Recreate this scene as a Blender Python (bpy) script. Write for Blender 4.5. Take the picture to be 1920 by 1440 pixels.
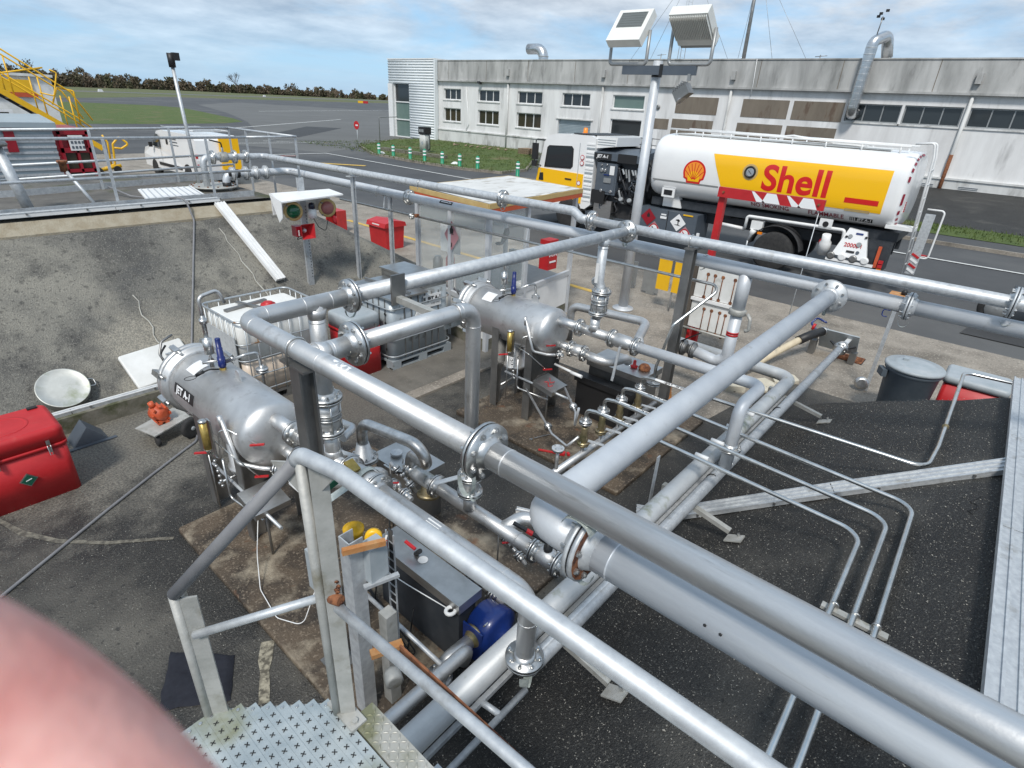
import bpy, bmesh, math, random
from mathutils import Vector, Matrix, noise as mnoise
R = math.radians
V = Vector
sc = bpy.context.scene
for o in list(bpy.data.objects): bpy.data.objects.remove(o)
col = sc.collection

# ------------------------------------------------------------------ camera
cam_d = bpy.data.cameras.new('camera'); cam = bpy.data.objects.new('camera', cam_d); col.objects.link(cam)
PITCH, ROLL, YAW = R(26.42), R(3.206), R(39.576)
fh = V((math.cos(YAW), math.sin(YAW), 0)); rt = V((math.sin(YAW), -math.cos(YAW), 0)); up = V((0, 0, 1))
fw = fh*math.cos(PITCH) - up*math.sin(PITCH); u0 = up*math.cos(PITCH) + fh*math.sin(PITCH)
cr = rt*math.cos(ROLL) + u0*math.sin(ROLL); cu = -rt*math.sin(ROLL) + u0*math.cos(ROLL)
CAM = V((0, 0, 3.7))
cam.matrix_world = Matrix(((cr.x, cu.x, -fw.x, CAM.x), (cr.y, cu.y, -fw.y, CAM.y), (cr.z, cu.z, -fw.z, CAM.z), (0, 0, 0, 1)))
cam_d.lens = 19.764; cam_d.sensor_width = 36; cam_d.clip_start = 0.01; cam_d.clip_end = 6000
cam_d.dof.use_dof = True; cam_d.dof.focus_distance = 4.5; cam_d.dof.aperture_fstop = 17
sc.camera = cam

# ------------------------------------------------------------------ light
SUN_EL, SUN_AZ = 52, 208          # azimuth measured counter-clockwise from +X, where the sun stands
sd = V((math.cos(R(SUN_EL))*math.cos(R(SUN_AZ)), math.cos(R(SUN_EL))*math.sin(R(SUN_AZ)), math.sin(R(SUN_EL))))
sun_d = bpy.data.lights.new('sun', 'SUN'); sun_d.energy = 2.0; sun_d.angle = R(10); sun_d.color = (1, .965, .91)
sun = bpy.data.objects.new('sun', sun_d); col.objects.link(sun)
sun.rotation_euler = sd.to_track_quat('Z', 'Y').to_euler(); sun.location = (0, 0, 60)
world = bpy.data.worlds.new('World'); sc.world = world; world.use_nodes = True
wt = world.node_tree; wt.nodes.clear()
def wn(t, **k):
    n = wt.nodes.new(t)
    for a, b in k.items(): setattr(n, a, b)
    return n
w_out = wn('ShaderNodeOutputWorld'); w_bg = wn('ShaderNodeBackground'); w_bg.inputs[1].default_value = .098
sky = wn('ShaderNodeTexSky', sky_type='NISHITA', sun_disc=False); sky.sun_elevation = R(SUN_EL); sky.sun_rotation = R(90-SUN_AZ)
sky.air_density = 1.0; sky.dust_density = .6; sky.ozone_density = 1.3
tc = wn('ShaderNodeTexCoord'); sep = wn('ShaderNodeSeparateXYZ'); wt.links.new(tc.outputs['Generated'], sep.inputs[0])
def wm(op, a, b=None):
    n = wn('ShaderNodeMath', operation=op)
    for i, v in enumerate((a, b)):
        if v is None: continue
        if isinstance(v, (int, float)): n.inputs[i].default_value = v
        else: wt.links.new(v, n.inputs[i])
    return n.outputs[0]
zc = wm('ADD', wm('MAXIMUM', sep.outputs[2], 0.0), .16)
cx = wm('DIVIDE', sep.outputs[0], zc); cy_ = wm('DIVIDE', sep.outputs[1], zc)
cmb = wn('ShaderNodeCombineXYZ'); wt.links.new(cx, cmb.inputs[0]); wt.links.new(cy_, cmb.inputs[1])
n1 = wn('ShaderNodeTexNoise'); n1.inputs['Scale'].default_value = .85; n1.inputs['Detail'].default_value = 9; n1.inputs['Roughness'].default_value = .58; n1.inputs['Distortion'].default_value = .35
n2 = wn('ShaderNodeTexNoise'); n2.inputs['Scale'].default_value = 1.7; n2.inputs['Detail'].default_value = 7; n2.inputs['Roughness'].default_value = .6
wt.links.new(cmb.outputs[0], n1.inputs['Vector']); wt.links.new(cmb.outputs[0], n2.inputs['Vector'])
cov = wn('ShaderNodeValToRGB'); cov.color_ramp.elements[0].position = .33; cov.color_ramp.elements[1].position = .52
wt.links.new(n1.outputs['Fac'], cov.inputs[0])
# thin clear band low down towards the horizon, as broken cloud decks show in perspective
low = wn('ShaderNodeMapRange'); low.inputs[1].default_value = .02; low.inputs[2].default_value = .14; low.inputs[3].default_value = .25; low.inputs[4].default_value = 1
wt.links.new(sep.outputs[2], low.inputs[0])
fac = wm('MULTIPLY', cov.outputs[0], low.outputs[0])
ccol = wn('ShaderNodeValToRGB'); e = ccol.color_ramp.elements
e[0].position = .34; e[0].color = (2.6, 3.15, 3.9, 1); e[1].position = .72; e[1].color = (5.6, 6.15, 6.7, 1)
wt.links.new(n2.outputs['Fac'], ccol.inputs[0])
clear = wn('ShaderNodeMixRGB'); clear.inputs[0].default_value = .72; wt.links.new(sky.outputs[0], clear.inputs[1]); clear.inputs[2].default_value = (1.9, 3.9, 6.2, 1)
wmix = wn('ShaderNodeMixRGB'); wt.links.new(fac, wmix.inputs[0]); wt.links.new(clear.outputs[0], wmix.inputs[1]); wt.links.new(ccol.outputs[0], wmix.inputs[2])
wt.links.new(wmix.outputs[0], w_bg.inputs[0]); wt.links.new(w_bg.outputs[0], w_out.inputs[0])
sc.view_settings.view_transform = 'Standard'; sc.view_settings.look = 'None'; sc.view_settings.gamma = 1; sc.view_settings.exposure = .66
sc.view_settings.use_curve_mapping = False
sc.cycles.max_bounces = 6; sc.cycles.use_denoising = True

# ------------------------------------------------------------------ materials
MATS = {}
def mat(name, c1, c2=None, rough=.5, metal=0, nscale=6, lo=.35, hi=.65, detail=5, bump=0, bscale=60, rvar=.0, stretch=None, c3=None, n3=1.0, lo3=.5, hi3=.65, spec=None, emit=None, coat=0, alpha=None, trans=0, dist=0.0, bdist=.01):
    m = bpy.data.materials.new(name); m.use_nodes = True; t = m.node_tree; b = t.nodes['Principled BSDF']; MATS[name] = m
    b.inputs['Roughness'].default_value = rough; b.inputs['Metallic'].default_value = metal
    b.inputs['Base Color'].default_value = (*c1, 1)
    if spec is not None: b.inputs['Specular IOR Level'].default_value = spec
    if coat: b.inputs['Coat Weight'].default_value = coat; b.inputs['Coat Roughness'].default_value = .1
    if trans: b.inputs['Transmission Weight'].default_value = trans
    if alpha is not None: b.inputs['Alpha'].default_value = alpha
    if emit: b.inputs['Emission Color'].default_value = (*emit[:3], 1); b.inputs['Emission Strength'].default_value = emit[3]
    def N(ty): return t.nodes.new(ty)
    pos = None
    if c2 or bump or rvar or c3:
        g = N('ShaderNodeNewGeometry'); pos = g.outputs['Position']
        if stretch:
            mp = N('ShaderNodeMapping'); mp.inputs['Scale'].default_value = stretch; t.links.new(pos, mp.inputs[0]); spos = mp.outputs[0]
        else: spos = pos
    cur = None
    if c2:
        n = N('ShaderNodeTexNoise'); n.inputs['Scale'].default_value = nscale; n.inputs['Detail'].default_value = detail; n.inputs['Roughness'].default_value = .62; n.inputs['Distortion'].default_value = dist
        t.links.new(spos, n.inputs['Vector'])
        r = N('ShaderNodeValToRGB'); r.color_ramp.elements[0].position = lo; r.color_ramp.elements[1].position = hi
        r.color_ramp.elements[0].color = (*c1, 1); r.color_ramp.elements[1].color = (*c2, 1)
        t.links.new(n.outputs['Fac'], r.inputs[0]); cur = r.outputs[0]
        if rvar:
            mr = N('ShaderNodeMapRange'); mr.inputs[3].default_value = rough-rvar; mr.inputs[4].default_value = rough+rvar
            t.links.new(n.outputs['Fac'], mr.inputs[0]); t.links.new(mr.outputs[0], b.inputs['Roughness'])
    if c3:
        n = N('ShaderNodeTexNoise'); n.inputs['Scale'].default_value = n3; n.inputs['Detail'].default_value = 6; n.inputs['Roughness'].default_value = .6
        t.links.new(spos if stretch else pos, n.inputs['Vector'])
        r = N('ShaderNodeMapRange'); r.inputs[1].default_value = lo3; r.inputs[2].default_value = hi3
        t.links.new(n.outputs['Fac'], r.inputs[0])
        mx = N('ShaderNodeMixRGB'); t.links.new(r.outputs[0], mx.inputs[0])
        if cur: t.links.new(cur, mx.inputs[1])
        else: mx.inputs[1].default_value = (*c1, 1)
        mx.inputs[2].default_value = (*c3, 1); cur = mx.outputs[0]
    if cur: t.links.new(cur, b.inputs['Base Color'])
    if bump:
        n = N('ShaderNodeTexNoise'); n.inputs['Scale'].default_value = bscale; n.inputs['Detail'].default_value = 4
        t.links.new(pos, n.inputs['Vector'])
        bp = N('ShaderNodeBump'); bp.inputs['Strength'].default_value = bump; bp.inputs['Distance'].default_value = bdist
        t.links.new(n.outputs['Fac'], bp.inputs['Height']); t.links.new(bp.outputs[0], b.inputs['Normal'])
    return m
def speckle(m, scale, thr, colr, amt=1.0):
    """pale aggregate grains showing in a worn surface"""
    t = m.node_tree; b = t.nodes['Principled BSDF']; l = b.inputs['Base Color'].links
    g = t.nodes.new('ShaderNodeNewGeometry'); v = t.nodes.new('ShaderNodeTexNoise'); v.inputs['Scale'].default_value = scale; v.inputs['Detail'].default_value = 2
    t.links.new(g.outputs['Position'], v.inputs['Vector'])
    r = t.nodes.new('ShaderNodeMapRange'); r.inputs[1].default_value = thr; r.inputs[2].default_value = thr+.09; r.inputs[4].default_value = amt
    t.links.new(v.outputs['Fac'], r.inputs[0])
    mx = t.nodes.new('ShaderNodeMixRGB'); t.links.new(r.outputs[0], mx.inputs[0])
    if l: src = l[0].from_socket; t.links.remove(l[0]); t.links.new(src, mx.inputs[1])
    else: mx.inputs[1].default_value = b.inputs['Base Color'].default_value
    mx.inputs[2].default_value = (*colr, 1); t.links.new(mx.outputs[0], b.inputs['Base Color'])
    return m
mat('steel', (.54, .54, .535), (.68, .68, .675), .47, .85, 4, .3, .7, rvar=.08, c3=(.44, .43, .415), n3=11, lo3=.56, hi3=.76, bump=.06, bscale=90)
mat('steel_long', (.55, .55, .55), (.69, .69, .685), .46, .85, 3, .3, .7, rvar=.08, stretch=(9, .9, 9), c3=(.33, .325, .31), n3=2.2, lo3=.63, hi3=.75, bump=.05, bscale=90)
mat('steel_bright', (.5, .5, .49), (.66, .66, .65), .37, 1, 14, rvar=.1, c3=(.36, .35, .33), n3=25, lo3=.58, hi3=.75)
mat('steel_dark', (.22, .22, .215), (.32, .315, .305), .45, .85, 3, rvar=.08, bump=.05)
mat('steel_brushed', (.43, .43, .42), (.53, .53, .52), .38, .95, 8, stretch=(1, 1, 6), rvar=.06)
mat('silver_paint', (.52, .545, .575), (.61, .63, .65), .5, .3, 4, rvar=.07, c3=(.4, .4, .385), n3=12, lo3=.62, hi3=.8, bump=.06, bscale=150)
mat('silver_long', (.50, .535, .575), (.6, .63, .66), .48, .3, 2, rvar=.07, stretch=(9, .8, 9), c3=(.34, .35, .355), n3=2.6, lo3=.63, hi3=.76, bump=.05, bscale=150)
mat('mossy_paint', (.46, .475, .48), (.55, .56, .56), .5, .35, 5, rvar=.08, c3=(.21, .22, .12), n3=4.5, lo3=.55, hi3=.72, bump=.08)
mat('galv', (.46, .48, .5), (.6, .62, .63), .52, .5, 22, rvar=.08, bump=.04, c3=(.36, .36, .35), n3=9, lo3=.58, hi3=.75)
mat('galv_old', (.36, .36, .335), (.47, .465, .44), .6, .35, 12, rvar=.08, c3=(.22, .205, .155), n3=7, lo3=.56, hi3=.74, bump=.15)
mat('tube_steel', (.6, .6, .58), (.74, .74, .72), .3, 1, 8, rvar=.07)
mat('gasket', (.012, .012, .013), rough=.7)
mat('black', (.015, .015, .016), rough=.5)
mat('rubber', (.022, .022, .024), (.035, .035, .036), .75, 0, 12)
mat('tyre', (.018, .018, .019), (.035, .034, .033), .85, 0, 15)
mat('red', (.5, .018, .022), (.42, .014, .018), .46, 0, 4, rvar=.08, c3=(.46, .05, .045), n3=9, lo3=.6, hi3=.8)
mat('red_worn', (.5, .03, .03), (.38, .03, .03), .5, 0, 9)
mat('dark_red', (.3, .008, .02), (.24, .008, .016), .4)
mat('rust', (.13, .045, .02), (.3, .12, .05), .85, 0, 18, c3=(.06, .02, .012), n3=30)
mat('orange_rust', (.42, .17, .05), (.5, .28, .12), .8, 0, 14)
mat('white', (.78, .78, .77), (.7, .7, .69), .45, 0, 4)
mat('white_dirty', (.74, .74, .72), (.6, .6, .57), .55, 0, 2.2, c3=(.3, .3, .27), n3=3.5, lo3=.6, hi3=.78, bump=.05)
mat('white_gloss', (.82, .82, .81), (.77, .77, .765), .22, 0, 1.5, coat=.4)
mat('ibc_white', (.78, .78, .75), (.72, .715, .68), .35, 0, 5, spec=.4)
mat('ibc_fill', (.60, .50, .40), (.56, .46, .37), .35, 0, 5)
mat('ibc_grey', (.33, .37, .40), (.40, .44, .46), .4, .35, 4, c3=(.24, .25, .25), n3=6, lo3=.58)
mat('cage', (.42, .45, .47), (.5, .52, .53), .45, .7, 20, c3=(.3, .17, .09), n3=5, lo3=.6, hi3=.68)
mat('yellow', (.82, .47, .012), (.76, .43, .012), .38, 0, 3)
mat('shell_yellow', (.92, .50, .003), rough=.3, coat=.4)
mat('shell_red', (.62, .012, .012), rough=.3, coat=.4)
mat('shell_orange', (.9, .30, .03), rough=.3, coat=.4)
mat('yellow_old', (.55, .40, .17), (.48, .33, .13), .5)
mat('slate', (.075, .092, .115), (.09, .108, .13), .42, 0, 3)
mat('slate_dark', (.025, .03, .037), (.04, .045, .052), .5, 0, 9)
mat('hose_black', (.014, .015, .018), rough=.45)
mat('brass', (.36, .26, .07), (.5, .36, .11), .35, .6, 30)
mat('bronze', (.30, .24, .13), (.42, .35, .22), .42, .8, 14, c3=(.2, .19, .1), n3=9)
mat('blue', (.006, .022, .13), (.008, .03, .17), .35, 0, 8, coat=.3)
mat('blue_dark', (.006, .016, .12), rough=.35)
mat('green', (.0, .26, .13), (.0, .22, .11), .4)
mat('green_lens', (.0, .09, .035), rough=.12, coat=.5)
mat('green_dark', (.005, .085, .05), rough=.5)
mat('mint', (.12, .5, .38), rough=.5)
mat('pink_lens', (.33, .12, .11), rough=.3)
mat('pink', (.40, .20, .22), (.36, .18, .2), .5)
mat('beacon', (.012, .015, .035), rough=.15)
mat('orange_cast', (.55, .10, .035), (.48, .08, .03), .45, 0, 8)
mat('orange', (.85, .25, .02), rough=.3)
mat('orange_hose', (.62, .25, .06), (.55, .2, .05), .5)
mat('cream_hose', (.62, .53, .38), (.55, .46, .32), .55, 0, 10)
mat('cloth', (.008, .009, .016), (.012, .014, .022), .9, 0, 30, bump=.3, bscale=25)
mat('strap', (.36, .40, .38), (.5, .54, .51), .5, .35, 40, stretch=(1, 1, 1), bump=.3, bscale=120)
mat('tin', (.5, .5, .46), (.62, .62, .58), .5, .6, 5, c3=(.36, .38, .28), n3=4, lo3=.52)
mat('hose_grey', (.17, .17, .18), (.22, .22, .225), .6, 0, 9)
mat('bin_grey', (.075, .095, .115), (.095, .115, .135), .55, 0, 6)
mat('lid_grey', (.30, .34, .36), (.37, .40, .42), .5, 0, 7)
mat('glass_dark', (.025, .03, .033), rough=.06, spec=.6)
mat('glass_brown', (.05, .04, .025), (.03, .03, .022), .07, 0, 1.2, spec=.6)
mat('glass_green', (.12, .18, .165), (.16, .22, .2), .12, 0, .6, spec=.6)
mat('glass_clear', (.8, .86, .84), rough=.05, alpha=.16, spec=.5)
mat('amber', (.8, .22, .01), rough=.2)
mat('plate_grey', (.30, .31, .31), (.36, .37, .37), .45, .5, 6)
mat('paint_white_line', (.62, .62, .6), (.42, .42, .41), .7, 0, 7, lo=.45, hi=.75)
mat('paint_yellow_line', (.6, .38, .07), (.36, .27, .1), .7, 0, 6, lo=.45, hi=.72)
mat('paint_red_line', (.45, .12, .09), rough=.7)
speckle(mat('asphalt_bund', (.011, .0105, .0095), (.034, .032, .029), .55, 0, .8, .36, .62, 10, bump=.9, bscale=75, c3=(.15, .138, .115), n3=.36, lo3=.5, hi3=.68, dist=.5, rvar=.16, bdist=.012), 52, .6, (.19, .18, .155), .6)
speckle(MATS['asphalt_bund'], 120, .52, (.085, .08, .07), .5)
speckle(MATS['asphalt_bund'], 21, .62, (.012, .012, .012), .7)
speckle(mat('asphalt_bank', (.009, .0088, .0085), (.024, .0235, .022), .66, 0, 1.2, .36, .64, 10, bump=1, bscale=80, c3=(.065, .061, .053), n3=.8, lo3=.55, hi3=.72, bdist=.014), 56, .6, (.15, .145, .13), .6)
speckle(MATS['asphalt_bank'], 130, .52, (.07, .067, .06), .45)
speckle(MATS['asphalt_bank'], 24, .6, (.01, .01, .01), .7)
speckle(mat('asphalt_road', (.052, .053, .055), (.075, .076, .077), .8, 0, .35, .35, .65, 7, bump=.25, bscale=90, c3=(.10, .10, .098), n3=.12, lo3=.48, hi3=.62), 60, .7, (.14, .14, .135), .5)
mat('asphalt_patch', (.034, .034, .035), (.05, .05, .05), .8, 0, .8, bump=.2)
mat('apron_light', (.105, .105, .10), (.13, .13, .125), .85, 0, .12, .35, .65)
speckle(mat('concrete_yard', (.2, .175, .145), (.31, .275, .23), .85, 0, 1.8, .35, .65, 10, bump=.6, bscale=55, c3=(.12, .105, .085), n3=.7, lo3=.52, hi3=.7), 30, .58, (.42, .38, .32), .7)
speckle(MATS['concrete_yard'], 14, .6, (.13, .115, .095), .6)
speckle(mat('pad_rusty', (.035, .027, .02), (.1, .074, .05), .66, 0, 2.6, .36, .6, 10, bump=.8, bscale=60, c3=(.3, .255, .19), n3=1.9, lo3=.54, hi3=.66, dist=.8), 48, .57, (.26, .21, .155), .55)
speckle(MATS['pad_rusty'], 5, .66, (.17, .07, .03), .7)
speckle(mat('mound_concrete', (.085, .084, .08), (.23, .218, .185), .88, 0, .55, .36, .6, 9, bump=.9, bscale=60, c3=(.075, .073, .068), n3=1.5, lo3=.5, hi3=.66, dist=.5, bdist=.02), 60, .56, (.38, .36, .31), .35)
speckle(MATS['mound_concrete'], 33, .57, (.045, .044, .041), .5)
speckle(MATS['mound_concrete'], 9, .62, (.04, .039, .037), .6)
mat('mound_edge', (.28, .235, .165), (.36, .32, .245), .9, 0, 7, bump=.6, bscale=50, bdist=.015)
mat('mossy_kerb', (.12, .115, .085), (.2, .185, .15), .9, 0, 7, bump=.5, c3=(.07, .075, .035), n3=5)
mat('platform_top', (.085, .08, .072), (.15, .14, .125), .9, 0, 2.2, bump=.5, c3=(.06, .065, .03), n3=1.2, lo3=.56)
mat('grass', (.05, .085, .016), (.1, .135, .03), .95, 0, 1.3, .3, .7, 9, bump=.8, bscale=30, c3=(.15, .13, .06), n3=.35, lo3=.54, hi3=.7, bdist=.05)
mat('grass_far', (.075, .1, .028), (.11, .12, .045), .95, 0, .05, .3, .7, 9, c3=(.14, .125, .07), n3=.03, lo3=.48, hi3=.64, bump=.4, bscale=2, bdist=.2)
mat('leaf', (.05, .052, .022), (.085, .082, .04), .85, 0, .6, c3=(.12, .092, .062), n3=.07, lo3=.4, hi3=.56)
mat('twig', (.07, .055, .042), (.1, .085, .07), .9, 0, 2)
mat('wall_plaster', (.6, .59, .58), (.78, .775, .765), .9, 0, .9, .3, .62, 9, bump=.15, bscale=20, c3=(.3, .295, .29), n3=1.1, lo3=.56, hi3=.8, stretch=(1, 1, .22), dist=.3)
mat('wall_parapet', (.27, .27, .26), (.5, .495, .48), .9, 0, .8, .34, .64, 9, bump=.2, bscale=20, c3=(.16, .16, .155), n3=1.4, lo3=.56, hi3=.74, stretch=(1, 1, .25), dist=.3)
mat('wall_lower', (.5, .5, .485), (.68, .68, .665), .9, 0, .8, .3, .62, 9, bump=.15, bscale=20, c3=(.2, .195, .18), n3=.9, lo3=.52, hi3=.72, stretch=(1, 1, .35))
mat('brown_board', (.15, .125, .098), (.2, .168, .132), .85, 0, 1.3, c3=(.12, .085, .062), n3=2, lo3=.56, stretch=(1, 1, .3))
mat('cladding', (.70, .73, .74), (.74, .77, .78), .4, 0, .5)
mat('shutter', (.33, .39, .42), (.38, .44, .47), .45, .2, 2)
mat('wood', (.24, .17, .11), (.32, .24, .16), .85, 0, 6)
mat('tarp_white', (.58, .57, .54), (.68, .67, .64), .6, 0, 2, c3=(.3, .26, .2), n3=2.4, lo3=.55, hi3=.7, stretch=(1, 2.5, 1))
mat('alu_duct', (.52, .53, .54), (.66, .67, .68), .3, .95, 3, stretch=(1, 1, 4), rvar=.08)
mat('skin', (.66, .31, .27), (.78, .45, .40), .5, 0, 110, .3, .7, 3, spec=.3, bump=.5, bscale=420, bdist=.0006, c3=(.62, .25, .22), n3=50, lo3=.5, hi3=.75)
MATS['skin'].node_tree.nodes['Principled BSDF'].inputs['Subsurface Weight'].default_value = .25
MATS['skin'].node_tree.nodes['Principled BSDF'].inputs['Subsurface Radius'].default_value = (.006, .002, .001)
mat('flood_white', (.76, .76, .72), (.7, .7, .66), .5, 0, 6)
mat('flood_glass', (.13, .14, .13), rough=.1, spec=.6)
mat('text_white', (.8, .8, .8), rough=.5)
mat('text_dark_red', (.25, .01, .03), rough=.4)
mat('plank', (.33, .38, .40), (.52, .56, .56), .5, .35, 6, c3=(.26, .27, .19), n3=3.2, lo3=.53, hi3=.66, bump=.15)
mat('checker', (.36, .35, .31), (.46, .45, .41), .55, .35, 6, c3=(.2, .2, .12), n3=4, lo3=.5)

def worn_zone(m, cx_, cy, rad, colr, nscale=2.2):
    """an area of the floor scuffed pale by traffic, with a ragged outline of its own"""
    t = m.node_tree; b = t.nodes['Principled BSDF']; l = b.inputs['Base Color'].links[0]; src = l.from_socket; t.links.remove(l)
    g = t.nodes.new('ShaderNodeNewGeometry'); d = t.nodes.new('ShaderNodeVectorMath'); d.operation = 'DISTANCE'; d.inputs[1].default_value = (cx_, cy, 0); t.links.new(g.outputs['Position'], d.inputs[0])
    n = t.nodes.new('ShaderNodeTexNoise'); n.inputs['Scale'].default_value = nscale; n.inputs['Detail'].default_value = 9; n.inputs['Roughness'].default_value = .65; t.links.new(g.outputs['Position'], n.inputs['Vector'])
    a = t.nodes.new('ShaderNodeMath'); a.operation = 'MULTIPLY_ADD'; t.links.new(n.outputs['Fac'], a.inputs[0]); a.inputs[1].default_value = -2.6*rad; t.links.new(d.outputs['Value'], a.inputs[2])
    r = t.nodes.new('ShaderNodeMapRange'); r.inputs[1].default_value = -.1*rad; r.inputs[2].default_value = -.75*rad; t.links.new(a.outputs[0], r.inputs[0])
    n2 = t.nodes.new('ShaderNodeTexNoise'); n2.inputs['Scale'].default_value = 45; n2.inputs['Detail'].default_value = 4; t.links.new(g.outputs['Position'], n2.inputs['Vector'])
    r2 = t.nodes.new('ShaderNodeMapRange'); r2.inputs[1].default_value = .38; r2.inputs[2].default_value = .62; r2.inputs[3].default_value = .35; r2.inputs[4].default_value = 1; t.links.new(n2.outputs['Fac'], r2.inputs[0])
    mu = t.nodes.new('ShaderNodeMath'); mu.operation = 'MULTIPLY'; t.links.new(r.outputs[0], mu.inputs[0]); t.links.new(r2.outputs[0], mu.inputs[1])
    mx = t.nodes.new('ShaderNodeMixRGB'); t.links.new(mu.outputs[0], mx.inputs[0]); t.links.new(src, mx.inputs[1]); mx.inputs[2].default_value = (*colr, 1); t.links.new(mx.outputs[0], b.inputs['Base Color'])
worn_zone(MATS['asphalt_bund'], 1.3, 6.9, 1.5, (.2, .185, .155)); worn_zone(MATS['asphalt_bund'], 3.9, 5.9, 1.2, (.15, .137, .115)); worn_zone(MATS['mound_concrete'], 2.3, 8.4, .9, (.33, .305, .25), 1.6)
worn_zone(MATS['asphalt_bank'], 5.4, -.55, 1.0, (.09, .085, .074), 1.4)
# ------------------------------------------------------------------ builders
def wloc(o):
    p = V((0, 0, 0))
    while o is not None: p = p + o.location; o = o.parent
    return p
def tag(o, label=None, cat=None, group=None, kind=None):
    if label: o['label'] = label
    if cat: o['category'] = cat
    if group: o['group'] = group
    if kind: o['kind'] = kind
    return o
def thing(name, label, cat, loc=(0, 0, 0), group=None):
    o = bpy.data.objects.new(name, None); col.objects.link(o); o.location = loc; o.empty_display_size = .2
    return tag(o, label, cat, group)
def copy_tree(o, parent=None, **k):
    c = o.copy(); col.objects.link(c); c.parent = parent
    for ch in list(o.children): copy_tree(ch, c)
    if parent is None: tag(c, **k)
    return c
def fillet(pts, rad, n=7):
    pts = [V(p) for p in pts]; out = [pts[0]]
    for i in range(1, len(pts)-1):
        a, b, c = pts[i-1], pts[i], pts[i+1]
        r_ = rad[i-1] if isinstance(rad, (list, tuple)) else rad
        d1 = (a-b).normalized(); d2 = (c-b).normalized(); ang = d1.angle(d2, math.pi)
        if ang > math.pi-.02: out.append(b); continue
        t = min(r_/math.tan(ang/2), (a-b).length*.49, (c-b).length*.49); rr = t*math.tan(ang/2)
        cen = b + (d1+d2).normalized()*(rr/math.sin(ang/2))
        s = b+d1*t - cen; e_ = b+d2*t - cen
        for k in range(n+1):
            f_ = k/n; out.append(cen + s.normalized().slerp(e_.normalized(), f_)*rr)
    out.append(pts[-1]); return out
class MB:
    def __init__(s): s.v = []; s.f = []; s.sm = []; s.mi = []
    def add(s, vs, fs, smooth=False, mi=0):
        k = len(s.v); s.v += [V(p) for p in vs]
        for f_ in fs: s.f.append([i+k for i in f_]); s.sm.append(smooth); s.mi.append(mi)
        return s
    def box(s, x0, x1, y0, y1, z0, z1, mi=0):
        vs = [(x, y, z) for z in (z0, z1) for y in (y0, y1) for x in (x0, x1)]
        return s.add(vs, [(0, 2, 3, 1), (4, 5, 7, 6), (0, 1, 5, 4), (2, 6, 7, 3), (0, 4, 6, 2), (1, 3, 7, 5)], False, mi)
    def cbox(s, c, size, rot=None, mi=0):
        c = V(c); h = V(size)/2
        vs = [V((sx*h.x, sy*h.y, sz*h.z)) for sz in (-1, 1) for sy in (-1, 1) for sx in (-1, 1)]
        if rot is not None: vs = [rot @ p for p in vs]
        return s.add([p+c for p in vs], [(0, 2, 3, 1), (4, 5, 7, 6), (0, 1, 5, 4), (2, 6, 7, 3), (0, 4, 6, 2), (1, 3, 7, 5)], False, mi)
    def beam(s, p0, p1, w, h, upv=(0, 0, 1), mi=0):
        p0, p1 = V(p0), V(p1); d = (p1-p0); L = d.length; d.normalize(); u_ = V(upv)
        if abs(d.dot(u_)) > .98: u_ = V((1, 0, 0))
        x = d.cross(u_).normalized(); y = x.cross(d)
        m = Matrix((x, d, y)).transposed()
        return s.cbox((p0+p1)/2, (w, L, h), m, mi)
    def bevbox(s, x0, x1, y0, y1, z0, z1, r=.05, n=3, mi=0, top=True):
        """box with rounded vertical edges and softened top rim"""
        def ring(x0, x1, y0, y1, r, z):
            o = []
            for cx_, cy, a0 in ((x1-r, y1-r, 0), (x0+r, y1-r, 90), (x0+r, y0+r, 180), (x1-r, y0+r, 270)):
                for k in range(n+1):
                    a = R(a0+90*k/n); o.append((cx_+r*math.cos(a), cy+r*math.sin(a), z))
            return o
        lv = [(0, z0), (0, z1-r*.6 if top else z1)] + ([(r*.2, z1-r*.2), (r*.6, z1)] if top else [])
        rings = [ring(x0+i, x1-i, y0+i, y1-i, max(r-i, .004), z) for i, z in lv]
        m_ = len(rings[0]); vs = [p for q in rings for p in q]; fs = []
        for k in range(len(rings)-1):
            for i in range(m_): j = (i+1) % m_; fs.append((k*m_+i, k*m_+j, (k+1)*m_+j, (k+1)*m_+i))
        s.add(vs, fs, True, mi)
        k = len(s.v)-len(vs)
        s.f.append([k+i for i in reversed(range(m_))]); s.sm.append(False); s.mi.append(mi)
        s.f.append([k+(len(rings)-1)*m_+i for i in range(m_)]); s.sm.append(False); s.mi.append(mi)
        return s
    def tube(s, path, r, n=14, caps=True, mi=0, closed=False):
        path = [V(p) for p in path]; rs = r if isinstance(r, (list, tuple)) else [r]*len(path)
        q = [path[0]]; qr = [rs[0]]
        for p, a in zip(path[1:], rs[1:]):
            if (p-q[-1]).length > 1e-5: q.append(p); qr.append(a)
        path, rs = q, qr; N = len(path); vs = []; x = None
        for i, p in enumerate(path):
            a = path[i-1] if (i or closed) else path[0]; b = path[(i+1) % N] if (i < N-1 or closed) else path[-1]
            d = (b-a).normalized()
            if x is None: x = d.orthogonal().normalized()
            else: x = (x - d*x.dot(d)).normalized()
            y = d.cross(x)
            for k in range(n):
                t = 2*math.pi*k/n; vs.append(p + (x*math.cos(t)+y*math.sin(t))*rs[i])
        fs = []
        for i in range(N if closed else N-1):
            j = (i+1) % N
            for k in range(n): l = (k+1) % n; fs.append((i*n+k, i*n+l, j*n+l, j*n+k))
        s.add(vs, fs, True, mi); base = len(s.v)-len(vs)
        if caps and not closed:
            s.f.append([base+k for k in reversed(range(n))]); s.sm.append(False); s.mi.append(mi)
            s.f.append([base+(N-1)*n+k for k in range(n)]); s.sm.append(False); s.mi.append(mi)
        return s
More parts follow.
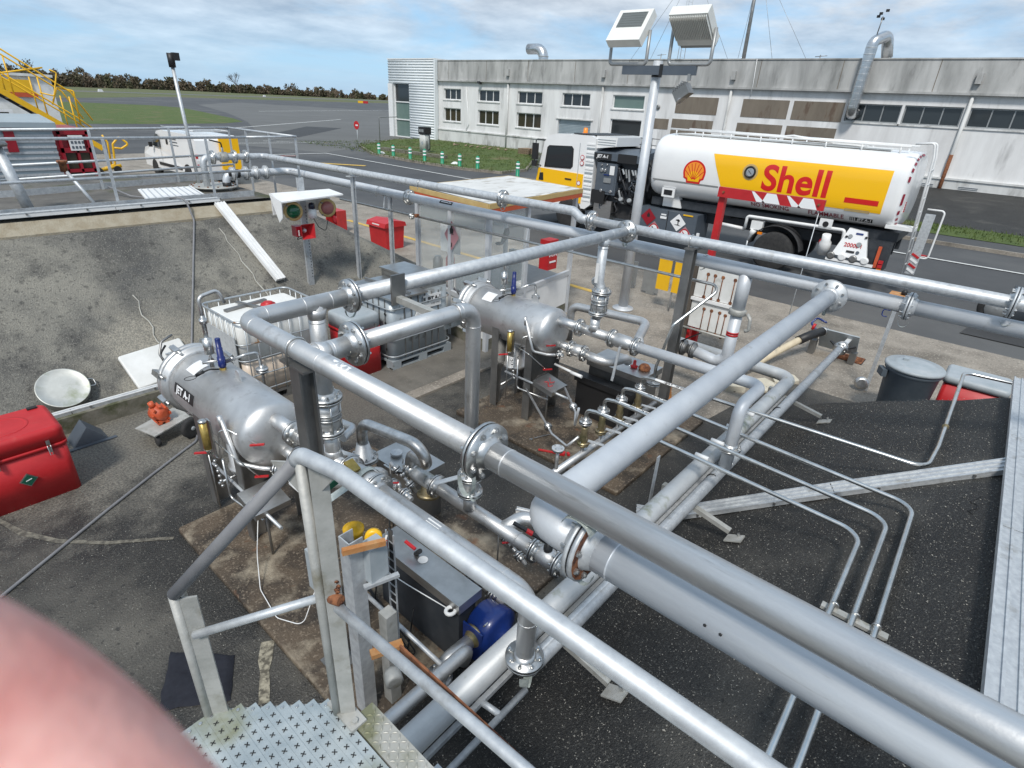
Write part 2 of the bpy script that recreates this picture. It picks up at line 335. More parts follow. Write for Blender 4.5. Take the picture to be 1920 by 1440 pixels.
    def cyl(s, p0, p1, r0, r1=None, n=16, mi=0):
        return s.tube([p0, p1], [r0, r0 if r1 is None else r1], n, True, mi)
    def lathe(s, p, d, prof, n=24, mi=0, smooth=True):
        """prof: (distance along d, radius) pairs; sharp where a pair repeats"""
        p = V(p); d = V(d).normalized(); x = d.orthogonal().normalized(); y = d.cross(x); vs = []; fs = []
        for t, r_ in prof:
            for k in range(n): a = 2*math.pi*k/n; vs.append(p+d*t+(x*math.cos(a)+y*math.sin(a))*max(r_, 1e-4))
        for i in range(len(prof)-1):
            if (V((prof[i][0], prof[i][1], 0))-V((prof[i+1][0], prof[i+1][1], 0))).length < 1e-6: continue
            for k in range(n): l = (k+1) % n; fs.append((i*n+k, i*n+l, (i+1)*n+l, (i+1)*n+k))
        s.add(vs, fs, smooth, mi); base = len(s.v)-len(vs)
        if prof[0][1] > 1e-3: s.f.append([base+k for k in reversed(range(n))]); s.sm.append(False); s.mi.append(mi)
        if prof[-1][1] > 1e-3: s.f.append([base+(len(prof)-1)*n+k for k in range(n)]); s.sm.append(False); s.mi.append(mi)
        return s
    def prism(s, poly, f0, f1, smooth=False, mi=0):
        """poly of 2-D points; f0/f1 map (a,b) to the two end faces"""
        n = len(poly); vs = [f0(a, b) for a, b in poly]+[f1(a, b) for a, b in poly]
        s.add(vs, [list(reversed(range(n))), [n+i for i in range(n)]], False, mi)
        k = len(s.v)-2*n
        for i in range(n): j = (i+1) % n; s.f.append([k+i, k+j, k+n+j, k+n+i]); s.sm.append(smooth); s.mi.append(mi)
        return s
    def quad(s, a, b, c, d, mi=0): return s.add([a, b, c, d], [(0, 1, 2, 3)], False, mi)
    def hexbolt(s, p, d, r, h, stud=0):
        p = V(p); d = V(d).normalized(); s.lathe(p, d, [(0, r), (h, r)], 6, smooth=False)
        if stud: s.cyl(p+d*h, p+d*(h+stud), r*.55, n=8)
        return s
    def build(s, name, m, parent=None, local=False):
        me = bpy.data.meshes.new(name); vs = s.v
        ob = bpy.data.objects.new(name, me); col.objects.link(ob)
        if parent is not None:
            ob.parent = parent
            if not local: o = wloc(parent); vs = [p-o for p in vs]
        elif not local:
            lo = [min(p[i] for p in vs) for i in range(3)]; hi = [max(p[i] for p in vs) for i in range(3)]
            o = V(((lo[0]+hi[0])/2, (lo[1]+hi[1])/2, lo[2])); ob.location = o; vs = [p-o for p in vs]
        me.from_pydata([tuple(p) for p in vs], [], s.f); me.polygons.foreach_set('use_smooth', s.sm)
        for q in (m if isinstance(m, (list, tuple)) else [m]): me.materials.append(MATS[q])
        if any(s.mi): me.polygons.foreach_set('material_index', s.mi)
        me.update(); return ob
def B(): return MB()
def instance(name, src, parent, loc, rot=None):
    """another object on the same mesh data"""
    o = bpy.data.objects.new(name, src.data if hasattr(src, 'data') else src); col.objects.link(o); o.parent = parent; o.location = loc
    if rot is not None: o.rotation_mode = 'QUATERNION'; o.rotation_quaternion = rot
    return o
_bolt = {}
def bolt_mesh(L):
    k = round(L, 3)
    if k not in _bolt:
        b = B(); r_ = k
        for sg in (-1, 1):
            b.hexbolt((0, 0, sg*1.6*r_), (0, 0, sg), r_, r_*.95, r_*(1.5 if sg > 0 else .5))
        
        b.cyl((0, 0, -1.7*r_), (0, 0, 1.7*r_), r_*.5, n=8)
        me = bpy.data.meshes.new('bolt'); me.from_pydata([tuple(p) for p in b.v], [], b.f); me.materials.append(MATS['steel_bright']); _bolt[k] = me
    return _bolt[k]
def flange(parent, p, d, r, Rf=None, n=8, neck=True, m='steel_bright', strap=None, bolts=True):
    """pair of flange plates with a gasket, bolted round the rim"""
    p = V(p); d = V(d).normalized(); Rf = Rf or r*1.95; t = max(.014, r*.24)
    b = B()
    for sg in (-1, 1):
        b.lathe(p+d*(sg*.0035), d*sg, [(0, Rf), (t, Rf), (t, r*1.28)] + ([(t*1.2, r*1.25), (t*3.2, r*1.03)] if neck else [(t*1.01, r*1.02)]), 28)
    fl = b.build('flange', m, parent)
    B().lathe(p, d, [(-.0034, Rf*.985), (.0034, Rf*.985)], 28).build('gasket', 'gasket', fl)
    if bolts:
        br = min(.0135, r*.24); me = bolt_mesh(br); x = d.orthogonal().normalized(); y = d.cross(x); q = d.to_track_quat('Z', 'Y'); o = wloc(fl)
        sc_ = (t+.0035)/(1.6*br)
        for k in range(n):
            a = 2*math.pi*(k+.5)/n
            ob = instance('bolt', me, fl, p+(x*math.cos(a)+y*math.sin(a))*(Rf*.8)-o, q); ob.scale = (1, 1, sc_)
    return fl
def ubolt(parent, p, d, r, down=(0, 0, -1), drop=None, wr=.005):
    """U-bolt straddling a pipe"""
    p = V(p); d = V(d).normalized(); dn = V(down).normalized(); sd_ = d.cross(dn).normalized(); rr = r+wr; drop = drop or r*1.3
    pts = [p+sd_*rr+dn*drop] + [p+sd_*rr*math.cos(R(a))-dn*rr*math.sin(R(a)) for a in range(0, 181, 15)] + [p-sd_*rr+dn*drop]
    return B().tube(pts, wr, 8).build('u_bolt', 'steel_bright', parent)
def weld(b, p, d, r): b.lathe(V(p)-V(d).normalized()*.004, d, [(0, r*.99), (.002, r*1.035), (.006, r*1.035), (.008, r*.99)], 18)
_txt = {}
def text_mesh(s, size=1.0, shear=0.0, bold=0.0, spacing=1.0, res=3):
    cu_ = bpy.data.curves.new('t', 'FONT'); cu_.body = s; cu_.size = size; cu_.shear = shear; cu_.offset = bold; cu_.space_character = spacing; cu_.align_x = 'CENTER'; cu_.align_y = 'CENTER'; cu_.resolution_u = res
    ob = bpy.data.objects.new('t', cu_); col.objects.link(ob)
    dg = bpy.context.evaluated_depsgraph_get(); me = ob.evaluated_get(dg).to_mesh()
    vs = [tuple(v_.co) for v_ in me.vertices]; fs = [list(p.vertices) for p in me.polygons]
    ob.to_mesh_clear() if False else None
    bpy.data.objects.remove(ob); bpy.data.curves.remove(cu_)
    return vs, fs
def text(parent, name, s, m, fmap, size, cuts=0, **k):
    """flat lettering laid on a surface: fmap(x, y) gives the point; cuts slices it so that it can follow a curve"""
    vs, fs = text_mesh(s, size, **k)
    if cuts:
        bm = bmesh.new(); bv = [bm.verts.new(p) for p in vs]
        for q in fs:
            try: bm.faces.new([bv[i] for i in q])
            except ValueError: pass
        y0, y1 = min(p[1] for p in vs), max(p[1] for p in vs)
        for i in range(1, cuts): bmesh.ops.bisect_plane(bm, geom=bm.verts[:]+bm.edges[:]+bm.faces[:], plane_co=(0, y0+(y1-y0)*i/cuts, 0), plane_no=(0, 1, 0))
        bm.verts.index_update(); vs = [tuple(v_.co) for v_ in bm.verts]; fs = [[v_.index for v_ in q.verts] for q in bm.faces]; bm.free()
    b = B(); b.add([fmap(x, y) for x, y, z in vs], fs); return b.build(name, m, parent)
def planemap(o, ax, ay):
    o, ax, ay = V(o), V(ax), V(ay); return lambda x, y: o+ax*x+ay*y
def ngon_map(parent, name, poly, m, fmap): return B().add([fmap(a, b) for a, b in poly], [list(range(len(poly)))]).build(name, m, parent)
def circ(cx_, cy, r, n=24, a0=0, a1=360): return [(cx_+r*math.cos(R(a0+(a1-a0)*k/n)), cy+r*math.sin(R(a0+(a1-a0)*k/n))) for k in range(n if a1-a0 >= 360 else n+1)]
rnd = random.Random(7)
# ------------------------------------------------------------------ setting
def sheet(name, poly, z, m, kind='structure', parent=None):
    o = B().add([(x, y, z) for x, y in poly], [list(range(len(poly)))]).build(name, m, parent); 
    if kind: o['kind'] = kind
    return o
def rect(x0, x1, y0, y1): return [(x0, y0), (x1, y0), (x1, y1), (x0, y1)]
sheet('ground', rect(-3000, 4000, -2500, 4500), -.03, 'grass_far')
sheet('apron', [(-260, -260), (160, -260), (300, 200), (276, 355), (209, 308), (85, 232), (41, 167), (-60, 108), (-260, 40)], -.02, 'asphalt_road')
sheet('apron', [(23.8, 38), (41, 48), (53, 60), (120, 140), (90, 190), (62, 150), (48, 105), (38, 78), (30, 60), (20, 47)], -.016, 'apron_light')
sheet('grass', [(-120, 100), (-60, 66), (10, 68.5), (24.5, 70.5), (33, 73.5), (37.3, 77.7), (40, 86), (45, 108), (48.5, 125), (47, 134), (33, 139), (-10, 150), (-120, 160)], -.012, 'grass')
# runway beyond the far grass
sheet('runway', [(-100, 190), (60, 262), (330, 465), (900, 905), (900, 960), (330, 500), (58, 278), (-100, 205)], -.022, 'apron_light')
sheet('yard', rect(6.3, 13.3, -14, 40), -.004, 'concrete_yard')
sheet('bund_floor', [(-9, -9), (9.0, -9), (9.0, 1.9), (6.9, 2.2), (6.9, 5.34), (4.15, 5.34), (4.15, 9), (-9, 9)], 0, 'asphalt_bund')
speckle(mat('slab_grey', (.10, .092, .08), (.165, .152, .13), .85, 0, 1.2, .34, .66, 8, bump=.35, bscale=70, c3=(.07, .065, .055), n3=1.4, lo3=.5, hi3=.7), 45, .65, (.27, .25, .21), .6)
sheet('bund_slab', [(4.15, 5.34), (6.9, 5.34), (6.9, 9), (4.15, 9)], 0, 'slab_grey')
# beige kerb strip dividing the slab
B().box(4.16, 6.85, 5.34, 5.54, -.02, .03).build('kerb_strip', 'concrete_yard')['kind'] = 'structure'
# concrete pads under the two filter skids
tag(B().bevbox(1.15, 3.25, 1.98, 4.85, -.02, .055, r=.02, n=1).build('skid_pad', 'pad_rusty'), kind='structure')
tag(B().bevbox(4.52, 6.75, 2.2, 4.68, -.02, .055, r=.02, n=1).build('skid_pad', 'pad_rusty'), kind='structure')
# painted lines
def line(name, a, b, w, m, z=.002):
    a, b = V((*a, 0)), V((*b, 0)); d = (b-a).normalized(); s_ = V((-d.y, d.x, 0))*w/2
    return sheet(name, [(p.x, p.y) for p in (a-s_, b-s_, b+s_, a+s_)], z, m)
line('road_line', (23.5, 37.3), (22.7, 22.7), .16, 'paint_white_line'); line('road_line', (22.7, 22.7), (22.05, -9), .16, 'paint_white_line')
line('road_line', (17.0, 37.4), (23.6, 37.4), .22, 'paint_white_line'); line('road_line', (24.6, 48.3), (28, 45.6), .2, 'paint_white_line', -.008)
line('road_line', (20.0, 46.5), (26.0, 46.0), .2, 'paint_white_line', -.008)
line('road_line', (19.6, 36.4), (20.6, 36.3), .3, 'paint_red_line'); line('road_line', (19.9, 36.45), (20.6, 36.4), .12, 'paint_white_line', .006)
line('road_line', (29, 64), (60, 90), .3, 'paint_white_line', -.008); line('road_line', (60, 118), (170, 190), .4, 'paint_white_line', -.008)
line('road_line', (12.5, 27.5), (15.5, 31.5), .14, 'paint_white_line'); line('road_line', (9.4, 24.0), (10.8, 19.8), .14, 'paint_white_line')
line('yard_line', (10.95, 16.5), (10.62, 6.2), .16, 'paint_yellow_line'); line('yard_line', (18.4, 33.5), (21.3, 29.8), .5, 'paint_yellow_line')
for i, pl in enumerate(([(18.5, 24), (21.2, 22), (21.5, 19.5), (19, 18)], [(14.5, 14), (20.5, 13), (20.5, 11.8), (14.5, 12.6)], [(30, 52), (44, 66), (41, 69), (28, 54.5)], [(14.2, -3), (21, -3.4), (21, -1), (14.2, 0)])):
    sheet('asphalt_repair', pl, -.0015 if i != 2 else -.01, 'asphalt_patch')
# seal lines of poured tar across the apron
for pts in ([(25, 48), (28.5, 43.2), (27.5, 40.2), (26.5, 38.6)], [(25, 48), (27, 50), (31.5, 45.5), (30, 40.5), (27.5, 38.3)]):
    for a, b in zip(pts, pts[1:]): line('tar_seam', a, b, .13, 'black', -.007)
# raised kerb beside the road in front of the hangar bank
tag(B().box(25.35, 25.5, -20, 22.0, -.02, .1).build('kerb', 'concrete_yard'), kind='structure')
# grass island in front of the pump
gi = [(26.3, 23.5), (25.5, 26), (25.5, 31), (26.1, 35.6), (29.3, 41.6), (37.7, 47.5), (41.9, 47.5), (41.9, 34), (38, 31), (33.9, 27.3), (29, 23.8)]
b = B(); n = len(gi); b.add([(x, y, -.02) for x, y in gi]+[(x, y, .11) for x, y in gi], [[n+i for i in range(n)]]+[(i, (i+1) % n, n+(i+1) % n, n+i) for i in range(n)])
tag(b.build('grass_island', 'grass'), kind='structure')
b = B()
for a, c in zip(gi[:5], gi[1:6]): b.beam((*a, .03), (*c, .03), .14, .2)
b.beam((*gi[0], .03), (*gi[-1], .03), .14, .2); b.beam((*gi[-1], .03), (*gi[-2], .03), .14, .2)
tag(b.build('kerb', 'concrete_yard'), kind='structure')
# earth bank against the hangar wall (asphalt skinned)
b = B(); b.prism([(30.5, -.02), (33.5, .02), (36.5, .28), (41.95, .62), (41.95, -.02)], lambda x, z: V((x, -30, z)), lambda x, z: V((x, 24, z)))
tag(b.build('bank', 'asphalt_bank'), kind='structure')
sheet('verge', [(27.5, -30), (30.8, -30), (30.8, 8), (28.0, 10.5)], -.002, 'grass')
# blades along the edges of the island and verge so that the rims are not razor straight
b = B(); rg = random.Random(3)
def blades(x, y, z, n, h, sp):
    for _ in range(n):
        px, py = x+rg.uniform(-sp, sp), y+rg.uniform(-sp, sp); a = rg.uniform(0, 6.28); w = rg.uniform(.012, .03); hh = h*rg.uniform(.5, 1.3); lx, ly = rg.uniform(-.08, .08), rg.uniform(-.08, .08)
        b.add([(px-w*math.cos(a), py-w*math.sin(a), z), (px+w*math.cos(a), py+w*math.sin(a), z), (px+lx, py+ly, z+hh)], [(0, 1, 2)])
for i in range(len(gi)):
    a, c = V((*gi[i], 0)), V((*gi[(i+1) % n], 0)); L = (c-a).length
    for k in range(int(L*5)): p = a.lerp(c, rg.random()); blades(p.x, p.y, .08, 6, .14, .22)
for k in range(2600): blades(rg.uniform(26, 41), rg.uniform(24, 46), .1, 3, .1, .2)
for k in range(500): blades(rg.uniform(28, 31), rg.uniform(-6, 9), -.01, 4, .12, .25)
tag(b.build('grass_tufts', 'grass'), 'rough tufts of grass on the island and verge by the hangar', 'grass', kind='stuff')

# ------------------------------------------------------------------ the two mounds
def mound(name, x0, x1, y0, y1, step, hf, m, amp, ns):
    nx = int((x1-x0)/step)+1; ny = int((y1-y0)/step)+1; vs = []; fs = []
    for j in range(ny):
        for i in range(nx):
            x = x0+(x1-x0)*i/(nx-1); y = y0+(y1-y0)*j/(ny-1); z = hf(x, y)
            k = mnoise.noise(V((x*ns, y*ns, 0)))*amp + mnoise.noise(V((x*ns*4, y*ns*4, 3)))*amp*.35
            vs.append((x, y, z+(k if z > .03 else 0)))
    for j in range(ny-1):
        for i in range(nx-1): a = j*nx+i; fs.append((a, a+1, a+nx+1, a+nx))
    o = B().add(vs, fs, True).build(name, m); o['kind'] = 'structure'; return o
def smin(a, b, k=.12): h = max(k-abs(a-b), 0)/k; return min(a, b)-h*h*k/4
def left_h(x, y):
    z = smin(smin(.8*(y-7.68), .62*(8.54-x), .25), .8*(16.2-y), .3)
    return max(-.05, smin(z, 1.95, .06))
mound('tank_mound', -7, 8.7, 7.6, 16.4, .09, left_h, 'mound_concrete', .022, .9)
def right_h(x, y):
    z = smin(.5*(1.66-y), 1.2, .12); e_ = 3.2*(8.04-x)
    return max(-.05, smin(z, e_, .15))
mound('asphalt_mound', -5.5, 8.3, -5.5, 1.75, .08, right_h, 'asphalt_bank', .03, .7)
# pale rim along the crest of the tank mound and its gravel-topped deck
b = B(); cr_ = []
for k in range(60):
    x = -6+k*.19
    if x > 5.35: break
    cr_.append(x)
for x in cr_: b.add([(x, 9.9, .8*2.22+.02), (x+.19, 9.9, .8*2.22+.02), (x+.19, 10.06, 1.945), (x, 10.06, 1.945)], [(0, 1, 2, 3)])
b.box(-6, 5.3, 9.885, 9.905, 1.7, 1.797)
tag(b.build('mound_rim', 'mound_edge'), kind='structure')
sheet('mound_deck', [(-6.5, 10.12), (5.25, 10.12), (5.35, 14.2), (-6.5, 14.2)], 1.985, 'platform_top')
b = B(); b.box(-5, 2.78, 7.46, 7.62, -.02, .2)
tag(b.build('bund_kerb', 'mossy_kerb'), kind='structure')
# pale lime runs and cracks on the mound face: mortar beads standing a little proud
def bead(pts, w, m='mound_lime'):
    b = B(); q = [V((x, y, left_h(x, y)+.012)) for x, y in pts]; rr = []
    for p in q: rr.append(w*rg.uniform(.5, 1.3))
    b.tube(q, rr, 5); tag(b.build('lime_crack', m, None), kind='structure')
mat('mound_lime', (.46, .45, .41), (.36, .35, .31), .9)
bead([(4.0+.02*math.sin(k*2.1)+.035*k*.3, 9.72-k*.11) for k in range(16)], .011)
bead([(2.35+.03*math.sin(k*1.7), 8.95-k*.09) for k in range(9)], .009)
# faded paint arc and stripe on the bund floor
def stripe(pts, w, m, z=.004):
    b = B(); L = []
    for i, p in enumerate(pts):
        a = V((*pts[max(i-1, 0)], 0)); c = V((*pts[min(i+1, len(pts)-1)], 0)); d = (c-a).normalized(); s_ = V((-d.y, d.x, 0))*w*rg.uniform(.6, 1.2)/2
        L.append((V((*p, z))-s_, V((*p, z))+s_))
    for (a, c), (d, e_) in zip(L, L[1:]): b.quad(a, d, e_, c)
    tag(b.build('faded_line', m), kind='structure')
mat('faded', (.075, .068, .056), (.19, .175, .14), .85, 0, 16, lo=.4, hi=.62)
mat('faded_bright', (.09, .08, .06), (.32, .29, .22), .85, 0, 22, lo=.42, hi=.58)
stripe([(-.1, 6.75), (.1, 6.14), (.19, 5.82), (.38, 5.47), (.66, 5.15), (1.09, 4.8)], .06, 'faded')
stripe([(1.12, 3.16), (1.03, 3.03), (.98, 2.94), (.92, 2.83), (.86, 2.72)], .085, 'faded_bright')

# ------------------------------------------------------------------ far trees
TL = [(60, 330), (100, 416), (137, 463), (210, 557), (286, 594), (376, 643), (437, 651), (560, 690), (700, 720)]
def tl(t):
    t *= len(TL)-1; i = min(int(t), len(TL)-2); a, b_ = V(TL[i]), V(TL[i+1]); return a.lerp(b_, t-i)
b = B(); rg = random.Random(11)
for k in range(420):
    t = (k+rg.random())/420; p = tl(t); dist = p.length
    hgt = (rg.uniform(5.4, 9.0) if t < .3 else rg.uniform(6.5, 10))*(1.15 if rg.random() < .12 else 1)*(1.12 if .0 < t < .3 else 1)
    hgt *= .82*max(.45, .85+.9*mnoise.noise(V((t*55, 0, 0)))+.5*mnoise.noise(V((t*190, 3, 0))))
    p = p + V((rg.uniform(-3, 3), rg.uniform(0, 26))); rad = hgt*rg.uniform(.34, .55); q = max(.55, dist/620)
    for _ in range(int(110 if t < .6 else 60)):
        u_ = rg.random()**.6; a = rg.uniform(0, 6.283); zz = rg.random(); rr = rad*math.sqrt(max(0, 1-(zz*1.25-.35)**2))*u_
        c = V((p.x+rr*math.cos(a), p.y+rr*math.sin(a), hgt*(.04+.96*zz)+rg.uniform(-.5, .5))); s_ = q*rg.uniform(.45, 1.1)
        n_ = V((rg.gauss(0, 1), rg.gauss(0, 1), rg.gauss(0, .6))).normalized(); x = n_.orthogonal().normalized()*s_; y = n_.cross(x).normalized()*s_*rg.uniform(.4, .9)
        b.add([c-x-y, c+x-y*.6, c+x*.8+y, c-x*.7+y*.9], [(0, 1, 2, 3)])
    if rg.random() < .35:
        for _ in range(7):
            a = rg.uniform(0, 6.28); e_ = V((p.x+math.cos(a)*rad*.7, p.y+math.sin(a)*rad*.7, hgt*rg.uniform(.9, 1.18))); b.tube([(p.x, p.y, hgt*.5), e_], [.12*q, .05*q], 3, False)
    b.tube([(p.x, p.y, 0), (p.x, p.y, hgt*.6)], [.3, .15], 4, False)
tag(b.build('tree_belt', 'leaf'), 'long dark belt of mixed trees and scrub beyond the airfield', 'trees', kind='stuff')
def bare_tree(x, y, h, label, seed):
    r_ = random.Random(seed); t = thing('bare_tree', label, 'tree', (x, y, 0)); b = B(); tips = []
    b.tube([(x, y, 0), (x+.2, y, h*.35)], [.35, .25], 6)
    def br(p, d, L, r0, k):
        e_ = p+d*L; b.tube([p, e_], [r0, r0*.6], 4, False)
        if k == 0: return
        for _ in range(3): br(e_-d*L*r_.uniform(0, .3), (d+V((r_.gauss(0, .5), r_.gauss(0, .5), r_.uniform(-.1, .5)))).normalized(), L*.72, r0*.62, k-1)
    nb = B(); main = b; b.build('trunk', 'twig', t); b = nb
    for _ in range(6): br(V((x+.2, y, h*.3)), V((r_.gauss(0, .5), r_.gauss(0, .5), 1)).normalized(), h*.26, .2, 3)
    b.build('crown', 'twig', t)
bare_tree(275, 575, 19, 'bare leafless tree rising above the far belt of trees', 4)
# airfield marker boards and the taxiway sign
s_ = thing('taxiway_sign', 'low yellow and red taxiway sign board beyond the apron', 'sign', (205, 285, -.02))
B().box(204.6, 205.0, 285, 289.6, .1, 1.25).build('yellow_board', 'yellow', s_); B().box(204.6, 205.0, 281, 284.95, .1, 1.25).build('red_board', 'red', s_)
b = B(); [b.box(204.7, 204.9, y, y+.15, -.05, .1) for y in (281.5, 284, 286, 289)]; b.build('legs', 'steel_dark', s_)
for x, y, lab in ((82, 286, 'small white runway marker in grass beyond the mobile stairs'), (210, 402, 'small white runway marker in grass right of the bare tree')):
    m_ = B(); m_.prism([(-.9, 0), (.9, 0), (.6, .9), (-.6, .9)], lambda a, c: V((x+a, y-.4, c-.03)), lambda a, c: V((x+a, y+.4, c-.03))); tag(m_.build('runway_marker', 'white'), lab, 'marker', 'runway markers')

mat('chip_pale', (.16, .155, .14), (.36, .345, .31), .9, 0, 40)
# loose pale chippings on the asphalt
b = B(); rg = random.Random(21)
def chip(x, y, z, r):
    q = [V((x+r*math.cos(a)*rg.uniform(.6, 1.2), y+r*math.sin(a)*rg.uniform(.6, 1.2), z)) for a in (rg.uniform(0, 2), rg.uniform(2.1, 4), rg.uniform(4.2, 6.2))]
    b.add(q+[V((x, y, z+r*rg.uniform(.5, .9)))], [(0, 1, 3), (1, 2, 3), (2, 0, 3)])
for _ in range(7000):
    x, y = rg.uniform(-.5, 6.5), rg.uniform(1.75, 7.4); chip(x, y, .002, rg.uniform(.0025, .0065)*(1+.8*rg.random()**6))
for _ in range(13000):
    x, y = .3+7.5*rg.random()**1.25, rg.uniform(-.7, 1.6); chip(x, y, right_h(x, y)+mnoise.noise(V((x*.7, y*.7, 0)))*.03+.006, rg.uniform(.0025, .006)*(1+.9*rg.random()**6))
tag(b.build('chippings', 'chip_pale'), 'pale stone chippings scattered over the dark asphalt floor and bank', 'chippings', kind='stuff')

def crack(pts, hf, r0):
    b = B(); q = [V((x, y, hf(x, y)+mnoise.noise(V((x*.7, y*.7, 0)))*.03+.001)) for x, y in pts]; b.tube(q, [r0*rg.uniform(.4, 1.2) for _ in q], 4); tag(b.build('asphalt_crack', 'black'), kind='structure')
crack([(4.9+.05*k, -.52+.03*math.sin(k*1.9)) for k in range(7)], right_h, .006); crack([(3.6+.06*k, -.6+.02*math.sin(k*2.3)) for k in range(5)], right_h, .005)
# ------------------------------------------------------------------ overhead pipes
Z1, Z2 = 2.48, 2.26; r1, r2 = .056, .07
XP, YC, YD, XA, XB, YE, XQ = 1.37, 3.21, 2.49, 5.9, 6.05, 1.02, 1.43
PC = 'pipework'
def pipe(name, label, pts, r, m, rad=None, n=18, caps=True, loc=None, extra=None, welds=()):
    t = thing(name, label, 'pipe', loc or pts[0]); b = B(); b.tube(fillet(pts, rad or r*2.6), r, n, caps)
    if extra: extra(b)
    for p, d in welds: weld(b, p, d, r)
    b.build('tube', m, t); return t
def strapband(parent, p, d, r, n=1):
    """earthing strap hanging as a loop under a flange"""
    p = V(p); d = V(d).normalized(); dn = V((0, 0, -1)) if abs(d.z) < .8 else V((-.7, -.7, 0)); x = d
    b = B(); pts = []; 
    for k in range(11):
        a = math.pi*k/10; pts.append(p + x*(.042*math.cos(a)) + dn*(r*1.6+.06*math.sin(a)))
    s_ = d.cross(dn).normalized()*.011
    for a, c in zip(pts, pts[1:]): b.add([a-s_, a+s_, c+s_, c-s_, a-s_*1+dn*.003, c-s_+dn*.003], [(0, 1, 2, 3)], True)
    b.build('earth_strap', 'strap', parent)
# P1 with the elbow to the cross run
t = pipe('overhead_pipe', 'stainless overhead pipe with elbow over the white container, running past handrail', [(2.09, YC, Z1), (XP, YC, Z1), (XP, 1.26, Z1)], r1, 'steel', .1,
         extra=lambda b: (b.tube([(1.84, YC, Z1), (1.84, YC, 1.82)], r1, 18), b.lathe((1.84, YC, Z1), (0, 0, -1), [(.03, r1*1.25), (.075, r1*1.06), (.1, r1)], 18), b.tube([(XP, YD, Z1), (1.6, YD, Z1)], r1, 18), b.lathe((XP, YD, Z1), (1, 0, 0), [(.03, r1*1.25), (.075, r1*1.06), (.1, r1)], 18)),
         welds=[((1.75, YC, Z1), (1, 0, 0)), ((1.94, YC, Z1), (1, 0, 0)), ((1.5, YC, Z1), (1, 0, 0)), ((XP, 3.06, Z1), (0, 1, 0)), ((XP, 2.6, Z1), (0, 1, 0)), ((XP, 2.38, Z1), (0, 1, 0)), ((1.49, YD, Z1), (1, 0, 0)), ((1.84, YC, 2.36), (0, 0, 1))])
flange(t, (1.63, YD, Z1), (1, 0, 0), r1, .125); flange(t, (2.1, YC, Z1), (1, 0, 0), r1, .115); strapband(t, (2.1, YC, Z1), (1, 0, 0), .06)
flange(t, (1.84, YC, 1.79), (0, 0, 1), r1, .115)
ubolt(t, (XP, 2.63, Z1), (0, 1, 0), r1, drop=.085, wr=.006)
text(t, 'stencil', 'TAXIE', 'text_white', lambda x, y: V((XP+r1*1.004*math.sin(-.35+y/r1), 2.2-x, Z1+r1*1.004*math.cos(-.35+y/r1))), .05, bold=.004)
t = pipe('overhead_pipe', 'long thick stainless overhead pipe beside the grey painted one, bolted to the elbow run', [(XP, 1.24, Z1), (XP, -3.2, Z1)], r1, 'steel_long', welds=[((XP, 1.13, Z1), (0, 1, 0))])
fl = flange(t, (XP, 1.25, Z1), (0, 1, 0), r1, .118)
b = B(); 
for k in range(9):
    a, c = math.pi*k/8, math.pi*(k+1)/8
    q = [V((XP-.1+.011*sg, 1.25+.04*math.cos(x), Z1-.085-.075*math.sin(x))) for x in (a, c) for sg in (-1, 1)]; b.add(q, [(0, 1, 3, 2)], True)
b.build('earth_strap', 'strap', t)
# D run down to the manifold
t = pipe('overhead_pipe', 'stainless pipe ending in a drop beside the round vessel, second cross run', [(1.64, YD, Z1), (2.57, YD, Z1), (2.57, YD, 1.14)], r1*.93, 'steel', .115, welds=[((2.44, YD, Z1), (1, 0, 0)), ((2.57, YD, 2.35), (0, 0, 1))])
flange(t, (2.57, YD, 1.12), (0, 0, 1), r1*.93, .1); ubolt(t, (2.4, YD, Z1), (1, 0, 0), r1*.93, drop=.07)
# C run over to the far header
t = pipe('overhead_pipe', 'long stainless cross pipe above the grey container to the far header', [(2.11, YC, Z1), (5.72, YC, Z1)], r1, 'galv', extra=lambda b: (b.tube([(5.3, YC, Z1), (5.3, YC, 2.0), (5.3, YC-.03, 1.93), (5.3, YC-.05, 1.9)], r1*.95, 16), b.lathe((5.3, YC, Z1), (0, 0, -1), [(.03, r1*1.25), (.08, r1*1.03), (.1, r1*.95)], 18)), welds=[((5.18, YC, Z1), (1, 0, 0)), ((5.42, YC, Z1), (1, 0, 0)), ((5.3, YC, 2.36), (0, 0, 1))])
flange(t, (5.76, YC, Z1), (1, 0, 0), r1, .125); strapband(t, (5.76, YC, Z1), (1, 0, 0), .07); flange(t, (5.3, YC-.05, 1.88), (0, 0, 1), r1, .11)
b = B(); b.box(5.235, 5.238, YC-.02, YC+.02, 1.98, 2.2); b.build('tag_strip', 'white', t)
# bracket between the two cross runs
t = thing('pipe_bracket', 'square steel bracket tying the two cross pipes together above grey container', 'bracket', (2.45, 2.8, 2.38))
B().box(2.4, 2.52, YC-.075, YC-.058, 2.36, 2.58).build('clamp_plate', 'steel_dark', t); B().beam((2.46, YC-.06, 2.4), (2.42, YD+.03, 2.4), .05, .045).build('arm', 'galv_old', t)
B().box(2.36, 2.5, YD+.052, YD+.066, 2.36, 2.46).build('clamp_plate', 'galv_old', t)
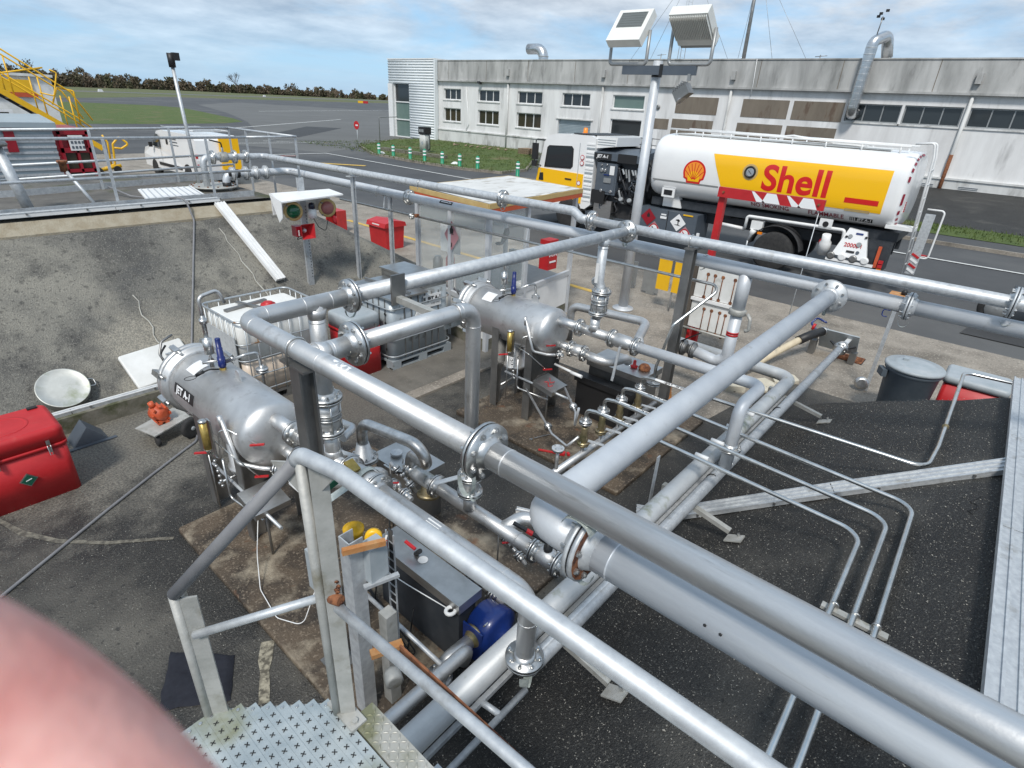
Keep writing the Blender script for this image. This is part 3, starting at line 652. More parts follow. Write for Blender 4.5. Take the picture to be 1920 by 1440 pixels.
# A: far header in two heights
A0 = (6.0, 4.02, 2.55)
AL = [(5.78, 11.35, 2.55), (6.0, 4.12, 2.55), (5.97, 3.98, Z1), (5.97, 3.83, Z1)]
t = pipe('header_pipe', 'upper grey header pipe from the mound manhole to its drop near the mast', [(4.62, 11.4, 1.95), (4.62, 11.4, 2.55), (5.78, 11.4, 2.55)] + AL[1:], r1, 'galv', .1, welds=[((5.99, 4.3, 2.55), (0, 1, 0))])
flange(t, (5.94, 5.25, 2.55), (0, 1, 0), r1, .115); strapband(t, (5.94, 5.25, 2.55), (0, 1, 0), .06); flange(t, (5.97, 3.82, Z1), (0, 1, 0), r1, .12)
for x in (4.8, 5.2, 5.42): flange(t, (x, 11.4, 2.55), (1, 0, 0), r1, .12, bolts=x > 5)
b = B(); b.lathe((5.0, 11.4, 2.55), (1, 0, 0), [(-.07, .06), (-.06, .09), (.06, .09), (.07, .06)], 18); b.cyl((5.0, 11.4, 2.6), (5.0, 11.4, 2.72), .02); b.build('valve_body', 'galv_old', t)
B().tube(fillet([(5.0, 11.4, 2.71), (4.98, 11.37, 2.8), (4.72, 11.22, 2.86)], .05), .013, 8).build('valve_lever', 'black', t)
ubolt(t, (5.91, 6.9, 2.55), (0, 1, 0), r1, wr=.006)
t = pipe('header_pipe', 'upper grey header pipe from the tee above the mast base running past barrier', [(5.97, 3.81, Z1), (XA+.03, 2.6, Z1), (XA+.05, -6, Z1)], r1, 'galv', welds=[((5.96, 3.02, Z1), (0, 1, 0)), ((5.96, 3.42, Z1), (0, 1, 0))], extra=lambda b: b.tube([(5.96, YC, Z1), (5.78, YC, Z1)], r1, 16))
flange(t, (XA+.05, -.25, Z1), (0, 1, 0), r1, .125, m='galv'); strapband(t, (XA+.05, -.25, Z1), (0, 1, 0), .085); ubolt(t, (XA+.03, 2.5, Z1), (0, 1, 0), r1, wr=.006)
# B: lower far header
t = pipe('header_pipe', 'lower thick grey header pipe with arrow label running past the shelter', [(4.92, 11.25, 1.95), (4.92, 11.25, 2.27), (6.2, 11.25, 2.27), (6.17, 7.5, Z2), (XB+.06, 3.0, Z2), (XB-.03, .44, Z2)], r2, 'silver_paint', .13)
flange(t, (6.16, 7.48, Z2), (0, 1, 0), r2, .12)
for x in (5.05, 5.3, 5.5, 5.7): flange(t, (x, 11.25, 2.27), (1, 0, 0), r2, .125, bolts=False, m='galv')
b = B(); [b.cyl((x, 11.25, 2.27), (x+.05, 11.25, 2.27), r2*1.12, n=18) for x in (4.95, 5.12)]; b.cyl((4.92, 11.25, 2.05), (4.92, 11.25, 2.13), r2*1.12, n=18); b.build('rubber_sleeve', 'black', t)
m_ = lambda x, y: V((6.155-r2*1.01*math.sin(.75-y/r2), 6.55-x, Z2+r2*1.01*math.cos(.75-y/r2)))
b = B(); N = 4
for i in range(N):
    ya, yb = -.028+.056*i/N, -.028+.056*(i+1)/N; b.add([m_(-.14, ya), m_(.14, ya), m_(.14, yb), m_(-.14, yb)], [(0, 1, 2, 3)], True)
lab = b.build('flow_label', 'black', t)
m2 = lambda x, y: V((6.155-r2*1.03*math.sin(.75-y/r2), 6.55-x, Z2+r2*1.03*math.cos(.75-y/r2)))
b = B(); b.add([m2(-.11, -.006), m2(.05, -.006), m2(.05, .006), m2(-.11, .006)], [(0, 1, 2, 3)]); b.add([m2(.05, -.02), m2(.12, 0), m2(.05, .02)], [(0, 1, 2)]); b.build('arrow', 'text_white', lab)
m3 = lambda x, y: V((6.195-r2*1.01*math.sin(.7-y/r2), 10.95-x, 2.265+r2*1.01*math.cos(.7-y/r2)))
B().add([m3(-.28, -.025), m3(.28, -.025), m3(.28, .025), m3(-.28, .025)], [(0, 1, 2, 3)]).build('flow_label', 'black', t)
text(t, 'label_text', 'JET A-1', 'text_white', lambda x, y: m3(x, y)+V((-.003, 0, .003)), .05, bold=.003)
ubolt(t, (6.15, 8.25, 2.262), (0, 1, 0), r2, wr=.006); ubolt(t, (XB+.02, 2.36, Z2), (0, 1, 0), r2, down=(-1, 0, 0), wr=.006)
b = B(); b.tube(fillet([(XB+.03, 1.9, Z2), (XB+.03, 1.9, 1.82)], .1), r2*.98, 18); b.build('drop_leg', 'silver_paint', t)
t = pipe('header_pipe', 'lower thick grey header pipe behind the trash bin, bolted to far flange', [(XB-.03, .4, Z2), (XB-.02, -6, Z2)], r2, 'silver_paint')
flange(t, (XB-.03, .42, Z2), (0, 1, 0), r2, .125, m='galv'); strapband(t, (XB-.03, .42, Z2), (0, 1, 0), .085)
# E and P2
t = pipe('overhead_pipe', 'thick grey painted pipe crossing overhead with a big elbow near handrail', [(5.74, YE, Z2), (XQ, YE, Z2), (XQ, .8, Z2)], r2*1.03, 'silver_paint', .19, n=22, welds=[((1.62, YE, Z2), (1, 0, 0))])
flange(t, (5.76, YE, Z2), (1, 0, 0), r2, .15, m='galv'); strapband(t, (5.76, YE, Z2), (1, 0, 0), .08)
t = pipe('overhead_pipe', 'long thick grey painted pipe with black scuffs beside the handrail', [(XQ, .76, Z2), (XQ+.02, -3.2, Z2)], r2*1.03, 'silver_long', n=22, welds=[((XQ, .66, Z2), (0, 1, 0))])
flange(t, (XQ, .78, Z2), (0, 1, 0), r2, .135, m='galv'); strapband(t, (XQ, .78, Z2), (0, 1, 0), .08)
b = B()
for k in range(8):
    a = math.pi*k/8; c = math.pi*(k+1)/8; f_ = lambda x: V((XQ-.15*math.sin(.5), .78+.06*math.cos(x), Z2+.13+.045*math.sin(x)))
    b.add([f_(a)+V((-.03, 0, 0)), f_(a)+V((.05, 0, .01)), f_(c)+V((.05, 0, .01)), f_(c)+V((-.03, 0, 0))], [(0, 1, 2, 3)], True)
b.build('earth_strap', 'strap', t)
B().lathe((XQ, .78, Z2), (0, -1, 0), [(.02, .1), (.021, .128)], 20).build('rust_ring', 'rust', t)
for dy in (.25, .3): 
    b = B(); q = [V((XQ-.062+rnd.uniform(-.004, .004), dy+rnd.uniform(-.02, .02), Z2+.04)) for _ in range(1)]
    b.lathe((XQ-.0665, dy, Z2+.027), (-.93, 0, .37), [(0, .006), (.0012, .003)], 5); b.build('paint_chip', 'black', t)
# support columns
def column(name, label, x, y, z0, z1, w=.09, m='steel_dark', cap=None):
    t = thing(name, label, 'post', (x, y, z0)); b = B()
    b.box(x-w/2, x-w/2+.012, y-w/2, y+w/2, z0, z1).box(x+w/2-.012, x+w/2, y-w/2, y+w/2, z0, z1).box(x-w/2+.0122, x+w/2-.0122, y-.006, y+.006, z0, z1-.002)
    b.build('column', m, t); B().box(x-w, x+w, y-w, y+w, z0-.03, z0+.012).build('base_plate', m, t)
    if cap: B().box(x-cap[0], x+cap[0], y-cap[1], y+cap[1], z1, z1+.014).build('head_plate', m, t)
    return t
column('pipe_post', 'dark steel column carrying the elbow run above the round vessel', XP, 2.6, .055, 2.395, .095, 'steel_dark', (.06, .12))
column('pipe_post', 'dark steel column carrying both headers beside the yellow boards', XA+.02, 2.48, 0, 2.4, .1, 'steel_dark', (.09, .05))
column('pipe_post', 'slim grey post carrying the upper header on the mound corner', 5.87, 8.6, .6, 2.47, .06, 'galv', (.1, .05))
column('pipe_post', 'slim grey post carrying the lower header beside grey container', 6.17, 8.0, .2, 2.3, .06, 'galv')
# thin line running below the headers
t = pipe('thin_pipe', 'thin steel line hung below the headers, bending down to the meters', [(6.05, 9.3, 2.0), (6.05, 2.1, 2.04), (5.62, 2.4, 1.62), (5.6, 2.5, 1.1), (5.6, 2.5, .9)], .017, 'tube_steel', .08, n=10)
for y in (8.05, 4.9): B().beam((6.07, y, 2.02), (6.1, y, 2.2), .02, .015).build('hanger', 'galv', t)
flange(t, (6.05, 7.3, 2.0), (0, 1, 0), .02, .05, n=4); flange(t, (5.6, 2.5, .88), (0, 0, 1), .02, .08, n=4)
b = B(); b.box(6.02, 6.08, 7.15, 7.2, 2.0, 2.05); b.build('valve_body', 'rust', t)

# ------------------------------------------------------------------ filter skids
def skid(x, label, lab2, y1, y0, first, zc=1.1):
    rv = .3
    t = thing('filter_vessel', label, 'filter', (x, (y0+y1)/2, .055))
    b = B(); b.lathe((x, y1-.16, zc), (0, -1, 0), [(0, rv), (y1-.16-y0-.14, rv)] + [(y1-.16-y0-.14+.14*math.sin(R(a)), rv*(.999*math.cos(R(a))) + (0 if a < 80 else .0)) for a in range(8, 91, 9)], 40)
    b.build('shell', 'steel', t)
    b = B(); b.lathe((x, y1-.14, zc), (0, 1, 0), [(-.11, rv+.002), (-.11, rv+.03), (-.05, rv+.03), (-.05, rv+.05), (.0, rv+.05), (.0, rv+.03), (.02, rv+.03), (.02, rv+.048), (.075, rv+.045), (.085, rv*.95), (.12, rv*.75), (.15, rv*.35), (.158, .002)], 40)
    cov_ = b.build('end_cover', 'steel', t)
    for k in range(8):
        a = R(22+45*k); px, pz = x+(rv+.06)*math.cos(a), zc+(rv+.06)*math.sin(a); q = Matrix.Rotation(-a, 3, 'Y')
        B().cbox((px, y1-.11, pz), (.05, .15, .05), q).tube([(px, y1-.24, pz), (px, y1+.0, pz)], .014, 8).build('clamp', 'steel_bright', cov_)
    B().tube(fillet([(x-.2, y1+.0, zc+.16), (x-.23, y1+.06, zc+.26), (x-.17, y1+.12, zc+.36), (x-.06, y1+.13, zc+.4)], .05), .011, 8).build('cover_handle', 'steel_dark', cov_)
    # saddles
    for y in (y1-.75, y0+.25):
        b = B(); w = .29; pts = [(-w, .055), (-.16, .055), (-.16, .5), (-.1, .62), (.1, .62), (.16, .5), (.16, .055), (w, .055), (w, zc-.05), (.2, zc-.21), (0, zc-.28), (-.2, zc-.21), (-w, zc-.05)]
        b.prism(pts, lambda a, z: V((x+a, y-.006, z)), lambda a, z: V((x+a, y+.006, z)))
        b.box(x-w-.006, x-w+.006, y-.055, y+.055, .055, zc-.06).box(x+w-.006, x+w+.006, y-.055, y+.055, .055, zc-.06)
        b.build('saddle', 'steel_dark', t)
    # plates on the shell
    def sm(a0, y): return lambda u_, v_: V((x-(rv+.003)*math.sin(a0-v_/rv), y-u_, zc+(rv+.003)*math.cos(a0-v_/rv)))
    def patch(nm, m, a0, y, w, h):
        f_ = sm(a0, y); b = B()
        for i in range(4): v0, v1 = -h/2+h*i/4, -h/2+h*(i+1)/4; b.add([f_(-w/2, v0), f_(w/2, v0), f_(w/2, v1), f_(-w/2, v1)], [(0, 1, 2, 3)], True)
        return b.build(nm, m, t)
    patch('data_plate', 'white', R(22) if first else R(30), y1-.5, .17, .15)
    if first:
        pl = patch('fuel_label', 'black', R(74), y1-.56, .4, .1); f_ = sm(R(74), y1-.56)
        text(t, 'label_text', 'JET A-1', 'text_white', lambda a, c: f_(a, c)+V((-.004, 0, .002)), .095, bold=.004)
    # lifting eye
    b = B(); yy = y1-1.05 if first else y0+.45
    b.prism([(-.06, 0), (.06, 0), (.03, .085), (0, .1), (-.03, .085)], lambda a, c: V((x+.02-.006, yy+a, zc+rv-.004+c)), lambda a, c: V((x+.02+.006, yy+a, zc+rv-.004+c))); b.build('lifting_eye', 'steel', t)
    # top fittings: air eliminator, relief valve and their line
    yf = y1-.72; zt = zc+rv
    f = thing('air_eliminator', ('steel air eliminator canister on top of the vessel marked JET A-1' if first else 'steel air eliminator canister on the vessel nearer the glazed shelter'), 'fitting', (x, yf, zt-.01)); 
    B().lathe((x-.02, yf+.1, zt-.03), (0, 0, 1), [(0, .02), (.09, .02), (.09, .03), (.12, .012), (.16, .012), (.16, .042), (.3, .042), (.3, .03), (.32, .02), (.45, .02), (.45, .034), (.49, .034), (.49, .02), (.53, .016)], 14).build('canister', 'steel_bright', f)
    if first: B().tube(fillet([(x-.02, yf+.1, zt+.48), (x-.02, yf+.1, zt+.66), (x+.16, yf+.14, zt+.68), (x+.2, yf+.12, zt+.56)], .05), .017, 10).build('vent_pipe', 'steel', f)
    b = B(); b.cyl((x-.1, yf+.1, zt+.055), (x+.12, yf+.04, zt+.055), .014, n=8); b.build('cross_line', 'steel_bright', f)
    g = thing('relief_valve', ('dark blue relief valve on top of the vessel marked JET A-1' if first else 'dark blue relief valve on the vessel nearer the glazed shelter'), 'valve', (x+.02, yf-.02, zt-.02))
    B().lathe((x+.02, yf-.03, zt+.02), (0, 0, 1), [(0, .025), (.02, .035), (.1, .035), (.1, .028), (.19, .028), (.19, .024), (.28, .024), (.285, .02)], 14).build('bonnet', 'blue_dark', g)
    b = B(); b.cyl((x+.02, yf-.03, zt-.02), (x+.02, yf-.03, zt+.03), .022); b.hexbolt((x+.02, yf-.03, zt-.012), (0, 0, 1), .03, .03); b.build('base_nut', 'brass', g)
    B().tube(fillet([(x+.05, yf-.05, zt+.07), (x+.18, yf-.14, zt+.13), (x+.3, yf-.16, zt+.13), (x+.31, yf-.17, zt-.06), (x+.31, yf-.17, zt-.35)], .04), .014, 8).build('discharge_line', 'steel_bright', g)
    flange(g, (x+.31, yf-.17, zt-.05), (0, 0, 1), .018, .055, n=4)
    B().tube(fillet([(x-.02, yf-.05, zt+.02), (x-.1, yf-.04, zt+.04), (x-.2, yf+.02, zt-.01)], .03), .008, 6).cyl((x-.2, yf+.02, zt-.01), (x-.14, yf-.01, zt+.02), .016, n=8).build('sample_cock', 'black', g)
    B().tube([V((x-.2, yf+.02, zt-.01))+V((-.05+.05*math.cos(k*.6), .04*math.sin(k*.6), -.01)) for k in range(11)], .003, 5).build('wire', 'black', g)
    # brass sight gauge at the side
    s_ = thing('sight_gauge', ('brass sight gauge on a bracket beside the vessel marked JET A-1' if first else 'brass sight gauge on the vessel nearer the glazed shelter'), 'gauge', (x-.38, y0+.45, .9)); gx, gy = x-.42, y0+.46
    B().cyl((gx, gy, .98), (gx, gy, 1.24), .031, n=16).build('gauge_tube', 'brass', s_)
    B().lathe((gx, gy, .93), (0, 0, 1), [(0, .012), (.03, .02), (.05, .034), (.055, .034)], 12).build('gauge_end', 'steel_bright', s_); B().lathe((gx, gy, 1.24), (0, 0, 1), [(0, .034), (.02, .034), (.025, .015)], 12).build('gauge_end', 'steel_bright', s_)
    B().beam((gx+.045, gy, .9), (gx+.045, gy, 1.25), .012, .07, (0, 1, 0)).build('back_plate', 'steel_brushed', s_)
    b = B(); b.tube(fillet([(gx+.01, gy, .94), (gx+.03, gy-.13, .93), (gx+.05, gy-.16, 1.2), (gx+.1, gy-.2, 1.22), (x-.2, y0-.02, 1.14)], .03), .006, 7); b.tube(fillet([(gx+.05, gy-.05, 1.06), (gx+.08, gy-.25, 1.0), (x-.22, y0+.02, .82)], .04), .006, 7); b.build('gauge_lines', 'tube_steel', s_)
    for p in ((gx-.03, gy+.05, .93), (x-.2, y0-.02, 1.14), (x-.2, y0+.0, .82)): B().beam(V(p)+V((-.05, .05, .0)), V(p)+V((.03, -.03, .01)), .02, .012).build('cock_handle', 'red', s_)
    # test tubes rack and drain line
    b = B(); b.tube(fillet([(x-.36, gy-.1, .9), (x-.36, gy-.1, .5), (x-.3, y0-.1, .48)], .05), .011, 8); b.tube([(x-.42, gy+.02, .92), (x-.42, gy+.02, .35)], .006, 6); b.build('drain_line', 'steel_bright', s_)
    for k in range(6): B().lathe((x-.4+.0, gy-.03-.012*k, .88-.045*k), (0, 0, -1), [(0, .012), (.02, .016), (.028, .009)], 8).build('line_fitting', 'steel_bright', s_)
    q = thing('sample_line', ('pale sampling tube and tray beside the vessel marked JET A-1' if first else 'pale sampling tube and tray beside vessel near shelter'), 'sampling tray', (x-.3, y0, .5))
    B().cyl((x-.3, y1-.95, .62), (x-.32, y0-.45, .62), .014, n=10).build('tube', 'galv', q)
    B().tube([(x-.08, y0+.0, .86), (x-.1, y0-.42, .84)], .015, 10).tube([(x-.1, y0-.26, .845), (x-.1, y0-.42, .84)], .021, 10).build('sleeve', 'white', q)
    b = B(); c = V((x-.26, y0-.08, .69)); rot = Matrix.Rotation(R(12), 3, 'X'); b.cbox(c, (.3, .3, .012), rot).cbox(c+V((-.145, 0, -.03)), (.012, .3, .06), rot).cbox(c+V((0, -.145, -.05)), (.3, .012, .06), rot); b.build('tray', 'steel_brushed', q)
    for k in range(2): B().tube([c+V((-.06+.1*k+.035*math.sin(j*.9), .05-.02*j+.05*k, .012+.006*math.sin(j))) for j in range(8)], .005, 6).build('red_cord', 'red', q)
    b = B(); b.tube([(x-.26, y0-.06, .66), (x-.26, y0-.06, .06)], .012, 8); b.build('tray_leg', 'steel_dark', q)
    # standpipe with elbow on the dome end
    st = thing('standpipe', ('thin upright standpipe at the domed end of the vessel marked JET A-1' if first else 'thin upright standpipe at domed end of vessel near shelter'), 'pipe', (x-.28, y0, .9))
    B().tube(fillet([(x-.33, y0+.3, zc+.2), (x-.31, y0+.18, zc-.18), (x-.2, y0+.04, zc-.21), (x-.14, y0-.06, zc-.2)], .06), .018, 10).tube([(x-.335, y0+.31, zc+.23), (x-.33, y0+.295, zc+.13)], .022, 10).build('tube', 'steel', st)
    flange(st, (x-.12, y0-.09, zc-.195), (.55, -.83, 0), .02, .055, n=4)
    # nozzles
    zn = zc+.17
    n_ = thing('outlet_pipe', label.replace('filter vessel', 'outlet pipe'), 'pipe', (x, y0, zn)); n_['label'] = lab2
    b = B(); b.tube([(x, y0+.14, zn), (x, y0-.24, zn)], .06, 18); b.tube([(x, y0-.26, zn), (x, 2.99, zn)], r1, 18); b.tube([(x, YC-.02, zn), (x, YC-.02, 1.56)], r1, 18); b.lathe((x, YC-.02, zn), (0, 0, 1), [(.03, r1*1.3), (.08, r1*1.05), (.1, r1)], 16)
    weld(b, (x, y0-.36, zn), (0, 1, 0), r1); weld(b, (x, 3.07, zn), (0, 1, 0), r1); b.build('tube', 'steel', n_)
    flange(n_, (x, y0-.25, zn), (0, 1, 0), r1, .105)
    # lower inlet: nozzle, valve and swept elbow
    i_ = thing('inlet_pipe', ('swept inlet elbow under the outlet of the vessel marked JET A-1' if first else 'swept inlet elbow under the outlet of vessel near shelter'), 'pipe', (x, y0, .98))
    b = B(); b.tube(fillet([(x+.03, y0+.08, zc-.14), (x+.05, y0-.12, zc-.15)], .1), .05, 16); b.tube(fillet([(x+.07, y0-.32, zc-.17), (x+.1, y0-.62, zc-.2), (x+.45, y0-.68, zc-.22), (x+.5, y0-.68, zc-.28)], .2), .055, 16); b.build('tube', 'steel', i_)
    flange(i_, (x+.05, y0-.13, zc-.15), (.1, -1, 0), .05, .1); flange(i_, (x+.07, y0-.3, zc-.165), (.1, -1, 0), .05, .1)
    B().lathe((x+.05, y0-.14, zc-.15), (.1, -1, 0), [(0, .05), (.02, .075), (.14, .075), (.16, .05)], 18).build('valve_body', 'steel', i_)
    # box housing of the water separator below
    sp = thing('sump', ('steel sump cylinder hanging under the vessel marked JET A-1' if first else 'steel sump cylinder hanging under vessel near shelter'), 'sump', (x, y0+.62, .4))
    B().lathe((x-.03, (y0+y1)/2-.1, zc-rv+.03), (0, 0, -1), [(0, .13), (.32, .13), (.32, .15), (.36, .15), (.36, .12), (.42, .04), (.46, .04)], 20).build('shell', 'steel', sp)
    B().tube(fillet([(x-.03, (y0+y1)/2-.1, zc-rv-.4), (x-.03, (y0+y1)/2-.1, .42), (x-.3, (y0+y1)/2-.1, .4)], .05), .015, 8).build('drain_line', 'steel_bright', sp)
    return t
skid(1.84, 'stainless filter vessel marked JET A-1 standing in front of white container', 'stainless outlet pipe and tee behind dark steel column', 5.72, 3.98, True)
skid(5.29, 'stainless filter vessel near the glazed shelter with blank white plate', 'stainless outlet pipe and tee on the vessel near shelter', 5.2, 3.64, False, 1.22)
# stacked valves on the two risers
def stack_valve(x, y, z0, z1, label):
    t = thing('check_valve', label, 'valve', (x, y, z0)); h = z1-z0
    B().lathe((x, y, z0), (0, 0, 1), [(0, .06), (.01, .08), (h*.3, .085), (h*.5, .075), (h*.7, .085), (h-.01, .08), (h, .06)], 22).build('body', 'steel', t)
    for zz in (z0+h*.42, z0+h*.62): B().lathe((x, y, zz), (0, 0, 1), [(0, .098), (.014, .098)], 22).build('ring', 'steel_bright', t)
    for k in range(6):
        a = R(60*k+15); B().cyl((x+.092*math.cos(a), y+.092*math.sin(a), z0-.01), (x+.092*math.cos(a), y+.092*math.sin(a), z1+.01), .007, n=7).build('tie_rod', 'steel_bright', t)
    return t
stack_valve(1.84, YC, 1.545, 1.75, 'ribbed check valve on riser beside the dark steel column'); stack_valve(5.3, YC-.04, 1.66, 1.85, 'ribbed check valve on the riser beside pressure gauge')
for x, y, z, lab in ((1.84, YC, 1.52, 'bolted flange joint under the check valve by dark column'), (5.3, YC-.03, 1.63, 'bolted flange joint under check valve near pressure gauge')):
    t = thing('flange_joint', lab, 'flange', (x, y, z-.03)); flange(t, (x, y, z), (0, 0, 1), r1, .105)
    B().cyl((x, y, z), (x, y, z-.06), r1*1.02, n=18).build('neck', 'steel', t)
# pressure gauge on a bracket pipe near the right riser
t = thing('pressure_gauge', 'round pressure gauge on a stem beside the far riser', 'gauge', (5.6, 3.45, 1.4)); 
B().cyl((5.72, 3.5, 1.42), (5.7, 3.5, 1.8), .012, n=8).build('stem', 'steel_bright', t); B().lathe((5.7, 3.5, 1.85), (-.8, -.55, .1), [(-.025, .05), (.02, .05), (.025, .045)], 18).build('case', 'steel_bright', t); B().lathe((5.7, 3.5, 1.85), (-.8, -.55, .1), [(.0255, .02), (.027, .002)], 14).build('dial', 'black', t)
B().beam((5.73, 3.55, 1.6), (5.72, 3.42, 1.62), .02, .012).build('cock_handle', 'red', t)
# Q: outlet run of the near skid down to the lower pipe G
zq, ZF, YF, ZG, YG = 1.29, .7, 1.47, .68, 1.29
t = pipe('outlet_run', 'grey steel pipe running below the handrail to a round floor flange', [(1.84, 2.64, zq), (1.84, YG+.02, zq), (1.84, YG+.02, .8)], r1, 'steel', .11, welds=[((1.84, 1.5, zq), (0, 1, 0)), ((1.84, YG+.02, 1.1), (0, 0, 1))])
flange(t, (1.84, 2.66, zq), (0, 1, 0), r1, .115); flange(t, (1.84, YG+.02, .79), (0, 0, 1), r1, .115); 
b = B()
for k in range(7):
    a, c = R(180*k/7), R(180*(k+1)/7); f_ = lambda q: V((1.76-.02*math.cos(q), YG-.06, .77-.09*math.sin(q)))
    b.add([f_(a)+V((.015, -.02, 0)), f_(a)+V((-.015, .02, 0)), f_(c)+V((-.015, .02, 0)), f_(c)+V((.015, -.02, 0))], [(0, 1, 2, 3)], True)
b.build('earth_strap', 'strap', t)
B().add([V((1.84+r1*1.01*math.sin(a), y, zq+r1*1.01*math.cos(a))) for a in (-.5, 0, .5) for y in (2.02, 2.14)], [(0, 1, 3, 2), (2, 3, 5, 4)], True).build('tape', 'white', t)
t = thing('wafer_valve', 'wafer valve between flanges with webbing strap tied round it', 'valve', (1.84, 2.8, zq-.1)); flange(t, (1.84, 2.98, zq), (0, 1, 0), r1, .11)
B().lathe((1.84, 2.68, zq), (0, 1, 0), [(0, .06), (.02, .085), (.07, .09), (.12, .09), (.24, .08), (.3, .06)], 20).build('body', 'steel', t)
b = B()
for k in range(13):
    a, c = R(-70+200*k/13), R(-70+200*(k+1)/13); f_ = lambda q, yy: V((1.84-.105*math.sin(q), yy, zq+.105*math.cos(q)))
    b.add([f_(a, 2.76), f_(a, 2.81), f_(c, 2.81), f_(c, 2.76)], [(0, 1, 2, 3)], True)
b.quad((1.72, 2.8, zq+.06), (1.72, 2.75, zq+.05), (1.52, 2.78, zq-.02), (1.53, 2.84, zq-.01)); b.build('webbing_strap', 'strap', t)
B().cbox((1.78, 2.86, zq+.12), (.07, .1, .03), Matrix.Rotation(.4, 3, 'X')).cbox((1.7, 2.9, zq+.09), (.05, .09, .03), Matrix.Rotation(.2, 3, 'X')).build('ratchet_buckle', 'brass', t)
b = B(); b.cbox((1.66, 2.93, zq+.02), (.13, .06, .05), Matrix.Rotation(.3, 3, 'Z')); b.build('green_web', 'green_dark', t)
# M manifold
t = pipe('manifold_pipe', 'stainless manifold pipe under the drop leg with a swept branch', [(2.6, 2.9, .78), (2.6, 1.86, .76)], r1, 'steel', extra=lambda b: (b.tube(fillet([(2.6, 2.16, .77), (2.78, 2.12, .8), (2.86, 1.95, .8), (2.95, 1.7, .72)], .12), r1, 16), b.tube([(2.57, YD, .95), (2.57, YD, .8)], r1*.93, 16)), welds=[((2.6, 2.32, .77), (0, 1, 0)), ((2.6, 2.0, .77), (0, 1, 0))])
flange(t, (2.6, 2.91, .78), (0, 1, 0), r1, .1)
t = thing('ball_valve', 'ball valve with black lever between manifold and lower pipe', 'valve', (2.62, 1.7, .65)); flange(t, (2.61, 1.84, .76), (0, 1, 0), r1, .1); flange(t, (2.63, 1.64, .74), (0, 1, 0), r1, .1)
B().lathe((2.61, 1.83, .76), (.1, -1, -.1), [(0, .05), (.03, .07), (.12, .075), (.18, .05)], 18).build('body', 'steel', t); B().lathe((2.62, 1.74, .8), (0, 0, 1), [(0, .035), (.05, .035), (.06, .02), (.09, .02)], 12).build('stem', 'black', t)
B().beam((2.62, 1.74, .88), (2.5, 1.98, 1.0), .028, .016).build('lever', 'black', t); B().beam((2.565, 1.85, .935), (2.545, 1.89, .955), .032, .02).build('red_band', 'red', t)
t = thing('strainer', 'mossy bowl strainer with flanged ends in front of steel cabinet', 'strainer', (2.62, 3.05, .6)); flange(t, (2.58, 3.2, .8), (.1, 1, 0), r1, .1)
B().tube(fillet([(2.6, 2.94, .78), (2.6, 3.02, .78), (2.58, 3.2, .8)], .05), .066, 16).build('body', 'mossy_paint', t); B().lathe((2.62, 3.03, .75), (-.2, -.1, -1), [(0, .06), (.1, .07), (.1, .1), (.13, .1), (.13, .03)], 18).build('bowl', 'bronze', t)
t = pipe('swan_neck', 'shiny swan neck pipe from pump reducer to bowl strainer', [(2.38, 3.62, .98), (2.38, 3.62, 1.2), (2.42, 2.92, 1.27), (2.46, 2.84, 1.08), (2.57, 3.2, .98), (2.57, 3.22, .82)], r1*.86, 'steel_bright', [.12, .14, .1, .1], 16)
B().lathe((2.38, 3.62, .84), (0, 0, 1), [(0, .1), (.015, .1), (.02, .085), (.15, .052)], 20).build('reducer', 'steel', t); flange(t, (2.38, 3.62, .83), (0, 0, 1), .06, .125)
t = thing('drop_valve', 'flanged valve with white tag on the drop leg', 'valve', (2.57, YD, .95)); flange(t, (2.57, YD, .97), (0, 0, 1), r1*.93, .1); B().lathe((2.57, YD, .98), (0, 0, 1), [(0, .05), (.02, .07), (.1, .07), (.13, .05)], 18).build('body', 'steel', t)
B().beam((2.5, YD+.06, 1.11), (2.36, YD+.18, 1.06), .05, .006).build('lever', 'galv', t); strapband(t, (2.5, YD-.1, 1.08), (0, 1, 0), .03)
# F and G
t = pipe('lower_pipe', 'thick mossy grey pipe low over the floor passing under the landing', [(-2.5, YF, ZF), (7.45, YF-.02, ZF), (7.5, 3.1, ZF)], r2*1.12, 'mossy_paint', .2, n=20, extra=lambda b: b.tube([(2.64, 1.62, .73), (2.68, YF, ZF)], r2*.9, 16))
t = pipe('lower_pipe', 'slim galvanised pipe low over the bank ending at hose coupling', [(1.84, YG+.02, .78), (1.84, YG, ZG), (9.15, YG-.02, ZG)], .052, 'galv', .09, n=16)
for x in (3.1, 4.55, 6.4): B().lathe((x, YG, ZG), (1, 0, 0), [(-.006, .056), (.006, .056)], 16).build('clip', 'black', t)
flange(t, (9.18, YG-.02, ZG), (1, 0, 0), .052, .1); B().lathe((9.2, YG-.02, ZG), (1, 0, 0), [(0, .05), (.03, .08), (.12, .08), (.16, .05)], 16).build('end_valve', 'steel', t)
for sy in (-1, 1): B().beam((9.25, YG-.02+sy*.08, ZG), (9.3, YG-.02+sy*.17, ZG+.04), .035, .02).build('cam_arm', 'black', t)
t = pipe('lower_pipe', 'slim stainless pipe beside the mossy pipe under the handrail', [(-2.0, 1.66, .66), (1.72, 1.66, .66), (1.78, 1.75, .42)], .042, 'steel', .1, n=14)
t = pipe('thin_pipe', 'thin galvanised pipe with tee low over the bank under landing', [(-1.5, 1.27, .6), (1.8, 1.25, .6)], .02, 'galv', n=10, extra=lambda b: b.tube([(1.58, 1.26, .6), (1.56, 1.43, .6)], .02, 10))
b = B(); b.cbox((1.13, 1.27, .6), (.05, .08, .06)); b.cbox((1.11, 1.17, .58), (.05, .06, .05)); b.build('clamp', 'galv', t)
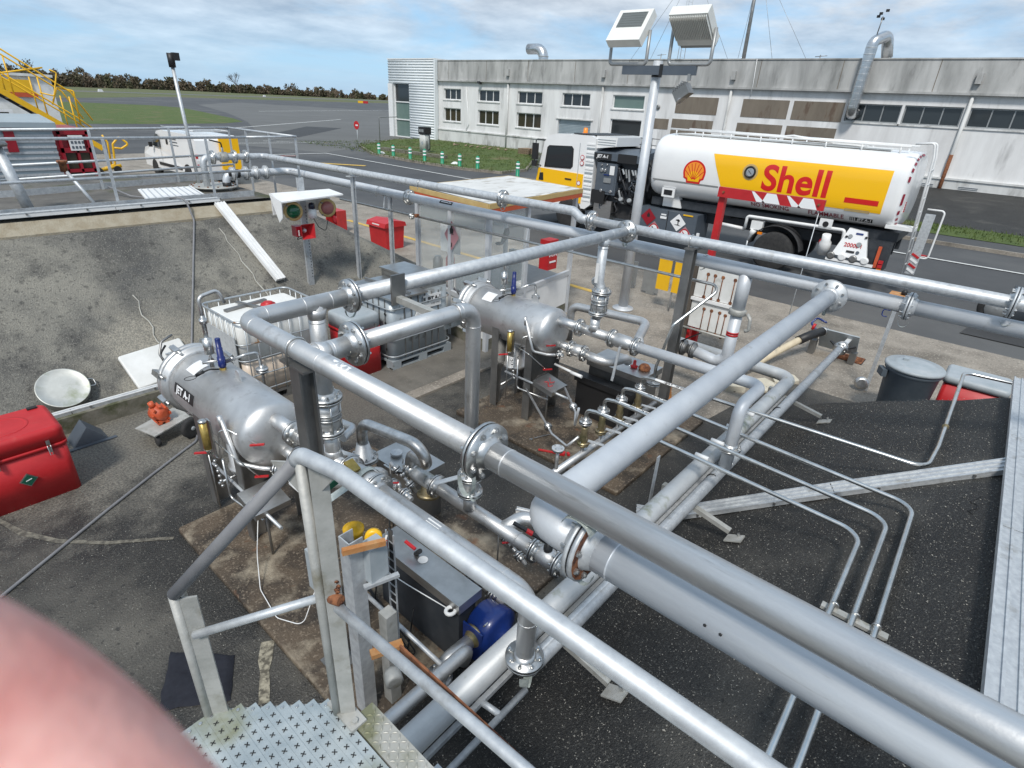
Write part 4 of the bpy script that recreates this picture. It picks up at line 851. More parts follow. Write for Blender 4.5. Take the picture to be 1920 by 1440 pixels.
b = B(); b.box(-2, 7.0, 1.375, 1.405, .585, .62); tag(b.build('cable_channel', 'galv'), 'narrow cable channel between the two lower pipes', 'channel')
# S and T risers
t = pipe('outlet_run', 'grey pipe from the far skid turning down onto the slim pipe', [(5.29, 2.62, 1.38), (5.29, 1.26, 1.4), (4.78, 1.27, 1.38), (4.78, 1.27, .72)], .058, 'silver_paint', .12, n=18)
flange(t, (4.78, 1.27, .93), (0, 0, 1), .056, .1); B().cyl((4.78, 1.27, .92), (4.78, 1.27, .74), .05).build('lower_leg', 'mossy_paint', t)
B().add([V((5.29-.06*math.sin(a), y, 1.37+.06*math.cos(a))) for a in (.1, .5) for y in (2.35, 2.05)], [(0, 1, 3, 2)], True).build('tape', 'white', t)
t = thing('wafer_valve', 'wafer valve with pale lever on the far skid outlet', 'valve', (5.29, 2.75, 1.25)); flange(t, (5.29, 2.94, 1.39), (0, 1, 0), r1, .105); flange(t, (5.29, 2.64, 1.38), (0, 1, 0), r1, .105)
B().lathe((5.29, 2.93, 1.39), (0, -1, 0), [(0, .05), (.04, .08), (.2, .08), (.28, .05)], 18).build('body', 'steel', t); B().beam((5.2, 2.78, 1.36), (5.16, 2.8, .95), .028, .012).build('lever', 'galv', t)
t = pipe('swan_neck', 'dull loop pipe behind far riser curling back to the valve', [(5.92, 3.95, .9), (5.92, 3.95, 1.38), (5.92, 2.86, 1.45), (5.45, 2.7, 1.42), (5.33, 2.62, 1.4)], .052, 'steel', [.12, .16, .12], 16)
B().add([V((5.92-.053*math.sin(a), y, 1.41+.053*math.cos(a))) for a in (.1, .6) for y in (3.3, 3.05)], [(0, 1, 3, 2)], True).build('tape', 'white', t)
# drop from header B to a valve
t = pipe('drop_pipe', 'grey drop pipe with red band and clamp below lower header', [(XB+.03, 1.9, 1.8), (XB+.03, 1.9, 1.24), (XB+.03, 2.02, 1.18), (XB+.03, 2.32, 1.22)], r2*.9, 'silver_paint', .1)
B().lathe((XB+.03, 1.9, 1.55), (0, 0, 1), [(-.025, r2*.93), (-.003, r2*.93), (-.003, r2*.9), (.003, r2*.9), (.003, r2*.93), (.025, r2*.93)], 18).build('red_band', 'red', t)
B().lathe((XB+.03, 1.9, 1.8), (0, 0, 1), [(-.035, r2), (-.025, r2*1.35), (.0, r2*1.2), (.025, r2*1.35), (.035, r2)], 20).build('clamp_joint', 'galv_old', t)
B().tube(fillet([(XB+.03, 1.79, 1.8), (XB+.0, 1.74, 1.76), (XB, 1.73, 1.64), (XB, 1.77, 1.62)], .04), .018, 8).build('clamp_lever', 'galv_old', t)
for y in (2.3, 2.42, 2.55): flange(t, (XB+.03, y, 1.22), (0, 1, 0), r2*.8, .095, bolts=False, m='steel_dark')
B().beam((XB, 2.45, 1.3), (XB-.1, 2.2, 1.5), .025, .012).build('valve_lever', 'black', t)
# feet under the low pipes on the bank
for i, (x, lab) in enumerate(((2.28, 'steel pipe foot on bank under the slim pipe near landing'), (4.25, 'rusty steel pipe foot on bank beside diagonal tray'), (7.15, 'steel pipe foot near the far end of asphalt bank'))):
    zf = right_h(x, .85); t = thing('support_foot', lab, 'support', (x, 1.0, zf))
    B().beam((x, .95, zf+.05), (x, 1.5, .56), .05, .04).build('arm', 'galv_old', t); B().cbox((x, .9, zf+.0), (.11, .15, .012), Matrix.Rotation(R(-26.5), 3, 'X')).build('foot_plate', 'galv_old', t)
    B().box(x-.03, x+.03, 1.55, 1.62, -.02, .62).build('post', 'galv_old', t); B().hexbolt((x+.03, .87, zf+.02), (0, .45, .9), .014, .03).build('bolt', 'steel_bright', t)
# flat stay post below E
tag(B().box(4.0, 4.05, 1.62, 1.63, .1, 1.02).build('stay_strip', 'galv'), 'upright galvanised strip among the low pipes', 'bracket')
# meters
HZ, HY = .45, 2.58
t = pipe('meter_header', 'stainless header pipe carrying the row of line valves', [(3.55, HY, HZ), (6.25, HY, HZ)], .038, 'steel', n=16)
B().cyl((3.88, HY, HZ), (3.88, HY, .72), .018, n=10).build('stub', 'steel', t)
b = B(); b.lathe((3.88, HY, .7), (0, 0, 1), [(0, .055), (.016, .055), (.018, .062), (.034, .062)], 20); fl = b.build('blind_flange', 'galv', t)
for k in range(4): B().hexbolt((3.88+.042*math.cos(R(90*k)), HY+.042*math.sin(R(90*k)), .734), (0, 0, 1), .009, .01).build('bolt', 'steel_bright', fl)
ends = {0: [(4.2, .06, 1.0), (2.1, .03, 1.0), (.8, .03, 1.0)], 1: [(4.53, -.06, 1.0), (2.2, -.09, 1.0), (.8, -.09, 1.0)], 2: [(4.88, -.18, 1.0), (2.48, -.21, 1.0), (2.58, -.42, 1.0), (2.5, -1.4, 1.0)], 3: [(5.57, -.17, 1.02), (6.1, -.2, 1.02), (8.4, -.2, 1.05), (8.6, -1.8, 1.05)]}
for k, (x, num) in enumerate(((4.33, '5.07'), (4.67, '7.24'), (5.04, '7.57'), (5.45, '7.68'))):
    s_ = thing('line_valve', ('bronze line valve nearest the stub flange', 'bronze line valve second along the header from stub flange', 'bronze line valve third along header from the stub flange', 'bronze line valve beside the steel pump cabinet at header end')[k], 'valve', (x, HY, HZ), 'line valves on the meter header')
    B().cyl((x, HY, HZ), (x, HY, .58), .018, n=10).build('stem', 'steel', s_)
    B().lathe((x, HY, .57), (0, 0, 1), [(0, .03), (.02, .045), (.06, .032), (.1, .045), (.14, .032), (.2, .04), (.22, .03)], 16).build('body', 'bronze', s_)
    flange(s_, (x, HY, .585), (0, 0, 1), .024, .062, n=4, m='bronze'); flange(s_, (x, HY, .84), (0, 0, 1), .024, .066, n=4)
    B().beam((x+.03, HY-.04, .62), (x+.1, HY-.19, .6), .045, .004).build('lever', 'galv', s_)
    u_ = pipe('line_tube', ('small bright tube nearest the stub flange, first of four', 'small bright tube second from stub flange, bending across the bank', 'small bright tube third from the stub flange, outermost bend on bank', 'small bright tube turning along the crest beside the pale tray')[k], [(x, HY, .86), (x, HY, .98), (x, HY-.12, 1.0)] + ends[k], .0195, 'tube_steel', [.055, .02, .16] + [.12]*4, 10)
    yl = 2.18; m_ = (lambda xx: (lambda a, c: V((xx-.0212*math.sin(.5-c/.0205), yl-a, 1.0+.0212*math.cos(.5-c/.0205)))))(x)
    b = B()
    for i in range(4): v0, v1 = -.017+.034*i/4, -.017+.034*(i+1)/4; b.add([m_(-.23, v0), m_(.23, v0), m_(.23, v1), m_(-.23, v1)], [(0, 1, 2, 3)], True)
    b.build('label_sleeve', 'white', u_); text(u_, 'label_text', 'Ligne %d  %s mm' % (k+1, num), 'black', (lambda mm: (lambda a, c: mm(a, c)+V((-.001, 0, .0014))))(m_), .036, bold=.001)
    B().tube([(x, 1.42, 1.0), (x, 1.3, 1.0)], .0215, 10).build('tape', 'white', u_)
    if k < 3: B().lathe((3.32, [.035, -.085, -.2][k], 1.0), (1, 0, 0), [(-.006, .028), (.006, .028)], 12).build('clip', 'steel_bright', u_)
    else: B().lathe((6.6, -.2, 1.03), (1, 0, 0), [(-.008, .03), (.008, .03)], 12).build('clip', 'bronze', u_)
t = thing('clip_rail', 'small angle rail clipping three tubes to the bank', 'bracket', (3.32, -.1, .85)); B().box(3.29, 3.34, -.27, .1, .955, .978).build('rail', 'galv_old', t); b = B(); b.box(3.3, 3.33, -.25, -.23, .8, .955).box(3.3, 3.33, .05, .07, .75, .955); b.build('legs', 'galv_old', t)
# second small line from the tray to the first stack
t = pipe('thin_pipe', 'thin drain line with small flanges crossing the rusty pad of far skid', [(5.0, 3.9, .5), (4.36, 3.0, .5), (4.25, 2.72, .52), (4.3, 2.62, .66)], .014, 'steel', .03, n=8); flange(t, (4.45, 3.12, .5), (.58, .82, 0), .016, .045, n=4)
t = pipe('thin_pipe', 'thin vapour line with small flanges beside the far skid cabinet', [(4.9, 3.25, .78), (4.55, 2.85, .76), (4.36, 2.72, .72), (4.3, 2.66, .98)], .013, 'steel', .03, n=8); flange(t, (4.62, 2.93, .765), (.65, .75, 0), .016, .045, n=4)
# steel cabinets around the pumps
def cabinet(label, x0, x1, y0, y1, z0, z1, m='steel_brushed', sidem='steel_dark', face=None):
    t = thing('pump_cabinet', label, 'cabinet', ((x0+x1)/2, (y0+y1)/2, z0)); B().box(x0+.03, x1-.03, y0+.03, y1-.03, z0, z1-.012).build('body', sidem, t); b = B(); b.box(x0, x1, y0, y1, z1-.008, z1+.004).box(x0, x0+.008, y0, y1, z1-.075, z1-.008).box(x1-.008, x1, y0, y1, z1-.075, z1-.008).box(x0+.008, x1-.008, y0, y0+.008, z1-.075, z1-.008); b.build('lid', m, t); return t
t = cabinet('steel pump cabinet with bolted cap and loose fittings on its lid', 2.62, 3.02, 3.26, 3.86, .055, .64)
B().lathe((2.78, 3.68, .645), (0, 0, 1), [(0, .05), (.02, .05), (.022, .058), (.034, .058)], 18).build('cap', 'galv', t)
for p in ((2.72, 3.5, .66), (2.76, 3.44, .66), (2.82, 3.4, .66)): B().hexbolt(p, (.4, .3, .6), .018, .05).build('fitting', 'steel_bright', t)
B().box(2.58, 2.6, 3.3, 3.62, .4, .66).build('side_flap', 'steel_brushed', t)
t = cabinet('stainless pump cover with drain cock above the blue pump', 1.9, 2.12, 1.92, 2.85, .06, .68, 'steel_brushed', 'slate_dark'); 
B().cyl((2.02, 2.5, .69), (2.02, 2.45, .75), .018).build('cock', 'black', t); B().beam((2.0, 2.48, .76), (1.99, 2.58, .78), .022, .014).build('cock_handle', 'red', t); B().lathe((2.02, 2.42, .686), (0, 0, 1), [(0, .04), (.002, .035)], 12).build('seal_patch', 'white', t)
t = cabinet('steel pump cabinet beside the meters with brown bag on lid', 5.8, 6.3, 2.72, 3.55, .055, .78)
B().lathe((6.02, 2.98, .785), (0, 0, 1), [(0, .04), (.02, .05), (.03, .02), (.09, .02), (.1, .012)], 14).build('grease_fitting', 'red', t); B().lathe((6.05, 2.85, .785), (0, 0, 1), [(0, .07), (.03, .08), (.07, .05), (.085, .01)], 14).build('bag', 'rust', t)
t = cabinet('black open pump bay behind the far skid legs', 5.62, 5.78, 2.75, 3.6, .055, .6, 'black', 'black')
# blue pump
t = thing('pump', 'dark blue pump with flanged suction below stainless cover', 'pump', (2.1, 1.8, .06))
B().lathe((2.12, 1.94, .4), (0, -1, 0), [(0, .13), (.02, .15), (.1, .15), (.12, .17), (.2, .17), (.22, .13), (.26, .06), (.3, .06)], 24).build('volute', 'blue', t)
b = B(); b.box(2.03, 2.2, 1.7, 1.95, .06, .28); [b.box(2.1-.15+.06*k, 2.1-.14+.06*k, 1.75, 1.93, .25, .5) for k in range(5)]; b.build('foot', 'blue', t); B().cbox((2.03, 1.78, .53), (.06, .01, .03), Matrix.Rotation(.5, 3, 'X')).build('data_plate', 'steel_bright', t)
B().lathe((1.98, 1.84, .4), (-1, 0, 0), [(0, .1), (.02, .1), (.02, .07), (.06, .05)], 20).build('suction_flange', 'bronze', t)
B().tube(fillet([(1.93, 1.84, .4), (1.72, 1.86, .38), (1.7, 1.9, .2)], .07), .05, 14).build('suction_elbow', 'steel', t); flange(t, (1.7, 1.9, .2), (0, .1, -1), .05, .09, n=6)
B().tube([V((1.88, 1.98, .62))+V((.035*math.cos(R(a)), .03*math.sin(R(a)), .0)) for a in range(0, 360, 30)], .014, 7, closed=True).build('lamp_ring', 'white', t); B().tube(fillet([(1.88, 2.0, .62), (1.78, 2.3, .7), (1.7, 2.55, .78), (1.62, 2.6, .75)], .1), .004, 5).build('cable', 'white', t)

# small-bore clutter round the near skid: drain cocks, cables and short spool pieces
rc = random.Random(31)
for i, (p, q_, r_, lab) in enumerate((((2.2, 3.05, .98), (2.2, 2.75, .95), .022, 'short steel spool with red cock beside wafer valve'), ((2.42, 3.3, .92), (2.5, 3.05, .7), .016, 'thin steel sampling line above the cabinet lid'), ((2.72, 2.3, .6), (2.66, 1.95, .5), .018, 'short drain spool under the manifold branch'), ((2.3, 2.3, .5), (2.3, 1.85, .45), .03, 'steel spool between blue pump and manifold'))):
    t = thing('spool_piece', lab, 'pipe', p); p, q_ = V(p), V(q_); d = (q_-p).normalized(); B().tube([p, q_], r_, 10).build('tube', 'steel', t); flange(t, p.lerp(q_, .25), d, r_, r_*2.4, n=4); flange(t, p.lerp(q_, .75), d, r_, r_*2.4, n=4)
    m_ = p.lerp(q_, .5); B().lathe(m_, (0, 0, 1), [(0, r_*1.2), (r_*2, r_*.9), (r_*3, r_*.5)], 10).build('cock_body', 'steel_bright', t); B().beam(m_+V((0, 0, r_*3)), m_+V((-.07, .05, r_*3.3)), .014, .008).build('cock_handle', ('red', 'black', 'red', 'galv')[i], t); B().tube([p+V((0, 0, -r_)), V((p.x, p.y, .06))], .008, 6).build('prop', 'steel_dark', t)
for i in range(5):
    y = 2.3+.22*i; tag(B().tube(fillet([(1.56, 2.14+.01*i, .3), (1.6+.04*i, 2.2, .075+.008*i), (1.75+.05*i, y, .07), (1.86, y+.1, .07), (1.9, y+.1, .3)], .08), .006+.002*(i % 2), 6).build('floor_cable', 'black'), ('black cable looping from stand to blue pump', 'black cable looping from stand under the pump cover', 'black cable from stand to the drain cock side of cover', 'black cable from stand towards the yellow actuator', 'black cable from stand to far end of pump cover')[i], 'cable')
t = thing('relief_line', 'bent steel relief line rising beside the near riser valve', 'pipe', (2.05, 3.45, .9)); B().tube(fillet([(2.1, 3.6, .7), (2.1, 3.6, 1.35), (2.1, 3.3, 1.4), (1.95, 3.22, 1.4)], .07), .03, 12).build('tube', 'steel', t); flange(t, (2.1, 3.6, 1.0), (0, 0, 1), .03, .075, n=4); B().beam((2.1, 3.56, 1.06), (2.2, 3.42, 1.02), .045, .006).build('lever', 'galv', t)
# ------------------------------------------------------------------ access landing and handrail
ZP = 1.9
t = thing('access_landing', 'galvanised access landing of punched planks with handrail over the low pipes', 'platform', (.3, .6, 0))
rl = random.Random(5)
for k in range(13):
    x = .135+k*.0335; yend = 1.405-(x-.31)*.95 if x > .29 else 1.42
    x1 = x+.0332; b = B(); z0 = ZP+rl.uniform(-.0015, .0015); b.box(x, x1, -.9, yend, z0-.03, z0); pk = b.build('plank', 'plank', t)
    B().lathe((x+.016, yend-.015, z0), (0, 0, 1), [(0, .006), (.003, .005)], 8).build('rivet', 'steel_bright', pk)
    b = B(); y = yend-.05-(k % 2)*.018
    while y > .25:
        for a in (.785+rl.uniform(-.2, .2), 2.356+rl.uniform(-.2, .2)):
            d = V((math.cos(a), math.sin(a), 0))*.0085; s_ = V((-d.y, d.x, 0)).normalized()*.0016; c = V((x+.016, y, z0+.0012)); b.add([c-d-s_, c+d-s_, c+d+s_, c-d+s_, c+V((0, 0, .002))], [(0, 1, 4), (1, 2, 4), (2, 3, 4), (3, 0, 4)])
        y -= .036
    o = b.build('punched_stars', 'black', pk); o['kind'] = 'stuff'
B().box(.575, .66, -.9, 1.07, ZP-.05, ZP+.003).build('edge_plate', 'checker', t)
b = B(); y = 1.04; i = 0
while y > .3:
    for j in range(4):
        a = R(45 if (i+j) % 2 else -45); c = V((.588+.02*j, y, ZP+.004)); d = V((math.cos(a), math.sin(a), 0))*.009; s_ = V((-d.y, d.x, 0)).normalized()*.0028; b.add([c-d-s_, c+d-s_, c+d+s_, c-d+s_, c+V((0, 0, .0025))], [(0, 1, 4), (1, 2, 4), (2, 3, 4), (3, 0, 4)])
    y -= .021; i += 1
o = b.build('tread_bars', 'checker', t); o['kind'] = 'stuff'
b = B(); b.beam((.3, 1.425, ZP-.06), (.585, 1.155, ZP-.06), .012, .1); b.beam((.58, 1.13, ZP-.06), (.585, -.9, ZP-.06), .04, .09); b.build('edge_beam', 'galv_old', t)
def angle_post(x, y, z0, z1, rot):
    b = B(); m_ = Matrix.Rotation(rot, 3, 'Z')
    for c, s_ in (((.02, 0), (.046, .007)), ((-.0, .022), (.007, .044))):
        o = m_ @ V((c[0], c[1], 0)); b.cbox((x+o.x, y+o.y, (z0+z1)/2), (s_[0], s_[1], z1-z0), m_)
    return b
p1 = angle_post(.568, 1.105, ZP-.04, 2.885, R(-35)).build('post', 'galv_old', t)
b = B(); b.tube([(.565, 1.125, ZP), (.56, 1.13, 2.88)], .015, 12); b.build('post', 'galv_old', t)
angle_post(.295, 1.41, ZP-.12, 2.41, R(-35)).build('post', 'galv_old', t)
B().tube([(.283, 1.42, ZP-.1), (.283, 1.42, 2.42)], .014, 10).build('post', 'galv_old', t)
b = B(); b.prism([(0, 0), (.12, 0), (.02, -.11), (0, -.11)], lambda a, c: V((.585, 1.13-a, 2.885+c)), lambda a, c: V((.591, 1.13-a, 2.885+c))); b.build('gusset', 'galv_old', t)
b = B(); b.prism([(0, 0), (.07, 0), (.0, -.1)], lambda a, c: V((.555-a*.6, 1.14+a*.7, 2.875+c)), lambda a, c: V((.559-a*.6, 1.144+a*.7, 2.875+c))); b.build('gusset', 'galv_old', t)
hr = B().tube(fillet([(.558, 1.145, 2.875), (.562, 1.13, 2.9), (.585, 1.0, 2.902), (.605, -.9, 2.9)], .03), .0205, 18).build('top_rail', 'galv', t)
B().tube([(.562, 1.14, 2.885), (.285, 1.42, 2.425)], .0185, 14).build('stair_rail', 'hose_grey', t)
mr = B().tube([(.585, 1.08, 2.395), (.61, .4, 2.4), (.62, -.9, 2.4)], .0155, 14).build('mid_rail', 'galv', t)
B().lathe((.583, 1.1, 2.42), (.25, -1, .1), [(-.012, .014), (0, .0185), (.02, .0175), (.032, .0158)], 12).build('rust_patch', 'rust', t)
b = B(); 
for k in range(26):
    a = rl.uniform(0, 6.28); rr = .03*math.sqrt(rl.random()); b.lathe((.5905+rl.uniform(0, .001), 1.085+rr*math.cos(a)*.7, 2.44+rr*math.sin(a)*1.6), (-.5, -.8, 0), [(0, rl.uniform(.004, .009)), (.002, .001)], 6)
b.build('rust_flakes', 'rust', t)
B().tube([(.57, 1.13, 2.41), (.3, 1.395, 2.27)], .0125, 12).build('mid_rail', 'galv', t)
b = B(); b.box(.628, .634, -.3, .86, 2.362, 2.385); b.build('flat_bar', 'rust', t)
b = B(); b.box(.555, .61, 1.03, 1.17, ZP+.0, ZP+.012); b.hexbolt((.58, 1.05, ZP+.012), (0, 0, 1), .01, .01); b.build('foot_plate', 'galv_old', t)
for x, y in ((.15, -.8), (.6, -.8), (.58, .95)): B().beam((x, y, right_h(x, y)-.05), (x, y, ZP-.06), .06, .06).build('leg', 'galv_old', t)
# ------------------------------------------------------------------ instrument stand behind the rail post
t = thing('instrument_stand', 'galvanised channel stand with orange brackets beside the near skid', 'stand', (1.3, 2.2, 0))
b = B(); b.box(1.255, 1.262, 2.12, 2.22, 0, 1.52).box(1.262, 1.345, 2.12, 2.127, 0, 1.52).box(1.262, 1.345, 2.213, 2.22, 0, 1.52); b.build('channel_post', 'galv', t)
b = B(); b.box(1.42, 1.5, 2.06, 2.14, 0, .86); b.build('channel_post', 'galv_old', t)
B().beam((1.2, 2.1, 1.52), (1.42, 2.02, 1.5), .03, .035).build('bracket', 'orange_rust', t); B().beam((1.19, 1.9, .9), (1.36, 1.83, .9), .05, .03).build('bracket', 'orange_rust', t)
B().box(1.34, 1.46, 2.06, 2.16, 1.2, 1.45).build('junction_box', 'lid_grey', t); B().beam((1.3, 2.08, 1.2), (1.5, 2.02, 1.2), .03, .02).build('bracket', 'galv', t)
B().lathe((1.47, 2.2, 1.4), (-.6, -.7, .3), [(0, .05), (.03, .05), (.035, .03)], 20).build('yellow_button', 'yellow', t); B().cbox((1.5, 2.14, 1.3), (.12, .012, .14), Matrix.Rotation(.7, 3, 'Z')).build('notice', 'white', t); B().cbox((1.495, 2.13, 1.34), (.07, .012, .05), Matrix.Rotation(.7, 3, 'Z')).build('notice_band', 'red', t)
b = B(); [b.beam((1.55+.0, 2.12+dx, .3), (1.55, 2.12+dx, 1.4), .008, .008) for dx in (0, .07)]; [b.beam((1.55, 2.12, .35+.07*k), (1.55, 2.19, .35+.07*k), .006, .006) for k in range(15)]; b.build('cable_ladder', 'galv', t)
b = B(); [b.tube([(1.556, 2.135+.012*k, .25), (1.556, 2.14+.01*k, 1.42)], .005, 6) for k in range(4)]; b.build('cables', 'black', t)
B().lathe((1.36, 1.96, .55), (-.4, -.9, 0), [(0, .04), (.03, .055), (.09, .055), (.1, .04)], 16).build('conduit_fitting', 'galv_old', t)
b = B(); b.tube([(1.64, 2.75, .5), (1.62, 1.76, .5)], .016, 10); tag(b.build('thin_pipe', 'galv'), 'thin pale pipe between instrument stand and stainless cover', 'pipe')
t = thing('junction_box', 'grey junction box with white cable beside the saddle of near skid', 'junction box', (1.5, 2.92, .2)); B().box(1.44, 1.56, 2.83, 3.03, .42, .78).build('box', 'lid_grey', t); B().box(1.48, 1.52, 2.9, 2.96, .055, .42).build('stem', 'galv_old', t); B().tube(fillet([(1.47, 2.95, .5), (1.33, 3.0, .12), (1.25, 3.25, .07), (1.3, 3.6, .075), (1.42, 3.85, .2), (1.5, 3.9, .5)], .12), .004, 6).build('cable', 'white', t)
t = thing('actuator', 'yellow actuator with dark bottle beside the steel column', 'actuator', (1.72, 2.8, .8)); B().lathe((1.72, 2.82, .8), (0, 0, 1), [(0, .05), (.02, .065), (.1, .065), (.1, .075), (.13, .075), (.13, .05), (.16, .03)], 20).build('housing', 'yellow', t); B().lathe((1.6, 2.92, .86), (0, 0, 1), [(0, .022), (.16, .022), (.17, .016), (.2, .016), (.205, .024), (.23, .024)], 14).build('bottle', 'lid_grey', t); B().cyl((1.72, 2.82, .2), (1.72, 2.82, .86), .03).build('stem', 'steel_dark', t)
# ------------------------------------------------------------------ containers
def ibc(x0, y0, label, tank, fill, first):
    w, d, h = 1.2, 1.0, 1.16; t = thing('container', label, 'container', (x0+w/2, y0+d/2, 0))
    b = B(); b.box(x0, x0+w, y0, y0+d, .1, .13)
    for cx_ in (x0+.08, x0+w/2, x0+w-.08):
        for cy in (y0+.08, y0+d/2, y0+d-.08): b.box(cx_-.08, cx_+.08, cy-.08, cy+.08, 0, .1)
    for cy in (y0+.05, y0+d-.05): b.box(x0, x0+w, cy-.04, cy+.04, 0, .018)
    b.build('pallet', 'ibc_grey' if not first else 'steel_dark', t)
    zt = h-.03
    if first:
        B().bevbox(x0+.03, x0+w-.03, y0+.03, y0+d-.03, .13, .6, r=.1, n=4, top=False).build('tank_lower', 'ibc_fill', t)
        B().bevbox(x0+.03, x0+w-.03, y0+.03, y0+d-.03, .6, zt-.02, r=.1, n=4).build('tank', 'ibc_white', t)
        B().lathe((x0+w*.56, y0+d*.5, zt-.03), (0, 0, 1), [(0, .1), (.03, .1), (.05, .09), (.055, .06), (.07, .06), (.075, .05)], 24).build('fill_cap', 'red', t)
        b = B(); b.beam((x0+.15, y0+.62, zt+.0), (x0+.75, y0+.72, zt+.0), .06, .03).beam((x0+.4, y0+.82, zt+.015), (x0+.55, y0+.4, zt+.01), .05, .02); b.build('top_bar', 'steel_dark', t)
        ts = .018
        # tubular cage
        def ring(z, mr=.012):
            pts = []
            for cx_, cy, a0 in ((x0+w-.1, y0+d-.1, 0), (x0+.1, y0+d-.1, 90), (x0+.1, y0+.1, 180), (x0+w-.1, y0+.1, 270)):
                for k in range(6): a = R(a0+18*k); pts.append((cx_+.1*math.cos(a), cy+.1*math.sin(a), z))
            B().tube(pts, mr, 8, closed=True).build('cage_ring', 'cage', t)
        for z in (.2, .42, .64, .86): ring(z, .009)
        ring(h, .014)
        for k in range(8):
            x = x0+.09+(w-.18)*k/7
            for y in (y0, y0+d): B().tube([(x, y, .13), (x, y, h)], .008, 7).build('cage_bar', 'cage', t)
        for k in range(6):
            y = y0+.12+(d-.24)*k/5
            for x in (x0, x0+w): B().tube([(x, y, .13), (x, y, h)], .008, 7).build('cage_bar', 'cage', t)
        B().box(x0-.012, x0-.006, y0+.1, y0+d-.1, .5, .95).build('side_plate', 'galv', t)
    else:
        # sheet steel sides pressed in vertical panels
        B().bevbox(x0+.02, x0+w-.02, y0+.02, y0+d-.02, .13, h-.06, r=.12, n=4, top=False).build('tank', 'ibc_grey', t)
        b = B()
        for k in range(1, 7): x = x0+.13+(w-.26)*k/7; B().box(x-.008, x+.008, y0+.008, y0+.0195, .14, h-.08).build('panel_rib', 'steel_dark', t)
        for k in range(0, 6): y = y0+.15+(d-.3)*k/5; B().box(x0+.008, x0+.0195, y-.008, y+.008, .14, h-.08).build('panel_rib', 'steel_dark', t)
        for z in (.2, .47, .95):
            pts = []
            for cx_, cy, a0 in ((x0+w-.12, y0+d-.12, 0), (x0+.12, y0+d-.12, 90), (x0+.12, y0+.12, 180), (x0+w-.12, y0+.12, 270)):
                for k in range(6): a = R(a0+18*k); pts.append((cx_+.13*math.cos(a), cy+.13*math.sin(a), z))
            B().tube(pts, .011, 8, closed=True).build('cage_ring', 'cage', t)
        B().box(x0-.03, x0+w*.56, y0-.06, y0+d+.02, h-.055, h-.03).build('lid', 'steel_brushed', t)
        b = B(); b.box(x0+w*.57, x0+w+.01, y0+.1, y0+d+.15, h+.06, h+.085); b.build('raised_lid', 'steel_brushed', t); b = B(); b.box(x0+w*.58, x0+w, y0+.12, y0+d+.1, h-.06, h+.06); b.build('lid_frame', 'steel_dark', t)
        B().beam((x0+.32, y0+d+.03, h-.01), (x0+.36, y0-.02, h-.01), .03, .02).build('lid_bar', 'steel_dark', t)
        pl = B().box(x0+.62, x0+.98, y0+.0, y0+.006, .84, 1.04).build('notice', 'white', t); text(t, 'notice_text', 'II  JET A-1', 'black', planemap((x0+.8, y0-.004, .97), (1, 0, 0), (0, 0, 1)), .085, bold=.004); text(t, 'notice_text', '20.000 LITRES', 'black', planemap((x0+.86, y0-.004, .89), (1, 0, 0), (0, 0, 1)), .03)
        B().cbox((x0+.58, y0+.0, .78), (.2, .01, .14), Matrix.Rotation(R(28), 3, 'Y')).build('sheet', 'white', t)
        for z in (.3, .45, .72, .86): B().lathe((x0+.004, y0+.14, z), (-1, 0, 0), [(0, .022), (.004, .02)], 10).build('hole', 'black', t)
    return t
ibc(2.72, 6.62, 'white caged liquid container with red cap below the mound', 'ibc_white', 'ibc_fill', True)
ibc(4.77, 6.29, 'grey panelled steel container with lids beside the red box', 'ibc_grey', None, False)
def coolbox(x0, y0, w, d, h, label, lidm, cat='box', badge=None):
    t = thing('storage_box', label, cat, (x0+w/2, y0+d/2, 0))
    B().bevbox(x0, x0+w, y0, y0+d, 0, h*.72, r=.06, n=4, top=False).build('body', 'red', t); B().bevbox(x0-.012, x0+w+.012, y0-.012, y0+d+.012, h*.72, h*.77, r=.065, n=4, top=False).build('rim', 'red', t)
    lid = B().bevbox(x0-.008, x0+w+.008, y0-.008, y0+d+.008, h*.775, h, r=.07, n=4).build('lid', lidm, t)
    for fx in (.25, .8):
        b = B(); b.cbox((x0+w*fx, y0-.022, h*.82), (.03, .012, .05)).tube([(x0+w*fx-.012, y0-.025, h*.78), (x0+w*fx-.012, y0-.027, h*.64), (x0+w*fx+.012, y0-.027, h*.64), (x0+w*fx+.012, y0-.025, h*.78)], .004, 6); b.cbox((x0+w*fx, y0-.022, h*.72), (.025, .014, .06)); b.build('latch', 'steel_bright', t)
    return t, lid
t, lid = coolbox(.05, 6.22, .72, .62, .73, 'big red insulated box with green diamond label and latches', 'red')
B().cbox((.4, 6.208, .28), (.1, .012, .1), Matrix.Rotation(R(45), 3, 'Y')).build('label_frame', 'steel_dark', t); B().cbox((.4, 6.2, .28), (.082, .006, .082), Matrix.Rotation(R(45), 3, 'Y')).build('gas_label', 'green_dark', t); B().cbox((.4, 6.195, .285), (.05, .004, .006), Matrix.Rotation(R(-15), 3, 'Y')).build('label_mark', 'text_white', t)
B().lathe((.38, 6.52, .728), (0, 0, 1), [(0, .2), (.006, .195), (.006, .17), (.001, .165)], 28).build('lid_ring', 'red', lid)
B().box(.62, .7, 6.74, 6.79, .7, .745).build('hinge', 'black', t)
t, lid = coolbox(4.16, 6.42, .52, .56, .92, 'tall red box with grey lid between the two containers', 'lid_grey')
